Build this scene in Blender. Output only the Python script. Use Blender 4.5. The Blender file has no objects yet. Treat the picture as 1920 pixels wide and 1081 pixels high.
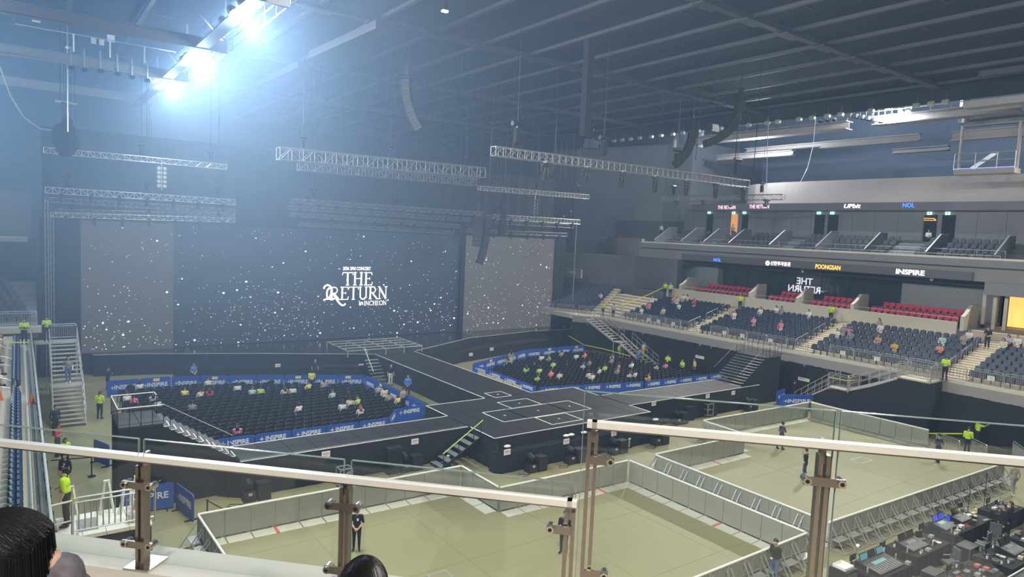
import bpy, bmesh, math, random
from mathutils import Vector, Matrix, Euler, noise as mnoise
PI = math.pi
rnd = random.Random(7)
sc = bpy.context.scene
COL = sc.collection

# ------------------------------------------------------------------ camera
F_PX, CX, CY, EYE = 1278.0, 960.0, 540.5, 12.5          # photo taken as 1920 x 1081
_vy = Vector((33 - CX, 395 - CY, F_PX)).normalized()     # vanishing point along the hall
_vx = Vector((2726 - CX, 515 - CY, F_PX)).normalized()   # vanishing point along the screen
_vx = (_vx - _vx.dot(_vy) * _vy).normalized()
_vz = _vx.cross(_vy)
def _w(c):   # camera vector (right, down, forward) -> world
    return Vector((_vx.dot(c), _vy.dot(c), _vz.dot(c)))
cam_d = bpy.data.cameras.new('camera')
cam_d.sensor_fit = 'HORIZONTAL'; cam_d.sensor_width = 36.0
cam_d.lens = F_PX / 1920 * 36.0
cam_d.clip_start = 0.05; cam_d.clip_end = 500
cam = bpy.data.objects.new('camera', cam_d); COL.objects.link(cam)
_r, _u, _b = _w(Vector((1, 0, 0))), _w(Vector((0, -1, 0))), _w(Vector((0, 0, -1)))
cam.matrix_world = Matrix(((_r.x, _u.x, _b.x, 0), (_r.y, _u.y, _b.y, 0), (_r.z, _u.z, _b.z, EYE), (0, 0, 0, 1)))
sc.camera = cam
def at(px, py, x=None, y=None, z=None):
    """photo pixel -> point on the plane x=, y= or z="""
    d = _w(Vector((px - CX, py - CY, F_PX)))
    t = (x / d.x) if x is not None else (y / d.y) if y is not None else (z - EYE) / d.z
    return Vector((0, 0, EYE)) + d * t

# ------------------------------------------------------------------ world, exposure
HAZE_MAX, HAZE_MIN = .0115, .0003
w = bpy.data.worlds.new('world'); sc.world = w; w.use_nodes = True
w.node_tree.nodes['Background'].inputs[0].default_value = (0.55, 0.66, 1.0, 1)
w.node_tree.nodes['Background'].inputs[1].default_value = 0.09
wn = w.node_tree; vs = wn.nodes.new('ShaderNodeVolumeScatter')      # stage haze, thickened toward the upper left to stand in for lens glare too
vs.inputs['Color'].default_value = (.42, .64, 1, 1); vs.inputs['Anisotropy'].default_value = .25
_g = wn.nodes.new('ShaderNodeNewGeometry'); _s = wn.nodes.new('ShaderNodeSeparateXYZ'); wn.links.new(_g.outputs['Position'], _s.inputs[0])
def _mr(sock, a, b, lo, hi):
    m = wn.nodes.new('ShaderNodeMapRange'); m.interpolation_type = 'SMOOTHSTEP'
    for k, v in zip(('From Min', 'From Max', 'To Min', 'To Max'), (a, b, lo, hi)): m.inputs[k].default_value = v
    wn.links.new(sock, m.inputs['Value']); return m.outputs[0]
_a = wn.nodes.new('ShaderNodeMath'); _a.operation = 'MULTIPLY'
wn.links.new(_mr(_s.outputs['X'], 3, 34, HAZE_MAX, HAZE_MIN), _a.inputs[0]); wn.links.new(_mr(_s.outputs['Y'], 14, 46, .15, 1), _a.inputs[1])
_c = wn.nodes.new('ShaderNodeMath'); _c.operation = 'MULTIPLY'; wn.links.new(_a.outputs[0], _c.inputs[0]); wn.links.new(_mr(_s.outputs['Z'], 2, 13, .6, 2.2), _c.inputs[1]); wn.links.new(_c.outputs[0], vs.inputs['Density']); wn.links.new(vs.outputs[0], wn.nodes['World Output'].inputs['Volume'])
w.cycles.volume_step_size = 40.0; sc.cycles.volume_max_steps = 4
sc.view_settings.view_transform = 'Standard'; sc.view_settings.look = 'None'
sc.view_settings.exposure = 0.2; sc.view_settings.gamma = 1.0
sc.view_settings.use_curve_mapping = False
sc.cycles.use_denoising = True; sc.cycles.use_adaptive_sampling = True; sc.cycles.adaptive_threshold = .03
sc.cycles.max_bounces = 5; sc.cycles.diffuse_bounces = 2; sc.cycles.glossy_bounces = 2
sc.cycles.transmission_bounces = 6; sc.cycles.transparent_max_bounces = 16; sc.cycles.volume_bounces = 0
sc.cycles.sample_clamp_indirect = 4.0; sc.cycles.caustics_reflective = False; sc.cycles.caustics_refractive = False

# flood banks of the hall (the fixtures themselves are built with the catwalks)
def flood(name, loc, target, watts, size, col=(1.0, 0.97, 0.9), spread=125):
    d = bpy.data.lights.new(name, 'AREA'); d.shape = 'RECTANGLE'; d.size = size[0]; d.size_y = size[1]
    d.energy = watts; d.color = col; d.spread = math.radians(spread)
    o = bpy.data.objects.new(name, d); COL.objects.link(o); o.location = loc
    o.rotation_euler = (Vector(target) - Vector(loc)).to_track_quat('-Z', 'Y').to_euler()
    return o
WL, WR = 3300, 2500
for y in (-6, 10, 25):
    flood('flood_bank', (8.0, y, 23.2), (24, y + 3, 2), WL, (3.0, 0.8), spread=160)
for y in (35.6, 46.8, 56.6):
    flood('flood_bank', (8.75, y, 22.45), (22, y - 10, 3), WL * .8, (2.2, 0.3), (0.8, 0.9, 1.0), spread=170)
for y in (-2, 14, 31.0, 53):
    flood('flood_bank', (64.0, y, 25.0), (36, y, 2), WR, (1.6, 0.3))
flood('flood_bank', (-6.0, -7.0, 21.0), (3, 4, 9), 1000, (3.0, 0.8))
# point lights added near the floods and off frame, brightening haze and roof
for p, e, c in (((9.4, 35.8, 21.7), 1800, (.50, .72, 1.0)), ((9.4, 47.5, 21.7), 2200, (.50, .72, 1.0)), ((9.5, 58.0, 21.7), 2000, (.50, .72, 1.0)), ((4.0, 24.0, 22.4), 2500, (.50, .72, 1.0)), ((-6, 40, 20.5), 2600, (.50, .72, 1.0)), ((-6, 52, 19.5), 2800, (.50, .72, 1.0)), ((-5, 63, 18.0), 2200, (.50, .72, 1.0)), ((64.0, 31.0, 24.9), 4800, (.85, .92, 1.0)), ((66.0, 46.0, 23.2), 2000, (.85, .92, 1.0))):
    d = bpy.data.lights.new('added_glare', 'POINT'); d.energy = e; d.color = c; d.shadow_soft_size = .35
    o = bpy.data.objects.new('added_glare', d); COL.objects.link(o); o.location = p

# ------------------------------------------------------------------ materials
MATS = {}
def mat(name, col, rough=.6, metal=0., emit=None, estr=1., var=.12, scale=3., bump=0., alpha=1., spec=.5):
    if name in MATS: return MATS[name]
    m = bpy.data.materials.new(name); m.use_nodes = True
    nt = m.node_tree; b = nt.nodes['Principled BSDF']
    b.inputs['Roughness'].default_value = rough; b.inputs['Metallic'].default_value = metal
    b.inputs['Specular IOR Level'].default_value = spec
    c = (*col, 1)
    if var > 0:
        tc = nt.nodes.new('ShaderNodeTexCoord'); n = nt.nodes.new('ShaderNodeTexNoise')
        n.inputs['Scale'].default_value = scale; n.inputs['Detail'].default_value = 4
        r = nt.nodes.new('ShaderNodeMapRange'); r.inputs['To Min'].default_value = 1 - var; r.inputs['To Max'].default_value = 1 + var
        mx = nt.nodes.new('ShaderNodeVectorMath'); mx.operation = 'SCALE'; mx.inputs[0].default_value = col
        nt.links.new(tc.outputs['Object'], n.inputs['Vector']); nt.links.new(n.outputs['Fac'], r.inputs['Value'])
        nt.links.new(r.outputs[0], mx.inputs['Scale']); nt.links.new(mx.outputs[0], b.inputs['Base Color'])
        if bump > 0:
            bp = nt.nodes.new('ShaderNodeBump'); bp.inputs['Strength'].default_value = bump
            nt.links.new(n.outputs['Fac'], bp.inputs['Height']); nt.links.new(bp.outputs[0], b.inputs['Normal'])
    else:
        b.inputs['Base Color'].default_value = c
    if emit:
        b.inputs['Emission Color'].default_value = (*emit, 1); b.inputs['Emission Strength'].default_value = estr
    if alpha < 1: b.inputs['Alpha'].default_value = alpha
    m.diffuse_color = c
    MATS[name] = m; return m

def glass_mat(name, tint=(.93, .97, .95), fac=.08, rough=.02):
    m = bpy.data.materials.new(name); m.use_nodes = True; nt = m.node_tree; nt.nodes.clear()
    o = nt.nodes.new('ShaderNodeOutputMaterial'); t = nt.nodes.new('ShaderNodeBsdfTransparent'); g = nt.nodes.new('ShaderNodeBsdfGlossy')
    x = nt.nodes.new('ShaderNodeMixShader'); lw = nt.nodes.new('ShaderNodeLayerWeight'); lw.inputs[0].default_value = .5; pw = nt.nodes.new('ShaderNodeMath'); pw.operation = 'POWER'; pw.inputs[1].default_value = 4.0; fr = nt.nodes.new('ShaderNodeMath'); fr.operation = 'MULTIPLY_ADD'; fr.inputs[1].default_value = .7; fr.inputs[2].default_value = .035; nt.links.new(lw.outputs['Facing'], pw.inputs[0]); nt.links.new(pw.outputs[0], fr.inputs[0])
    t.inputs[0].default_value = (*tint, 1); g.inputs['Roughness'].default_value = rough
    nt.links.new(fr.outputs[0], x.inputs[0]); nt.links.new(t.outputs[0], x.inputs[1]); nt.links.new(g.outputs[0], x.inputs[2])
    nt.links.new(x.outputs[0], o.inputs[0]); MATS[name] = m; return m

# ------------------------------------------------------------------ mesh builder and tagging
class MB:
    def __init__(s): s.v = []; s.f = []; s.m = []; s.k = 0
    def mi(s, k): s.k = k; return s
    def face(s, idx): s.f.append(tuple(idx)); s.m.append(s.k)
    def quad(s, *p):
        n = len(s.v); s.v.extend(Vector(q) for q in p); s.face(range(n, n + len(p))); return s
    def hexa(s, p):   # 8 points: bottom ring then top ring
        n = len(s.v); s.v.extend(Vector(q) for q in p)
        for a in ((3, 2, 1, 0), (4, 5, 6, 7), (0, 1, 5, 4), (1, 2, 6, 5), (2, 3, 7, 6), (3, 0, 4, 7)):
            s.face([n + i for i in a])
        return s
    def box(s, x0, y0, z0, x1, y1, z1):
        return s.hexa([(x0, y0, z0), (x1, y0, z0), (x1, y1, z0), (x0, y1, z0), (x0, y0, z1), (x1, y0, z1), (x1, y1, z1), (x0, y1, z1)])
    def cbox(s, c, d, M=None):
        c = Vector(c); h = Vector(d) / 2
        P = [(-1, -1, -1), (1, -1, -1), (1, 1, -1), (-1, 1, -1), (-1, -1, 1), (1, -1, 1), (1, 1, 1), (-1, 1, 1)]
        P = [Vector((a * h.x, b * h.y, e * h.z)) for a, b, e in P]
        if M is not None: P = [M @ p for p in P]
        return s.hexa([c + p for p in P])
    def bar(s, p, q, wd, ht, up=(0, 0, 1)):
        """rectangular bar from p to q, centred"""
        p = Vector(p); q = Vector(q); d = (q - p); 
        if d.length < 1e-6: return s
        d.normalize(); u = Vector(up)
        if abs(d.dot(u)) > .99: u = Vector((1, 0, 0))
        a = d.cross(u).normalized() * wd / 2; b = a.cross(d).normalized() * ht / 2
        return s.hexa([p - a - b, p + a - b, q + a - b, q - a - b, p - a + b, p + a + b, q + a + b, q - a + b])
    def tube(s, p, q, r, n=6, r2=None):
        p = Vector(p); q = Vector(q); d = q - p
        if d.length < 1e-6: return s
        d.normalize(); u = Vector((0, 0, 1)) if abs(d.z) < .95 else Vector((1, 0, 0))
        a = d.cross(u).normalized(); b = d.cross(a)
        r2 = r if r2 is None else r2; o = len(s.v)
        for c, rr in ((p, r), (q, r2)):
            for i in range(n):
                t = 2 * PI * i / n; s.v.append(c + (a * math.cos(t) + b * math.sin(t)) * rr)
        for i in range(n):
            j = (i + 1) % n; s.face((o + i, o + j, o + n + j, o + n + i))
        s.face([o + i for i in range(n - 1, -1, -1)]); s.face([o + n + i for i in range(n)])
        return s
    def path(s, pts, r, n=5):
        for a, b in zip(pts, pts[1:]): s.tube(a, b, r, n)
        return s
    def prism(s, pts, z0, z1):
        n = len(pts); o = len(s.v)
        s.v.extend(Vector((p[0], p[1], z0)) for p in pts); s.v.extend(Vector((p[0], p[1], z1)) for p in pts)
        s.face([o + i for i in range(n - 1, -1, -1)]); s.face([o + n + i for i in range(n)])
        for i in range(n):
            j = (i + 1) % n; s.face((o + i, o + j, o + n + j, o + n + i))
        return s
    def extr(s, pts, vec):
        """polygon of 3D points extruded along vec"""
        n = len(pts); o = len(s.v); vec = Vector(vec)
        s.v.extend(Vector(p) for p in pts); s.v.extend(Vector(p) + vec for p in pts)
        s.face([o + i for i in range(n - 1, -1, -1)]); s.face([o + n + i for i in range(n)])
        for i in range(n):
            j = (i + 1) % n; s.face((o + i, o + j, o + n + j, o + n + i))
        return s
    def ball(s, c, r, seg=8, rings=5, M=None):
        c = Vector(c); r = Vector((r, r, r)) if isinstance(r, (int, float)) else Vector(r); o = len(s.v)
        def P(v): 
            v = Vector((v[0] * r.x, v[1] * r.y, v[2] * r.z)); return c + (M @ v if M is not None else v)
        s.v.append(P((0, 0, -1)))
        for k in range(1, rings):
            t = -PI / 2 + PI * k / rings
            for i in range(seg):
                a = 2 * PI * i / seg; s.v.append(P((math.cos(t) * math.cos(a), math.cos(t) * math.sin(a), math.sin(t))))
        s.v.append(P((0, 0, 1))); top = len(s.v) - 1
        for i in range(seg):
            j = (i + 1) % seg; s.face((o, o + 1 + j, o + 1 + i)); s.face((top, top - seg + i, top - seg + j))
        for k in range(rings - 2):
            for i in range(seg):
                j = (i + 1) % seg; a = o + 1 + k * seg
                s.face((a + i, a + j, a + seg + j, a + seg + i))
        return s
    def mesh(s, name, mats, smooth=False):
        me = bpy.data.meshes.new(name); me.from_pydata([tuple(p) for p in s.v], [], s.f)
        for m in (mats if isinstance(mats, (list, tuple)) else [mats]): me.materials.append(m)
        if any(s.m): me.polygons.foreach_set('material_index', s.m)
        if smooth: me.polygons.foreach_set('use_smooth', [True] * len(me.polygons))
        me.update(); return me
    def obj(s, name, mats, parent=None, loc=None, rz=0., smooth=False, **kw):
        return link(name, s.mesh(name, mats, smooth), parent, loc, rz, **kw)
def link(name, data, parent=None, loc=None, rz=0., label=None, cat=None, group=None, kind=None):
    o = bpy.data.objects.new(name, data); COL.objects.link(o)
    if parent is not None: o.parent = parent
    if loc is not None: o.location = loc
    if rz: o.rotation_euler = (0, 0, rz)
    return tag(o, label, cat, group, kind)
def tag(o, label=None, cat=None, group=None, kind=None):
    if label: o['label'] = label
    if cat: o['category'] = cat
    if group: o['group'] = group
    if kind: o['kind'] = kind
    return o
def thing(name, label, cat, loc=(0, 0, 0), rz=0., group=None):
    return link(name, None, None, loc, rz, label, cat, group)
def dup(root, loc=None, rz=None, label=None, group=None, parent=None, scale=None):
    r = root.copy(); COL.objects.link(r)
    if parent is not None: r.parent = parent
    if loc is not None: r.location = loc
    if rz is not None: r.rotation_euler = (0, 0, rz)
    if scale is not None: r.scale = (scale, scale, scale)
    if label: r['label'] = label
    if group: r['group'] = group
    for ch in list(root.children): dup(ch, parent=r)
    return r
def text_mesh(s, size, depth=.004, align='CENTER', bold=0., sx=1.):
    cu = bpy.data.curves.new('t', 'FONT'); cu.body = s; cu.size = size; cu.extrude = depth; cu.offset = bold
    cu.align_x = align; cu.align_y = 'CENTER'; cu.resolution_u = 3
    o = bpy.data.objects.new('t', cu); COL.objects.link(o)
    me = bpy.data.meshes.new_from_object(o.evaluated_get(bpy.context.evaluated_depsgraph_get()))
    bpy.data.objects.remove(o); bpy.data.curves.remove(cu)
    if sx != 1:
        for v in me.vertices: v.co.x *= sx
    return me
def put_text(me, name, m, loc, right, up, parent=None):
    """stand a text mesh upright: local x along right, local y along up"""
    o = link(name, me, parent); me.materials.clear(); me.materials.append(m)
    r = Vector(right).normalized(); u = Vector(up).normalized(); n = r.cross(u)
    o.matrix_local = Matrix(((r.x, u.x, n.x, loc[0]), (r.y, u.y, n.y, loc[1]), (r.z, u.z, n.z, loc[2]), (0, 0, 0, 1)))
    return o

M_concrete = mat('concrete_floor', (.275, .255, .135), .55, var=.10, scale=.25)
M_cream = mat('cream_concrete', (.62, .58, .47), .7, var=.06)
M_step = mat('step_concrete', (.52, .46, .36), .75, var=.10)
M_grey = mat('grey_fascia', (.30, .285, .27), .7, var=.04, scale=.5)
M_dgrey = mat('dark_grey_panel', (.10, .105, .115), .6, var=.05)
M_mgrey = mat('mid_grey_wall', (.27, .275, .285), .65, var=.05)
M_black = mat('black_fabric', (.012, .013, .017), .9, var=.25, scale=2., bump=.2)
M_blackm = mat('black_metal', (.018, .018, .02), .45, metal=.3, var=.1)
M_steel = mat('galvanised_steel', (.52, .53, .54), .38, metal=.75, var=.08)
M_chrome = mat('stainless_steel', (.62, .57, .50), .22, metal=1., var=.05)
M_alu = mat('aluminium', (.60, .60, .60), .35, metal=.6, var=.06)
M_white = mat('white_paint', (.84, .83, .78), .5, var=.03)
M_navy = mat('navy_plastic', (.022, .032, .066), .42, var=.1)
M_navy2 = mat('navy_plastic_lit_edge', (.10, .14, .21), .5, var=.1)  # lighter navy that colours the seat edges as if lit
M_ceil = mat('black_ceiling', (.014, .015, .02), .9, var=.1)
M_purlin = mat('purlin_steel', (.060, .060, .072), .6, var=.05)
M_beam = mat('pale_beam', (.42, .39, .38), .6, var=.04)
M_deck = mat('stage_deck', (.022, .023, .026), .55, var=.2, scale=1.)
M_line = mat('white_tape', (.80, .80, .74), .5, var=.02)
M_blue = mat('blue_banner', (.018, .085, .42), .55, var=.05)
M_bluewhite = mat('banner_lettering', (.78, .82, .88), .6, var=0)
M_hivis = mat('hi_vis_yellow', (.55, .85, .03), .6, var=.06, scale=8.)
M_yellow = mat('yellow_tape', (.72, .78, .06), .5, var=.05)
M_lamp = mat('lamp_lens', (1, 1, 1), .3, emit=(1.0, .93, .8), estr=60, var=0)
M_rub = mat('rubber', (.02, .02, .02), .8, var=.1)
# ================================================================== STRUCTURE
XR = 51.6      # right retaining wall
ZT = 3.75      # lower tier front level
b = MB(); b.box(-40, -40, -.3, 100, 100, 0)
floor = b.obj('floor', M_concrete, kind='structure', label='pale olive concrete arena floor')
# joints of the slab, cut as thin dark grooves
M_joint = mat('slab_joint', (.20, .185, .10), .8, var=.1)
for x in (9.5, 13.8, 18.4, 22.8, 29.6, 34.2, 38.8, 43.4):
    MB().box(x - .008, 8, .0005, x + .008, 30, .003).obj('slab_joint', M_joint, floor)
for y in (11.2, 16.4, 21.0, 25.6, 29.4):
    MB().box(2, y - .008, .0005, 51, y + .008, .003).obj('slab_joint', M_joint, floor)

# ceiling with purlins and main beams
ZC = 26.0
b = MB(); b.box(-30, -30, ZC + .5, 61.5, 99, ZC + .9)
MB().box(61.2, -20, ZC - 1.3, 61.5, 99, ZC + .5).obj('trim_2', M_ceil, kind='structure', label='black fascia hanging along the ceiling edge')
ceiling = b.obj('ceiling', M_ceil, kind='structure', label='matt black arena ceiling with grey purlins')
x = -5.3
while x < 61:
    MB().bar((x, -20, ZC), (x, 98, ZC), .26, .22).obj('purlin', M_purlin, ceiling); x += 4.1
for y in (-6.2, 9.9, 26.0, 42.6, 58.3, 74.0):
    MB().bar((-20, y, ZC - .12), (61.2, y, ZC - .12), .5, .3).obj('main_beam', M_purlin, ceiling)
    k = -5.3
    m = MB()
    while k < 61: m.box(k - .9, y - .42, ZC - .35, k + .9, y + .42, ZC - .28); k += 4.1
    m.obj('splice_plate', M_purlin, ceiling)
x = -5.3
i = 0
while x < 58:
    for j in range(12):
        yy = -4 + j * 8.1 + (i % 3) * 2.7
        MB().bar((x, yy, ZC + .12), (x + 1.6, yy, ZC + .12), .1, .1).obj('purlin_stub', M_purlin, ceiling)
    x += 4.1; i += 1

# right roof void beyond the black ceiling: far wall and its roof
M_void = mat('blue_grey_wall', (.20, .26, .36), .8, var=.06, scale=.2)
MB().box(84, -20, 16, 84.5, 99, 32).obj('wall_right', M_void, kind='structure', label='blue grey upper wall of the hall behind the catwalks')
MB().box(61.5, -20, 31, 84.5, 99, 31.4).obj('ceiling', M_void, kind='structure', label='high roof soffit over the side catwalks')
MB().box(-30, 99, 0, 84.5, 99.5, 32).obj('wall_back', mat('dark_end_wall', (.045, .05, .065), .9, var=.1), kind='structure', label='dark end wall of the hall behind the stage')
MB().box(-30.5, -20, 0, -30, 99, 27).obj('wall_left', mat('dark_side_wall', (.05, .055, .07), .9, var=.1), kind='structure', label='dark side wall behind the left stands')

# ---- right lower tier: retaining wall, terrace, aisles
Y_FRONT0, Y_FRONT1 = 2.0, 54.6
AISLES = [(8.2, 1.3), (19.6, 1.7), (31.0, 1.6), (42.3, 1.6)]     # centre y, width
ROWS = 8
RP, RR = .86, .235
def row_x(i): return XR + .95 + RP * i
def row_z(i): return ZT + RR * i
def P2(p): return (p[0], p[1])
# plan of the front edge: straight, then a 45 degree corner
b = MB()
b.prism([(XR, Y_FRONT0), (XR, 54.6), (XR - 1.6, 57.0), (XR - 1.6, 75), (90, 75), (90, Y_FRONT0)], ZT - .45, ZT)
tier = b.obj('seating_terrace', M_cream, kind='structure', label='concrete front walk of the lower right seating tier')
for i in range(1, ROWS + 1):
    MB().box(row_x(i) - .42, Y_FRONT0, ZT - .3, 62.0, 56 + i * .45, row_z(i)).obj('terrace_step', M_step, tier)
# grey fascia band and black cloth under the front edge
b = MB(); b.prism([(XR - .02, Y_FRONT0), (XR - .02, 54.6), (XR - 1.6, 57.0), (XR - 1.4, 57.1), (XR + .2, 54.7), (XR + .2, Y_FRONT0)], ZT - 1.0, ZT - .12)
b.obj('trim_1', M_grey, kind='structure', label='grey fascia band below the right front rail')
def drape(pts, z0, z1, amp=.05, step=.22, name='drape', par=None):
    m = MB(); P = []
    for (x0, y0), (x1, y1) in zip(pts, pts[1:]):
        d = Vector((x1 - x0, y1 - y0)); L = d.length; d /= L; n = Vector((-d.y, d.x)); k = max(1, int(L / step))
        for i in range(k):
            t = i * L / k; a = amp * math.sin(i * 2.1 + rnd.random() * 1.2) * rnd.uniform(.3, 1)
            P.append((x0 + d.x * t + n.x * a, y0 + d.y * t + n.y * a))
    P.append(pts[-1]); o = len(m.v)
    for p in P: m.v.append(Vector((p[0], p[1], z0))); m.v.append(Vector((p[0], p[1], z1 + rnd.uniform(-.03, .02))))
    for i in range(len(P) - 1): m.face((o + 2 * i, o + 2 * i + 2, o + 2 * i + 3, o + 2 * i + 1))
    return m
drape([(XR - .05, 2), (XR - .05, 54.6), (XR - 1.65, 57.0)], 0, ZT - .8).obj('wall_drape', M_black, kind='structure', label='black cloth hung under the right stand front')
# aisle treads (half steps between rows)
M_tread = mat('aisle_step', (.60, .53, .40), .75, var=.08)
for ay, aw in AISLES:
    for i in range(ROWS + 2):
        for h in (0, 1):
            x0 = row_x(i) + .0 + h * RP / 2 - .44; z = row_z(i) + (h + .02) * RR / 2 + .03
            if x0 < XR + .3: continue
            MB().box(x0, ay - aw / 2, z - .3, x0 + RP / 2 + .02, ay + aw / 2, z).obj('aisle_step', M_tread, tier)

# cream wall behind row 8 and the boxes with red seats
XC = 60.0
M_creamw = mat('cream_wall', (.62, .57, .46), .7, var=.05, scale=.6)
b = MB()
b.box(XC, 22.6, 5.0, XC + .18, 52.5, 7.05)
b.obj('wall_cream', M_creamw, kind='structure', label='low cream wall behind the right lower seats')
MB().box(XC + .18, 21.8, 5.0, 66.2, 58, 6.45).obj('box_terrace', M_dgrey, kind='structure', label='dark platform carrying the red box seats')
MB().box(63.0, 21.8, 6.45, 66.2, 58, 6.85).obj('box_terrace', M_dgrey, kind='structure', label='raised back step of the red box seats')
for y in (22.1, 30.9, 36.2, 41.4, 50.4):      # stepped cream side walls of the boxes
    MB().extr([(XC - .02, y, 6.9), (XC - .02, y, 7.55), (XC + .5, y, 7.75), (61.4, y, 8.4), (62.6, y, 8.4), (62.6, y, 6.4), (XC - .02, y, 6.4)], (0, .28, 0)).obj(
        'wall_side', M_creamw, kind='structure', label='stepped cream side wall between the red seat boxes')
# back of the boxes: dark glazing, grey panels
M_dglass = mat('dark_glazing', (.018, .024, .036), .12, var=.05, spec=.6)
glz = MB().box(66.2, 21.8, 6.4, 66.5, 58, 10.4).obj('wall_glazing', M_dglass, kind='structure', label='dark glazed back wall of the red seat boxes')
for y in [24.5 + 1.45 * k for k in range(20)]:
    MB().box(66.12, y - .02, 6.85, 66.2, y + .02, 9.9).obj('mullion', M_blackm, glz)
for y0, y1 in ((21.9, 29.3), (49.5, 57.2)):
    MB().box(65.2, y0, 6.85, 66.1, y1, 9.6).obj('grey_panel', M_mgrey, glz)
MB().box(64.4, 21.8, 9.75, 66.2, 56, 9.95).obj('canopy_lip', M_dgrey, glz)
for y in (44.5, 33.2):
    MB().box(66.1, y, 7.4, 66.18, y + .05, 8.1).obj('door_handle', M_steel, glz)

# upper tier slab and fascia (x = 62)
XU = 62.0
b = MB(); b.prism([(XU, -5), (XU, 59.0), (XU + 1.2, 64), (XU + 4, 69.5), (XU + 9, 73), (83.9, 73), (83.9, -5)], 10.3, 11.55)
slab = b.obj('upper_slab', M_grey, kind='structure', label='grey beige slab edge of the upper right tier')
MB().box(XU - .22, -5, 11.45, XU + .3, 58.4, 12.05).obj('fascia_band', M_mgrey, slab)
MB().box(XU - .30, -5, 12.03, XU + .34, 58.4, 12.19).obj('ledge_cap', mat('pale_ledge', (.88, .82, .70), .5, var=.04), slab)
MB().box(XU - .24, -5, 11.38, XU + .1, 58.4, 11.45).obj('shadow_gap', M_blackm, slab)
MB().box(XU - .35, 22.5, 10.32, XU, 52.0, 11.0).obj('ribbon_housing', mat('led_ribbon', (.045, .04, .045), .4, var=.03, emit=(.06, .055, .06), estr=.5), slab)
MB().box(XU + .1, -5, 9.3, 66.2, 21.7, 10.3).obj('soffit_bulkhead', M_mgrey, slab)
MB().box(62.5, 52.5, 9.6, 66.4, 58, 10.3).obj('soffit_bulkhead', M_dgrey, slab)
# doorway at the end of the boxes
MB().box(66.0, 5, 5.5, 66.4, 19.4, 9.4).obj('wall_concourse', M_mgrey, kind='structure', label='grey concourse wall beside the lit doorway')
for k, yy in enumerate((22.05, 21.3, 20.55)):
    MB().box(63.0, yy - .25, 6.5, 63.2, yy, 9.4).obj('fin_panel', M_cream, slab)
M_warm = mat('lit_corridor', (.8, .5, .15), .8, emit=(1, .52, .12), estr=1.1, var=.1)
dr = MB(); dr.box(66.4, 19.4, 6.6, 66.5, 21.3, 9.3)
dr.obj('door_1', M_warm, kind='structure', label='doorway glowing amber at the end of the red seats')
MB().box(60.2, 17.5, 5.2, 66.4, 21.75, 6.55).obj('landing', M_step, tier)

# ---- upper tier rows
URows = 4
def urow_x(i): return XU + 1.2 + .95 * i
def urow_z(i): return 11.7 + .42 * i
for i in range(URows + 1):
    MB().box(urow_x(i) - .45, -5, 11.5, 70, 58, urow_z(i)).obj('terrace_step', M_dgrey, slab)
XW = 69.2
wl = MB().box(XW, -5, 11.5, XW + .4, 58, 16.3).obj('wall_upper', M_mgrey, kind='structure', label='panelled grey wall behind the upper right seats')
for k in range(24):
    y = 5 + k * 2.25
    MB().box(XW - .05, y, 13.5, XW, y + 2.2, 16.25).obj('wall_panel', M_mgrey, wl)
MB().box(XW - 1.1, -5, 16.3, XW + 1.0, 56.5, 17.05).obj('ribbon_band', mat('led_ribbon_up', (.06, .058, .06), .4, var=.03, emit=(.06, .055, .06), estr=.5), wl)
b = MB()      # beige bulkhead above the ribbon, rounded at its far end
pts = [(XW - .6, -5), (XW - .6, 44)]
for k in range(7): a = k / 6 * PI / 2; pts.append((XW - .6 + 8 * (1 - math.cos(a)), 44 + 9 * math.sin(a)))
pts += [(80, 53), (80, -5)]
b.prism(pts, 17.05, 19.4); b.obj('bulkhead', mat('beige_bulkhead', (.60, .55, .53), .8, var=.05, scale=.3), kind='structure', label='broad beige bulkhead above the upper ribbon display')
# corner wall and open deck at the far end of the upper tier
cw = MB().prism([(XW, 57.6), (XW, 62), (67.5, 69), (65, 75), (65, 98.9), (83.9, 98.9), (83.9, 57.6)], 3.8, 25).obj('wall_corner', mat('corner_grey', (.20, .21, .235), .8, var=.05, scale=.4), kind='structure', label='plain grey corner wall past the upper tier')
MB().extr([(XW - .06, 58.2, 12.0), (XW - .06, 61.9, 12.0), (67.4, 68.6, 12.0), (67.4, 68.6, 14.9), (XW - .06, 61.9, 14.9), (XW - .06, 58.2, 14.9)], (-.04, 0, 0)).obj('recess_shade_panel', M_dgrey, cw)  # flat dark panel on the wall stands in for the shaded recess
MB().prism([(XU, 58.6), (XU + 1.2, 64), (XU + 4, 69.5), (XU + 9, 73), (XU + 9.4, 72.7), (XU + 4.4, 69.2), (XU + 1.6, 63.8), (XU + .4, 58.6)], 11.5, 12.5).obj('parapet', M_grey, kind='structure', label='curved grey parapet of the corner deck')
# lower corner: grey back wall behind the far section
MB().prism([(61.8, 52.6), (62.5, 60), (58, 70), (58.5, 70.3), (63.2, 60), (62.6, 52.6)], ZT, 10.3).obj('wall_far_corner', mat('corner_low', (.16, .165, .17), .8, var=.05), kind='structure', label='grey back wall behind the far corner seats')
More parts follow.
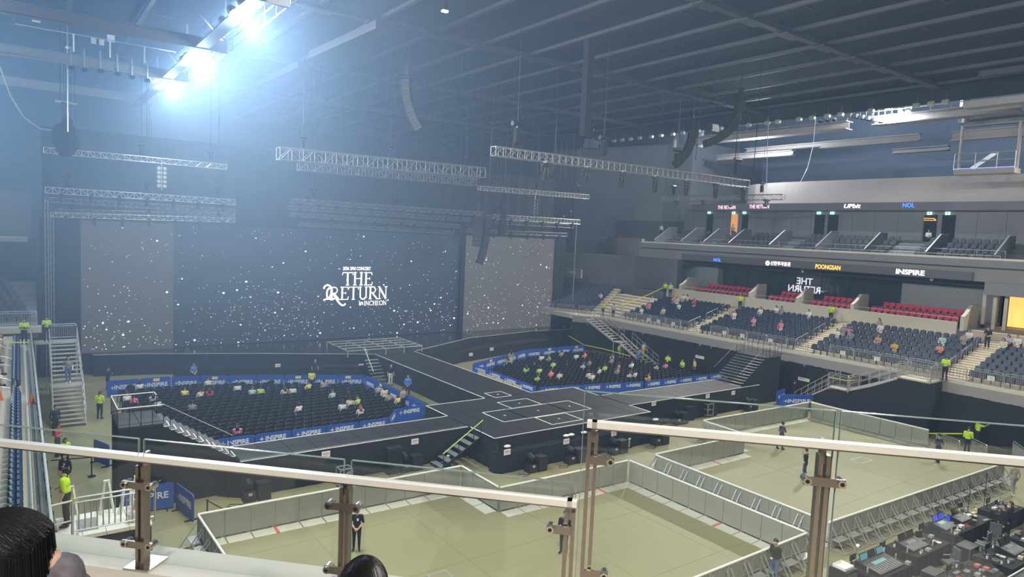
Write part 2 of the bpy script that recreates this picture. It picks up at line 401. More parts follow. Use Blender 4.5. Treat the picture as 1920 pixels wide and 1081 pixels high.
# ================================================================== RIGHT STANDS
ORD = ['first', 'second', 'third', 'fourth', 'fifth', 'sixth', 'seventh', 'eighth', 'ninth', 'tenth', 'eleventh', 'twelfth']
def hull(pts, thick, axis):
    pass
def bowl_seat(M_a, M_b, name, w=.48):
    """tip-up stadium seat facing local -x; returns list of (part, mesh)"""
    bk = MB(); n = 6
    for k in range(n):      # curved shell back, leaning back, rounded top
        t0, t1 = k / n, (k + 1) / n
        def P(t, s):
            u = -1 + 2 * s; z = .40 + .42 * t; x = .20 + .10 * t - .035 * (1 - u * u) * 0 + .03 * (1 - u * u)
            y = u * w / 2 * (1 - .18 * max(0, t - .75) * 4 * abs(u)); return (x, y, z - (.05 * u * u if t > .9 else 0))
        for j in range(3):
            s0, s1 = j / 3, (j + 1) / 3
            bk.quad(P(t0, s0), P(t0, s1), P(t1, s1), P(t1, s0))
    top = [(.30 + .03 * (1 - u * u), u * w / 2 * (1 - .18 * abs(u)), .82 - .05 * u * u) for u in (-1, -.33, .33, 1)]
    bk.mi(1)  # second colour paints the lit top edge and rear of the back
    for a, b_ in zip(top, top[1:]):
        bk.quad(a, b_, (b_[0] + .055, b_[1], b_[2] - .005), (a[0] + .055, a[1], a[2] - .005))
        bk.quad((a[0] + .055, a[1], a[2]), (b_[0] + .055, b_[1], b_[2]), (b_[0] + .02, b_[1], .40), (a[0] + .02, a[1], .40))
    pan = MB()   # folded-up pan
    pan.hexa([(.06, -w / 2 + .03, .40), (.17, -w / 2 + .03, .38), (.17, w / 2 - .03, .38), (.06, w / 2 - .03, .40),
              (.15, -w / 2 + .05, .72), (.21, -w / 2 + .05, .70), (.21, w / 2 - .05, .70), (.15, w / 2 - .05, .72)])
    st = MB(); st.box(.18, -.03, 0, .26, .03, .42); st.box(.12, -w / 2, .36, .24, w / 2, .41)
    return [('backrest', bk.mesh('backrest', [M_a, M_b])), ('seat_pan', pan.mesh('seat_pan', M_a)), ('bracket', st.mesh('bracket', M_blackm))]
def add_seat(parts, name, loc, rz, label, cat, group):
    r = thing(name, label, cat, loc, rz, group)
    for n, me in parts: link(n, me, r)
    return r
def join_parts(parts, spots, name, label, cat, parent=None):
    m = MB(); mats = []
    for n, me in parts:
        for mm in me.materials:
            if mm not in mats: mats.append(mm)
    verts = []; faces = []; mi = []
    for loc, rz in spots:
        R = Matrix.Translation(loc) @ Matrix.Rotation(rz, 4, 'Z')
        for n, me in parts:
            o = len(verts); verts.extend(tuple(R @ v.co) for v in me.vertices)
            for p in me.polygons:
                faces.append([o + i for i in p.vertices]); mi.append(mats.index(me.materials[p.material_index]))
    me = bpy.data.meshes.new(name); me.from_pydata(verts, [], faces)
    for mm in mats: me.materials.append(mm)
    me.polygons.foreach_set('material_index', mi); me.update()
    return link(name, me, parent, label=label, cat=cat, kind='stuff')

NAVY = bowl_seat(M_navy, M_navy2, 'navy')
seat_spots = []          # (distance, loc, rz, block, row)
BLK = [('block by the amber doorway', 20.6, 30.1), ('block at the near end', 9.2, 18.6),
       ('block under the orange ribbon name', 31.95, 41.4), ('block before the yellow tape', 43.2, 51.6)]
for bn, y0, y1 in BLK:
    n = int((y1 - y0) / .54)
    for r in range(ROWS):
        for k in range(n + 1):
            y = y0 + k * (y1 - y0) / n
            if bn.startswith('block at') and y < 13.2 + r * .62: continue
            seat_spots.append((Vector((row_x(r), y, row_z(r))), 0., bn, r))
# far corner block, turned about 35 degrees
for r in range(10):
    for k in range(15):
        a = math.radians(28)
        base = Vector((50.9, 56.0, ZT + RR * r)); d = Vector((-math.sin(a), math.cos(a), 0)); nrm = Vector((math.cos(a), math.sin(a), 0))
        p = base + d * (k * .54) + nrm * (1.6 + r * RP)
        if k > 9 + r * .5: continue
        seat_spots.append((p, a, 'turned corner block', r))
_a = math.radians(28); _d = Vector((-math.sin(_a), math.cos(_a), 0)); _n = Vector((math.cos(_a), math.sin(_a), 0))
for r in range(1, 11):
    p = Vector((50.9, 55.2, 0)) + _n * (1.22 + r * RP); q = Vector((50.9, 55.2, 0)) + _n * 12 + _d * 9; e = p + _d * 9.2; s_ = Vector((50.9, 55.2, 0)) + _n * 12
    MB().prism([p[:2], s_[:2], q[:2], e[:2]], ZT - .1, ZT + RR * r).obj('terrace_step', M_step, tier)
PEOPLE_SEATS = []
camp = Vector((0, 0, EYE))
seat_spots.sort(key=lambda s: (s[0] - camp).length)
SEAT_USED = {}
for i, (p, a, bn, r) in enumerate(seat_spots[:300]):
    add_seat(NAVY, 'stadium_seat', p, a, f'navy tip-up seat, {ORD[r]} row from the rail, {bn}', 'seat', 'navy seats of the lower right tier')
join_parts(NAVY, [(p, a) for p, a, bn, r in seat_spots[300:]], 'distant_stadium_seats', 'further navy tip-up seats toward the giant screen', 'seats')

# ---- hoop barriers along the front edge
def barrier_parts(L, h=1.08, n=14, r=.030, rb=.017):
    f = MB()
    f.path([(0, 0, .03), (0, 0, h - .12), (.035, 0, h - .035), (.12, 0, h), (L - .12, 0, h), (L - .035, 0, h - .035), (L, 0, h - .12), (L, 0, .03)], r, 6)
    f.tube((0, 0, .16), (L, 0, .16), r * .8, 6); f.tube((0, 0, h - .13), (L, 0, h - .13), r * .8, 6)
    g = MB()
    for k in range(1, n + 1): g.tube((L * k / (n + 1), 0, .16), (L * k / (n + 1), 0, h - .13), rb, 4)
    ft = MB(); ft.cbox((.12, 0, .015), (.05, .5, .03)); ft.cbox((L - .12, 0, .015), (.05, .5, .03))
    return [('frame', f.mesh('frame', M_steel)), ('bars', g.mesh('bars', M_steel)), ('foot', ft.mesh('foot', M_steel))]
HOOP = barrier_parts(1.88)
def place_parts(parts, name, loc, rz, label, cat, group=None):
    r = thing(name, label, cat, loc, rz, group)
    for n, me in parts: link(n, me, r)
    return r
fy = 3.0
def in_aisle(y0, y1): return any(not (y1 < a - w / 2 or y0 > a + w / 2) for a, w in AISLES)
while fy < 53.6:
    if not in_aisle(fy, fy + 1.9) and fy > 12.5:
        place_parts(HOOP, 'hoop_barrier', (XR + .25, fy, ZT), PI / 2, 'grey steel hoop barrier along the front of the right tier', 'barrier', 'hoop barriers on the right tier front')
        fy += 1.97
    else: fy += .2
for k, (ay, aw) in enumerate(AISLES[1:]):
    m = barrier_parts(aw + .3, n=9)
    place_parts(m, 'aisle_gate', (XR + .12, ay - aw / 2 - .15, ZT), PI / 2, ['barred steel gate at the foot of the amber doorway aisle', 'barred steel gate at the foot of the middle aisle', 'barred steel gate at the foot of the aisle before the yellow tape'][k], 'gate')
for k in range(3):
    a = Vector((XR - .2 - k * 1.45, 54.9 + k * 1.9, ZT))
    place_parts(HOOP, 'hoop_barrier', a, math.radians(127), 'steel hoop barrier round the far corner of the stand', 'barrier', 'hoop barriers at the far corner')
# fixed kerb rail
MB().bar((XR + .08, 3, ZT + .06), (XR + .08, 54.4, ZT + .06), .12, .12).obj('kerb', M_cream, tier)
# paper notices tied to barriers
M_paper = mat('paper', (.8, .8, .78), .8, var=.02)
for y in (17.2, 24.6, 27.2, 33.5, 36.3, 38.2, 44.2, 46.1, 47.4):
    m = MB(); m.cbox((0, 0, 0), (.012, .42, .30)); m.mi(1)
    for q in range(3): m.cbox((-.008, -.02 * q, .09 - q * .08), (.004, .30 - q * .05, .02))
    o = m.obj('paper_notice', [M_paper, M_dgrey], loc=(XR + .2, y, ZT + .62))
    tag(o, 'white paper notice tied to a hoop barrier of the right tier', 'notice', 'paper notices on the barriers')

# aisle handrails
def handrail(pts, name, label, r=.022, posts=True, mat_=None, zbase=None):
    t = thing(name, label, 'handrail', pts[0])
    o = Vector(pts[0]); P = [Vector(p) - o for p in pts]
    MB().path([p + Vector((0, 0, .95)) for p in P], r, 6).obj('rail', mat_ or M_steel, t)
    for p in (P if posts else P[:1] + P[-1:]): MB().tube(p, p + Vector((0, 0, .95)), r, 6).obj('post', mat_ or M_steel, t)
    return t
for k, (ay, aw) in enumerate(AISLES[1:]):
    for q, (i0, i1) in enumerate(((0, 2), (3, 5), (6, 8))):
        yy = ay + aw / 2 - .12 if k == 0 else ay + aw / 2 - .1
        handrail([(row_x(i0) + .1, yy, row_z(i0)), (row_x((i0 + i1) // 2) + .1, yy, row_z((i0 + i1) // 2)), (row_x(i1) + .1, yy, row_z(i1))], 'handrail',
                 f'{["low", "middle", "top"][q]} steel handrail of the {["amber doorway aisle", "middle aisle", "aisle before the yellow tape"][k]}')

# ---- red box seats
M_red = mat('red_upholstery', (.68, .035, .085), .7, var=.1)
M_rbase = mat('red_seat_base', (.03, .032, .04), .6)
def red_seat():
    bk = MB(); bk.hexa([(.22, -.25, .42), (.30, -.25, .42), (.30, .25, .42), (.22, .25, .42), (.33, -.22, .90), (.41, -.22, .88), (.41, .22, .88), (.33, .22, .90)])
    pn = MB(); pn.hexa([(-.22, -.24, .36), (.24, -.24, .36), (.24, .24, .36), (-.22, .24, .36), (-.24, -.25, .47), (.26, -.25, .45), (.26, .25, .45), (-.24, .25, .47)])
    bs = MB(); bs.box(-.2, -.24, 0, .2, .24, .36)
    ar = MB(); ar.box(-.15, -.29, .3, .25, -.25, .62)
    return [('backrest', bk.mesh('backrest', M_red)), ('seat_cushion', pn.mesh('seat_cushion', M_red)), ('base', bs.mesh('base', M_rbase)), ('armrest', ar.mesh('armrest', M_rbase))]
RED = red_seat()
BOXES = [('in the box beside the amber doorway', 23.2, 30.3, 13), ('in the box under the orange sponsor name', 32.0, 36.0, 7), ('in the box beside the neon sign', 37.2, 40.6, 6), ('under the first blue name', 42.6, 50.0, 13)]
for bn, y0, y1, n in BOXES:
    for row in (0, 1):
        for k in range(n):
            y = y0 + (k + .5) * (y1 - y0) / n - row * .1
            add_seat(RED, 'padded_chair', (61.6 + row * 2.0, y, 6.45 + .4 * row), 0, f'red padded seat in the {["front", "back"][row]} row {bn}', 'seat', 'red box seats')
    t = thing('box_rail', f'thin steel guard rail before the red seats {bn}', 'rail', (60.09, y0 - .6, 7.05))
    MB().tube((0, 0, .32), (0, y1 - y0 + .9, .32), .02, 5).obj('rail', M_steel, t)
    k = 0.
    while k <= y1 - y0 + .9: MB().tube((0, k, 0), (0, k, .32), .015, 5).obj('post', M_steel, t); k += 1.4
    t = thing('box_counter', f'dark ledge bar between the red seat rows {bn}', 'ledge', (62.7, y0 - .4, 6.85))
    MB().box(-.12, 0, .5, .12, y1 - y0 + .7, .55).obj('top', M_dgrey, t)
    k = 0.2
    while k <= y1 - y0 + .6: MB().box(-.03, k, -.0, .03, k + .06, .5).obj('post', M_dgrey, t); k += 1.7
# neon sign seen from behind (mirrored letters) in the second box
M_neon = mat('neon_tube', (.8, .8, .85), .4, emit=(.75, .75, .85), estr=.55, var=0)
tn = thing('neon_sign', 'mirrored white outline sign hanging behind the red seats', 'sign', (64.5, 38.4, 8.05))
for txt, sz, zz in (('THE', .95, .85), ('RETURN', .95, .05)):
    me = text_mesh(txt, sz, .012, bold=.0)
    ob = put_text(me, 'outline_letters', M_neon, (0, 0, zz), (0, 1, 0), (0, 0, 1), tn)
    md = ob.modifiers.new('outline', 'WIREFRAME'); md.thickness = .035; md.use_replace = True

# ---- upper tier seats
M_useat = mat('charcoal_seat', (.085, .088, .10), .6, var=.08)
M_useat2 = mat('charcoal_seat_rim', (.17, .175, .19), .6, var=.08)
UP = bowl_seat(M_useat, M_useat2, 'upper', .5)
steps_y = [(39.2, 41.0), (27.9, 30.2), (49.3, 51.4), (56.2, 58.5)]
UPART = [at(px, 460 + (px - 1228) * .04, x=XU + .6).y for px in (1228, 1278, 1320, 1367, 1443, 1530, 1622, 1737, 1866)]
usp = []
for r in range(URows):
    y = 21.5
    while y < 58:
        if not any(a - .25 < y < b_ + .25 for a, b_ in steps_y) and not any(-.30 < y - q < .36 for q in UPART): usp.append((Vector((urow_x(r), y, urow_z(r))), r))
        y += .60
usp.sort(key=lambda s: (s[0] - camp).length)
def ublock(y): 
    return 'block past the last doorway' if y < 27.9 else 'block between the doorway pairs' if y < 39.2 else 'block below the pink ribbon lettering' if y < 49.3 else 'block before the corner deck'
for p, r in usp[:300]:
    add_seat(UP, 'upper_seat', p, 0, f'charcoal upper seat, {ORD[r]} row behind the ledge, {ublock(p.y)}', 'seat', 'charcoal seats of the upper right tier')
if usp[300:]: join_parts(UP, [(p, 0) for p, r in usp[300:]], 'distant_upper_seats', 'further charcoal upper tier seats', 'seats')
# slanted partitions and stair flights of the upper tier
M_part = mat('partition_grey', (.16, .165, .18), .6, var=.04)
for k, px in enumerate((1228, 1278, 1320, 1367, 1443, 1530, 1622, 1737, 1866)):
    q = at(px, 460 + (px - 1228) * .04, x=XU + .6); y = q.y
    t = thing('aisle_partition', f'slanted grey aisle partition with pale capping, {ORD[8 - k]} from the near end', 'partition', (XU + .5, y, 12.1))
    MB().extr([(0, 0, -.3), (0, 0, .35), (2.6, 0, 1.9), (4.0, 0, 1.95), (4.0, 0, -.3)], (0, .07, 0)).obj('panel', M_part, t)
    c = MB(); c.bar((0, .035, .38), (2.6, .035, 1.93), .12, .06); c.bar((2.6, .035, 1.95), (4.0, .035, 1.98), .12, .06); c.obj('cap_rail', M_alu, t)
for k, (y0, y1) in enumerate(steps_y):
    for i in range(7):
        MB().box(XU + .7 + i * .5, y0, 11.6, XU + 1.2 + i * .5, y1, 11.8 + i * .22).obj('stair_tread', M_mgrey, slab)
        MB().box(XU + .69 + i * .5, y0, 11.78 + i * .22, XU + .75 + i * .5, y1, 11.81 + i * .22).obj('nosing', M_alu, slab)
# glass and rail lines before the seats
for r in (0, 1):
    t = thing('front_rail', ['low thin steel rail above the pale ledge', 'second thin steel rail among the upper seats'][r], 'rail', (XU + .62 + r * .97, 21, 12.1 + r * .42))
    MB().tube((0, 0, .28), (0, 36, .28), .018, 5).obj('rail', M_steel, t)
    for k in range(19): MB().tube((0, k * 2, -.3), (0, k * 2, .28), .014, 5).obj('post', M_steel, t)

# doors in the upper wall, exit signs
M_dark = mat('dark_doorway', (.012, .014, .02), .9, var=.1)
M_exit = mat('exit_sign', (.4, .9, .7), .5, emit=(.45, 1, .78), estr=1.4, var=0)
M_wood = mat('lit_wood_door', (.55, .25, .10), .6, emit=(1, .42, .12), estr=.55, var=.15)
for k, (px, wdt, m) in enumerate(((1331, .9, M_dark), (1377, .9, M_wood), (1397, .8, M_dark), (1537, 1.1, M_dark), (1562, 1.1, M_dark), (1745, 1.1, M_dark), (1779, 1.1, M_dark))):
    y = at(px, 412, x=XW - .1).y
    d = MB().box(XW - .12, y - wdt / 2, 13.3, XW - .06, y + wdt / 2, 15.9).obj(f'door_{k + 2}', m, kind='structure',
        label=['dark door niche by the corner', 'open wooden door glowing orange', 'dark door beside the orange door', 'dark doorway, far one of the middle pair', 'dark doorway, near one of the middle pair', 'doorway with a thin orange light', 'dark doorway nearest the camera end'][k])
    s = thing('exit_sign', f'small green exit sign above the {["corner niche", "orange door", "door beside the orange door", "far middle doorway", "near middle doorway", "doorway with the orange light", "last dark doorway"][k]}', 'sign', (XW - .2, y + .1, 16.05))
    MB().box(-.05, -.2, -.14, .05, .2, .14).obj('lightbox', M_exit, s); MB().box(-.06, -.23, .14, .06, .23, .18).obj('bracket', M_blackm, s)
    MB().box(-.06, -.05, -.08, -.052, .05, .08).obj('pictogram', M_white, s)
y = at(1745, 402, x=XW - .2).y
lt = thing('orange_light_strip', 'thin orange arrow shaped light in a doorway', 'light', (XW - .3, y, 15.45))
MB().bar((0, .5, .12), (0, -.35, .12), .03, .04).bar((0, -.35, .12), (0, -.55, -.05), .03, .04).bar((0, -.55, -.05), (0, .5, -.05), .03, .04).obj('tube', mat('orange_led', (1, .4, .1), .5, emit=(1, .35, .08), estr=2.5, var=0), lt)

# ---- ribbon lettering
def emat(n, c, s): return mat(n, c, .5, emit=c, estr=s, var=0)
E_w = emat('led_white', (1, .9, .97), 1.5); E_b = emat('led_blue', (.05, .16, 1), 2.2); E_o = emat('led_orange', (1, .5, .06), 1.6); E_p = emat('led_pink', (1, .62, .75), 1.2)
def ribbon(txt, px0, px1, py, xx, m, h=None, bold=0., parent=None, shear=0.):
    a = at(px0, py, x=xx); c = at(px1, py, x=xx); mid = (a + c) / 2; W = abs(a.y - c.y)
    me = text_mesh(txt, 1.0, .01, bold=bold)
    xs = [v.co.x for v in me.vertices]; ys = [v.co.y for v in me.vertices]
    w0 = max(xs) - min(xs); h0 = max(ys) - min(ys); cx = (max(xs) + min(xs)) / 2; cy = (max(ys) + min(ys)) / 2
    hh = h or h0 * W / w0
    for v in me.vertices: v.co = ((v.co.x - cx) * W / w0 + shear * (v.co.y - cy), (v.co.y - cy) * hh / h0, v.co.z)
    return put_text(me, 'lettering', m, (xx - .02, mid.y, mid.z), (0, -1, 0), (0, 0, 1), parent)
XL1, XL2 = XU - .35, XW - 1.1
ribbon('THE RETURN', 1346, 1379, 388.5, XL2, E_p, .42, parent=wl); ribbon('THE RETURN', 1405, 1442, 387, XL2, E_p, .42, parent=wl)
ribbon('UPbit', 1583, 1614, 386, XL2, E_w, .42, .02, wl, .15); ribbon('NOL', 1693, 1715, 384.5, XL2, E_b, .40, .01, wl)
ribbon('NOL', 1338, 1352, 487, XL1, E_b, .34, .01, slab); ribbon('신한투자증권', 1445, 1482, 494, XL1, E_w, .42, .015, slab)
ribbon('POONGSAN', 1529, 1576, 500.5, XL1, E_o, .42, .012, slab); ribbon('INSPIRE', 1680, 1734, 510, XL1, E_w, .44, .03, slab)
q = at(1439.5, 493, x=XL1); lg = MB()
for k in range(16):
    a0, a1 = 2 * PI * k / 16, 2 * PI * (k + 1) / 16
    lg.quad((-.02, -.25 * math.cos(a0), .25 * math.sin(a0)), (-.02, -.25 * math.cos(a1), .25 * math.sin(a1)), (-.02, 0, 0))
lo = lg.obj('round_emblem', E_w, slab, loc=q)
me = text_mesh('S', .36, .006, bold=.01); put_text(me, 'emblem_letter', M_dgrey, (q.x - .05, q.y, q.z), (0, -1, 0), (0, 0, 1), slab)
# small white globe lamp and cameras under the ribbon
for k, px in enumerate((1747, 1505)):
    q = at(px, 523 if k == 0 else 509, x=XU + .6)
    t = thing('globe_camera', ['white globe camera under the nearer ribbon lettering', 'small camera fixed above the neon sign'][k], 'camera', q)
    MB().ball((0, 0, 0), .16 if k == 0 else .1, 10, 7).obj('globe', M_white, t, smooth=True); MB().box(-.12, -.14, .14, .12, .14, .3).obj('mount', M_grey, t)
    MB().tube((0, 0, .3), (0, 0, .75), .03).obj('stem', M_grey, t)
# exit sign over the amber doorway
s = thing('exit_sign', 'green exit sign beside the amber doorway', 'sign', at(1905, 536, x=63.0))
MB().box(-.05, -.22, -.16, .05, .22, .16).obj('lightbox', M_exit, s); MB().box(-.06, -.25, .16, .06, .25, .2).obj('bracket', M_blackm, s)
# low wall bearing letters at the far corner
q = at(1072, 511, x=56.5)
t = thing('corner_sign_wall', 'grey sign wall with pale letters at the far corner', 'sign', (56.5, q.y, q.z))
put_text(text_mesh('INSPIRE', .5, .01, bold=.01), 'lettering', M_white, (-.2, -.2, .05), (0, -1, 0), (0, 0, 1), t)
MB().box(-.15, -1.9, -.55, .1, 1.9, .5).obj('panel', M_grey, t)
# furniture on the corner deck: red chairs and white tables
M_redc = mat('red_chair', (.55, .05, .05), .6)
for k, (px, kind) in enumerate(((1133, 1), (1140, 0), (1152, 1), (1160, 0), (1168, 0), (1178, 1), (1189, 0), (1203, 1))):
    q = at(px, 441, x=65.0 + .5 * (k % 3)); q.z = 11.6
    if kind:
        t = thing('deck_table', f'white table on the corner deck, {ORD[k // 2]} along the parapet', 'table', q)
        MB().cbox((0, 0, .74), (1.0, 1.0, .05)).obj('top', M_white, t); MB().tube((0, 0, 0), (0, 0, .72), .05).obj('leg', M_white, t); MB().cbox((0, 0, .02), (.5, .5, .04)).obj('foot', M_white, t)
    else:
        t = thing('deck_chair', f'red chair on the corner deck, {ORD[k // 2]} along the parapet', 'chair', q)
        MB().cbox((0, 0, .45), (.45, .45, .06)).obj('seat', M_redc, t); MB().cbox((.2, 0, .85), (.06, .45, .5)).obj('backrest', M_redc, t)
        for a in (-.18, .18):
            for c in (-.18, .18): MB().tube((a, c, 0), (a, c, .45), .02).obj('leg', M_white, t)
# ================================================================== STAGE AND SCREEN
YS, ZD = 62.0, 1.68
def led(name, col, e): return mat(name, (.02, .02, .025), .5, emit=col, estr=e, var=0)
L_grey = led('led_wall_grey', (.85, .82, .84), .062); L_grey2 = led('led_wall_grey_right', (.92, .86, .80), .085); L_blue = led('led_wall_blue', (.32, .52, 1.0), .030)
L_dot = mat('led_snow', (1, 1, 1), .5, emit=(.82, .9, 1), estr=.85, var=0); L_dim = mat('led_snow_dim', (1, 1, 1), .5, emit=(.7, .8, 1), estr=.30, var=0)
L_txt = mat('led_title', (1, 1, 1), .5, emit=(1, .95, 1), estr=1.7, var=0)
SCR = {}
for key, lab, x0, x1, yy, m in (('l', 'grey side screen with falling snow beside the steel stairs', 3.9, 10.4, YS, L_grey), ('c', 'dark blue main screen with the concert title', 10.45, 38.2, YS + .3, L_blue), ('r', 'warm grey side screen with falling snow behind the hanging speakers', 38.75, 50.95, YS, L_grey2)):
    t = thing('video_screen', lab, 'screen', (x0, yy, 0)); SCR[key] = (t, x0, x1, yy)
    n = max(1, round((x1 - x0) / 3)); mod = MB().box(0, 0, 1.65, (x1 - x0) / n, .18, 12.0).mesh('screen_panel', m)
    for k in range(n): link('screen_panel', mod, t, (k * (x1 - x0) / n, 0, 0))
    bk = MB(); k = 0.
    while k < x1 - x0 + .1: bk.box(min(k, x1 - x0 - .1), .2, 0, min(k, x1 - x0 - .1) + .1, .4, 12.1); k += 2.4
    bk.obj('support_frame', M_blackm, t)
    R2 = random.Random(hash(key) % 1 + ord(key)); d = MB()
    cl = [(R2.uniform(0, x1 - x0), R2.uniform(2, 5.5), R2.uniform(.8, 1.6)) for _ in range(int((x1 - x0) / 1.6))]
    nd = int((x1 - x0) * 27)
    for q in range(nd):
        if R2.random() < .5:
            c = R2.choice(cl); px_, pz = R2.gauss(c[0], c[2]), R2.gauss(c[1], c[2])
        else: px_, pz = R2.uniform(0, x1 - x0), 1.8 + 10 * R2.random() ** 1.25
        if not (.1 < px_ < x1 - x0 - .1 and 1.75 < pz < 11.9): continue
        big = R2.random(); r = .016 + .03 * R2.random() + (.06 * R2.random() if big > .90 else 0)
        d.mi(0 if big > .55 else 1); a0 = R2.random() * 3; nn = 6; o = len(d.v)
        for i in range(nn): d.v.append(Vector((px_ + r * 1.25 * math.cos(a0 + i * 2 * PI / nn), -.01, pz + r * math.sin(a0 + i * 2 * PI / nn))))
        d.face([o + i for i in range(nn)])
    d.obj('snow_image', [L_dot, L_dim], t, kind='stuff')
# serif title, drawn stroke by stroke
def arc(cx, cy, rx, ry, a0, a1, n=10): return [(cx + rx * math.cos(math.radians(a0 + (a1 - a0) * i / n)), cy + ry * math.sin(math.radians(a0 + (a1 - a0) * i / n))) for i in range(n + 1)]
def sf(x, y=0): return ([(x - .14, y + (.02 if y == 0 else -.02)), (x + .14, y + (.02 if y == 0 else -.02))], .045)
GL = {
 'T': (.78, [([(.39, 0), (.39, .97)], .13), ([(0, .97), (.78, .97)], .06), ([(.02, .97), (-.03, .78)], .05), ([(.76, .97), (.81, .78)], .05), sf(.39)]),
 'H': (.86, [([(.18, 0), (.18, 1)], .13), ([(.68, 0), (.68, 1)], .13), ([(.18, .52), (.68, .52)], .05), sf(.18), sf(.68), sf(.18, 1), sf(.68, 1)]),
 'E': (.74, [([(.2, 0), (.2, 1)], .13), ([(.04, .975), (.66, .975)], .05), ([(.2, .52), (.5, .52)], .05), ([(.04, .025), (.68, .025)], .05), ([(.65, .99), (.68, .78)], .05), ([(.66, .01), (.72, .26)], .05), ([(.5, .42), (.5, .62)], .04)]),
 'R': (.84, [([(.2, 0), (.2, 1)], .13), ([(.04, .975), (.4, .975)] + arc(.4, .74, .24, .235, 90, -90, 10) + [(.2, .505)], .075), ([(.38, .5), (.78, .03)], .12), sf(.2), ([(.7, .02), (.88, .02)], .045)]),
 'U': (.84, [([(.18, 1), (.18, .3)] + arc(.43, .3, .25, .28, 180, 360, 10) + [(.68, 1)], .10), sf(.18, 1), sf(.68, 1)]),
 'N': (.88, [([(.16, 0), (.16, 1)], .06), ([(.12, .98), (.72, .02)], .13), ([(.72, 0), (.72, 1)], .06), sf(.16), sf(.72, 1), ([(.02, .98), (.2, .98)], .045)]),
 'I': (.36, [([(.18, 0), (.18, 1)], .14), sf(.18), sf(.18, 1)]),
 'C': (.82, [(arc(.45, .5, .38, .48, 45, 315, 14), .11), ([(.72, .98), (.72, .72)], .05)]),
 'O': (.92, [(arc(.46, .5, .38, .48, 0, 360, 18), .11)]),
}
def strokes(mb, st, ox, oz, sx, sz, y=-.03):
    for pts, wd in st:
        P = [Vector((ox + p[0] * sx, 0, oz + p[1] * sz)) for p in pts]; wv = wd * (sx + sz) / 2 / 2
        L = []; Rr = []
        for i, p in enumerate(P):
            d = (P[min(i + 1, len(P) - 1)] - P[max(i - 1, 0)]).normalized(); n = Vector((-d.z, 0, d.x)) * wv
            L.append(p + n); Rr.append(p - n)
        for i in range(len(P) - 1):
            a = [Vector((q.x, y, q.z)) for q in (L[i], L[i + 1], Rr[i + 1], Rr[i])]; mb.quad(*a)
t, x0, x1, yy = SCR['c']
def spx(px, py): q = at(px, py, y=yy); return q.x - x0, q.z
def word(s, pxa, pxb, pya, pyb, name):
    xa, zb = spx(pxa, pyb); xb, zt = spx(pxb, pya); W = sum(GL[c][0] for c in s); m = MB(); u = xa; zb = (zb + spx(pxb, pyb)[1]) / 2; zt = (zt + spx(pxa, pya)[1]) / 2
    for c in s: strokes(m, GL[c][1], u, zb, (xb - xa) / W, zt - zb); u += GL[c][0] * (xb - xa) / W
    m.obj(name, L_txt, t)
word('THE', 642, 699, 510, 534.5, 'title_word'); word('RETURN', 617, 727, 537, 561, 'title_word'); word('INCHEON', 682, 724.5, 563.5, 571.5, 'title_word')
m = MB()
def sw(pts, wd): strokes(m, [([(p[0], p[1]) for p in pts], wd)], 0, 0, 1, 1)
sw([spx(*p) for p in ((607, 541), (609, 536), (614, 533.5), (619, 536), (621, 542), (621, 550), (618, 556), (615, 559), (613, 555), (612.5, 549), (614, 543), (618, 539))], .16)
sw([spx(*p) for p in ((606, 562.5), (612, 560), (620, 560), (627, 559.5))], .14)
sw([spx(*p) for p in ((624, 549), (630, 560), (636, 568), (641, 572), (645, 571.5), (647.5, 568.5))], .16)
m.obj('title_swash', L_txt, t)
for s, a, b_, yv, hh in (('2026 2PM CONCERT', 643, 695, 503, .33), ('in', 673, 680.5, 567.5, .42)):
    me = text_mesh(s, 1, .0, bold=.02); xs = [v.co.x for v in me.vertices]; ys = [v.co.y for v in me.vertices]
    A, B = spx(a, yv), spx(b_, yv)
    for v in me.vertices: v.co = ((v.co.x - min(xs)) / (max(xs) - min(xs)) * (B[0] - A[0]), (v.co.y - min(ys)) / (max(ys) - min(ys)) * hh - hh / 2, 0)
    put_text(me, 'title_small_text', L_txt, (A[0], -.03, (A[1] + B[1]) / 2), (1, 0, 0), (0, 0, 1), t)
# black masking around the screens
for lab, x0_, x1_, z1_ in (('black masking drape between the wall and the left screen', 1.3, 3.85, 12.1), ('narrow black drape between main and right screen', 38.22, 38.72, 12.3), ('black masking drape right of the right screen', 50.98, 52.6, 12.2)):
    o = drape([(x0_, YS - .05), (x1_, YS - .05)], 0 if x0_ < 38.5 and x0_ > 38 else .0, z1_).obj('masking_drape', M_black); tag(o, lab, 'drape')
o = drape([(3.9, YS - .12), (10.4, YS - .12)], 0, 1.62).obj('screen_skirt', M_black); tag(o, 'black skirt under the left screen', 'drape')
o = drape([(1.5, YS + 1.2), (51.6, YS + 1.2)], 0, 19, .08, .5).obj('backdrop_drape', M_black); tag(o, 'tall black backdrop behind the screens', 'drape')

def skirt(pts, z1, par, name='skirt'): return drape(pts, 0, z1, .035, .2).obj(name, M_black, par)
def deck(t, x0, y0, x1, y1, z, nx, ny, mt=M_deck):
    """deck of single panels with open joints"""
    g = .012; dx, dy = (x1 - x0) / nx, (y1 - y0) / ny
    me = MB().box(g, g, z - .12, dx - g, dy - g, z).mesh('deck_panel', mt)
    for i in range(nx):
        for j in range(ny): link('deck_panel', me, t, (x0 + i * dx, y0 + j * dy, rnd.uniform(-.004, .004)))
    MB().box(x0 + .02, y0 + .02, z - .2, x1 - .02, y1 - .02, z - .06).obj('deck_frame', M_blackm, t)
def edge(t, pts, w=.06, z=ZD + .012):
    for a, b_ in zip(pts, pts[1:]): MB().bar((*a, z), (*b_, z), w, .02).obj('edge_strip', M_line, t)
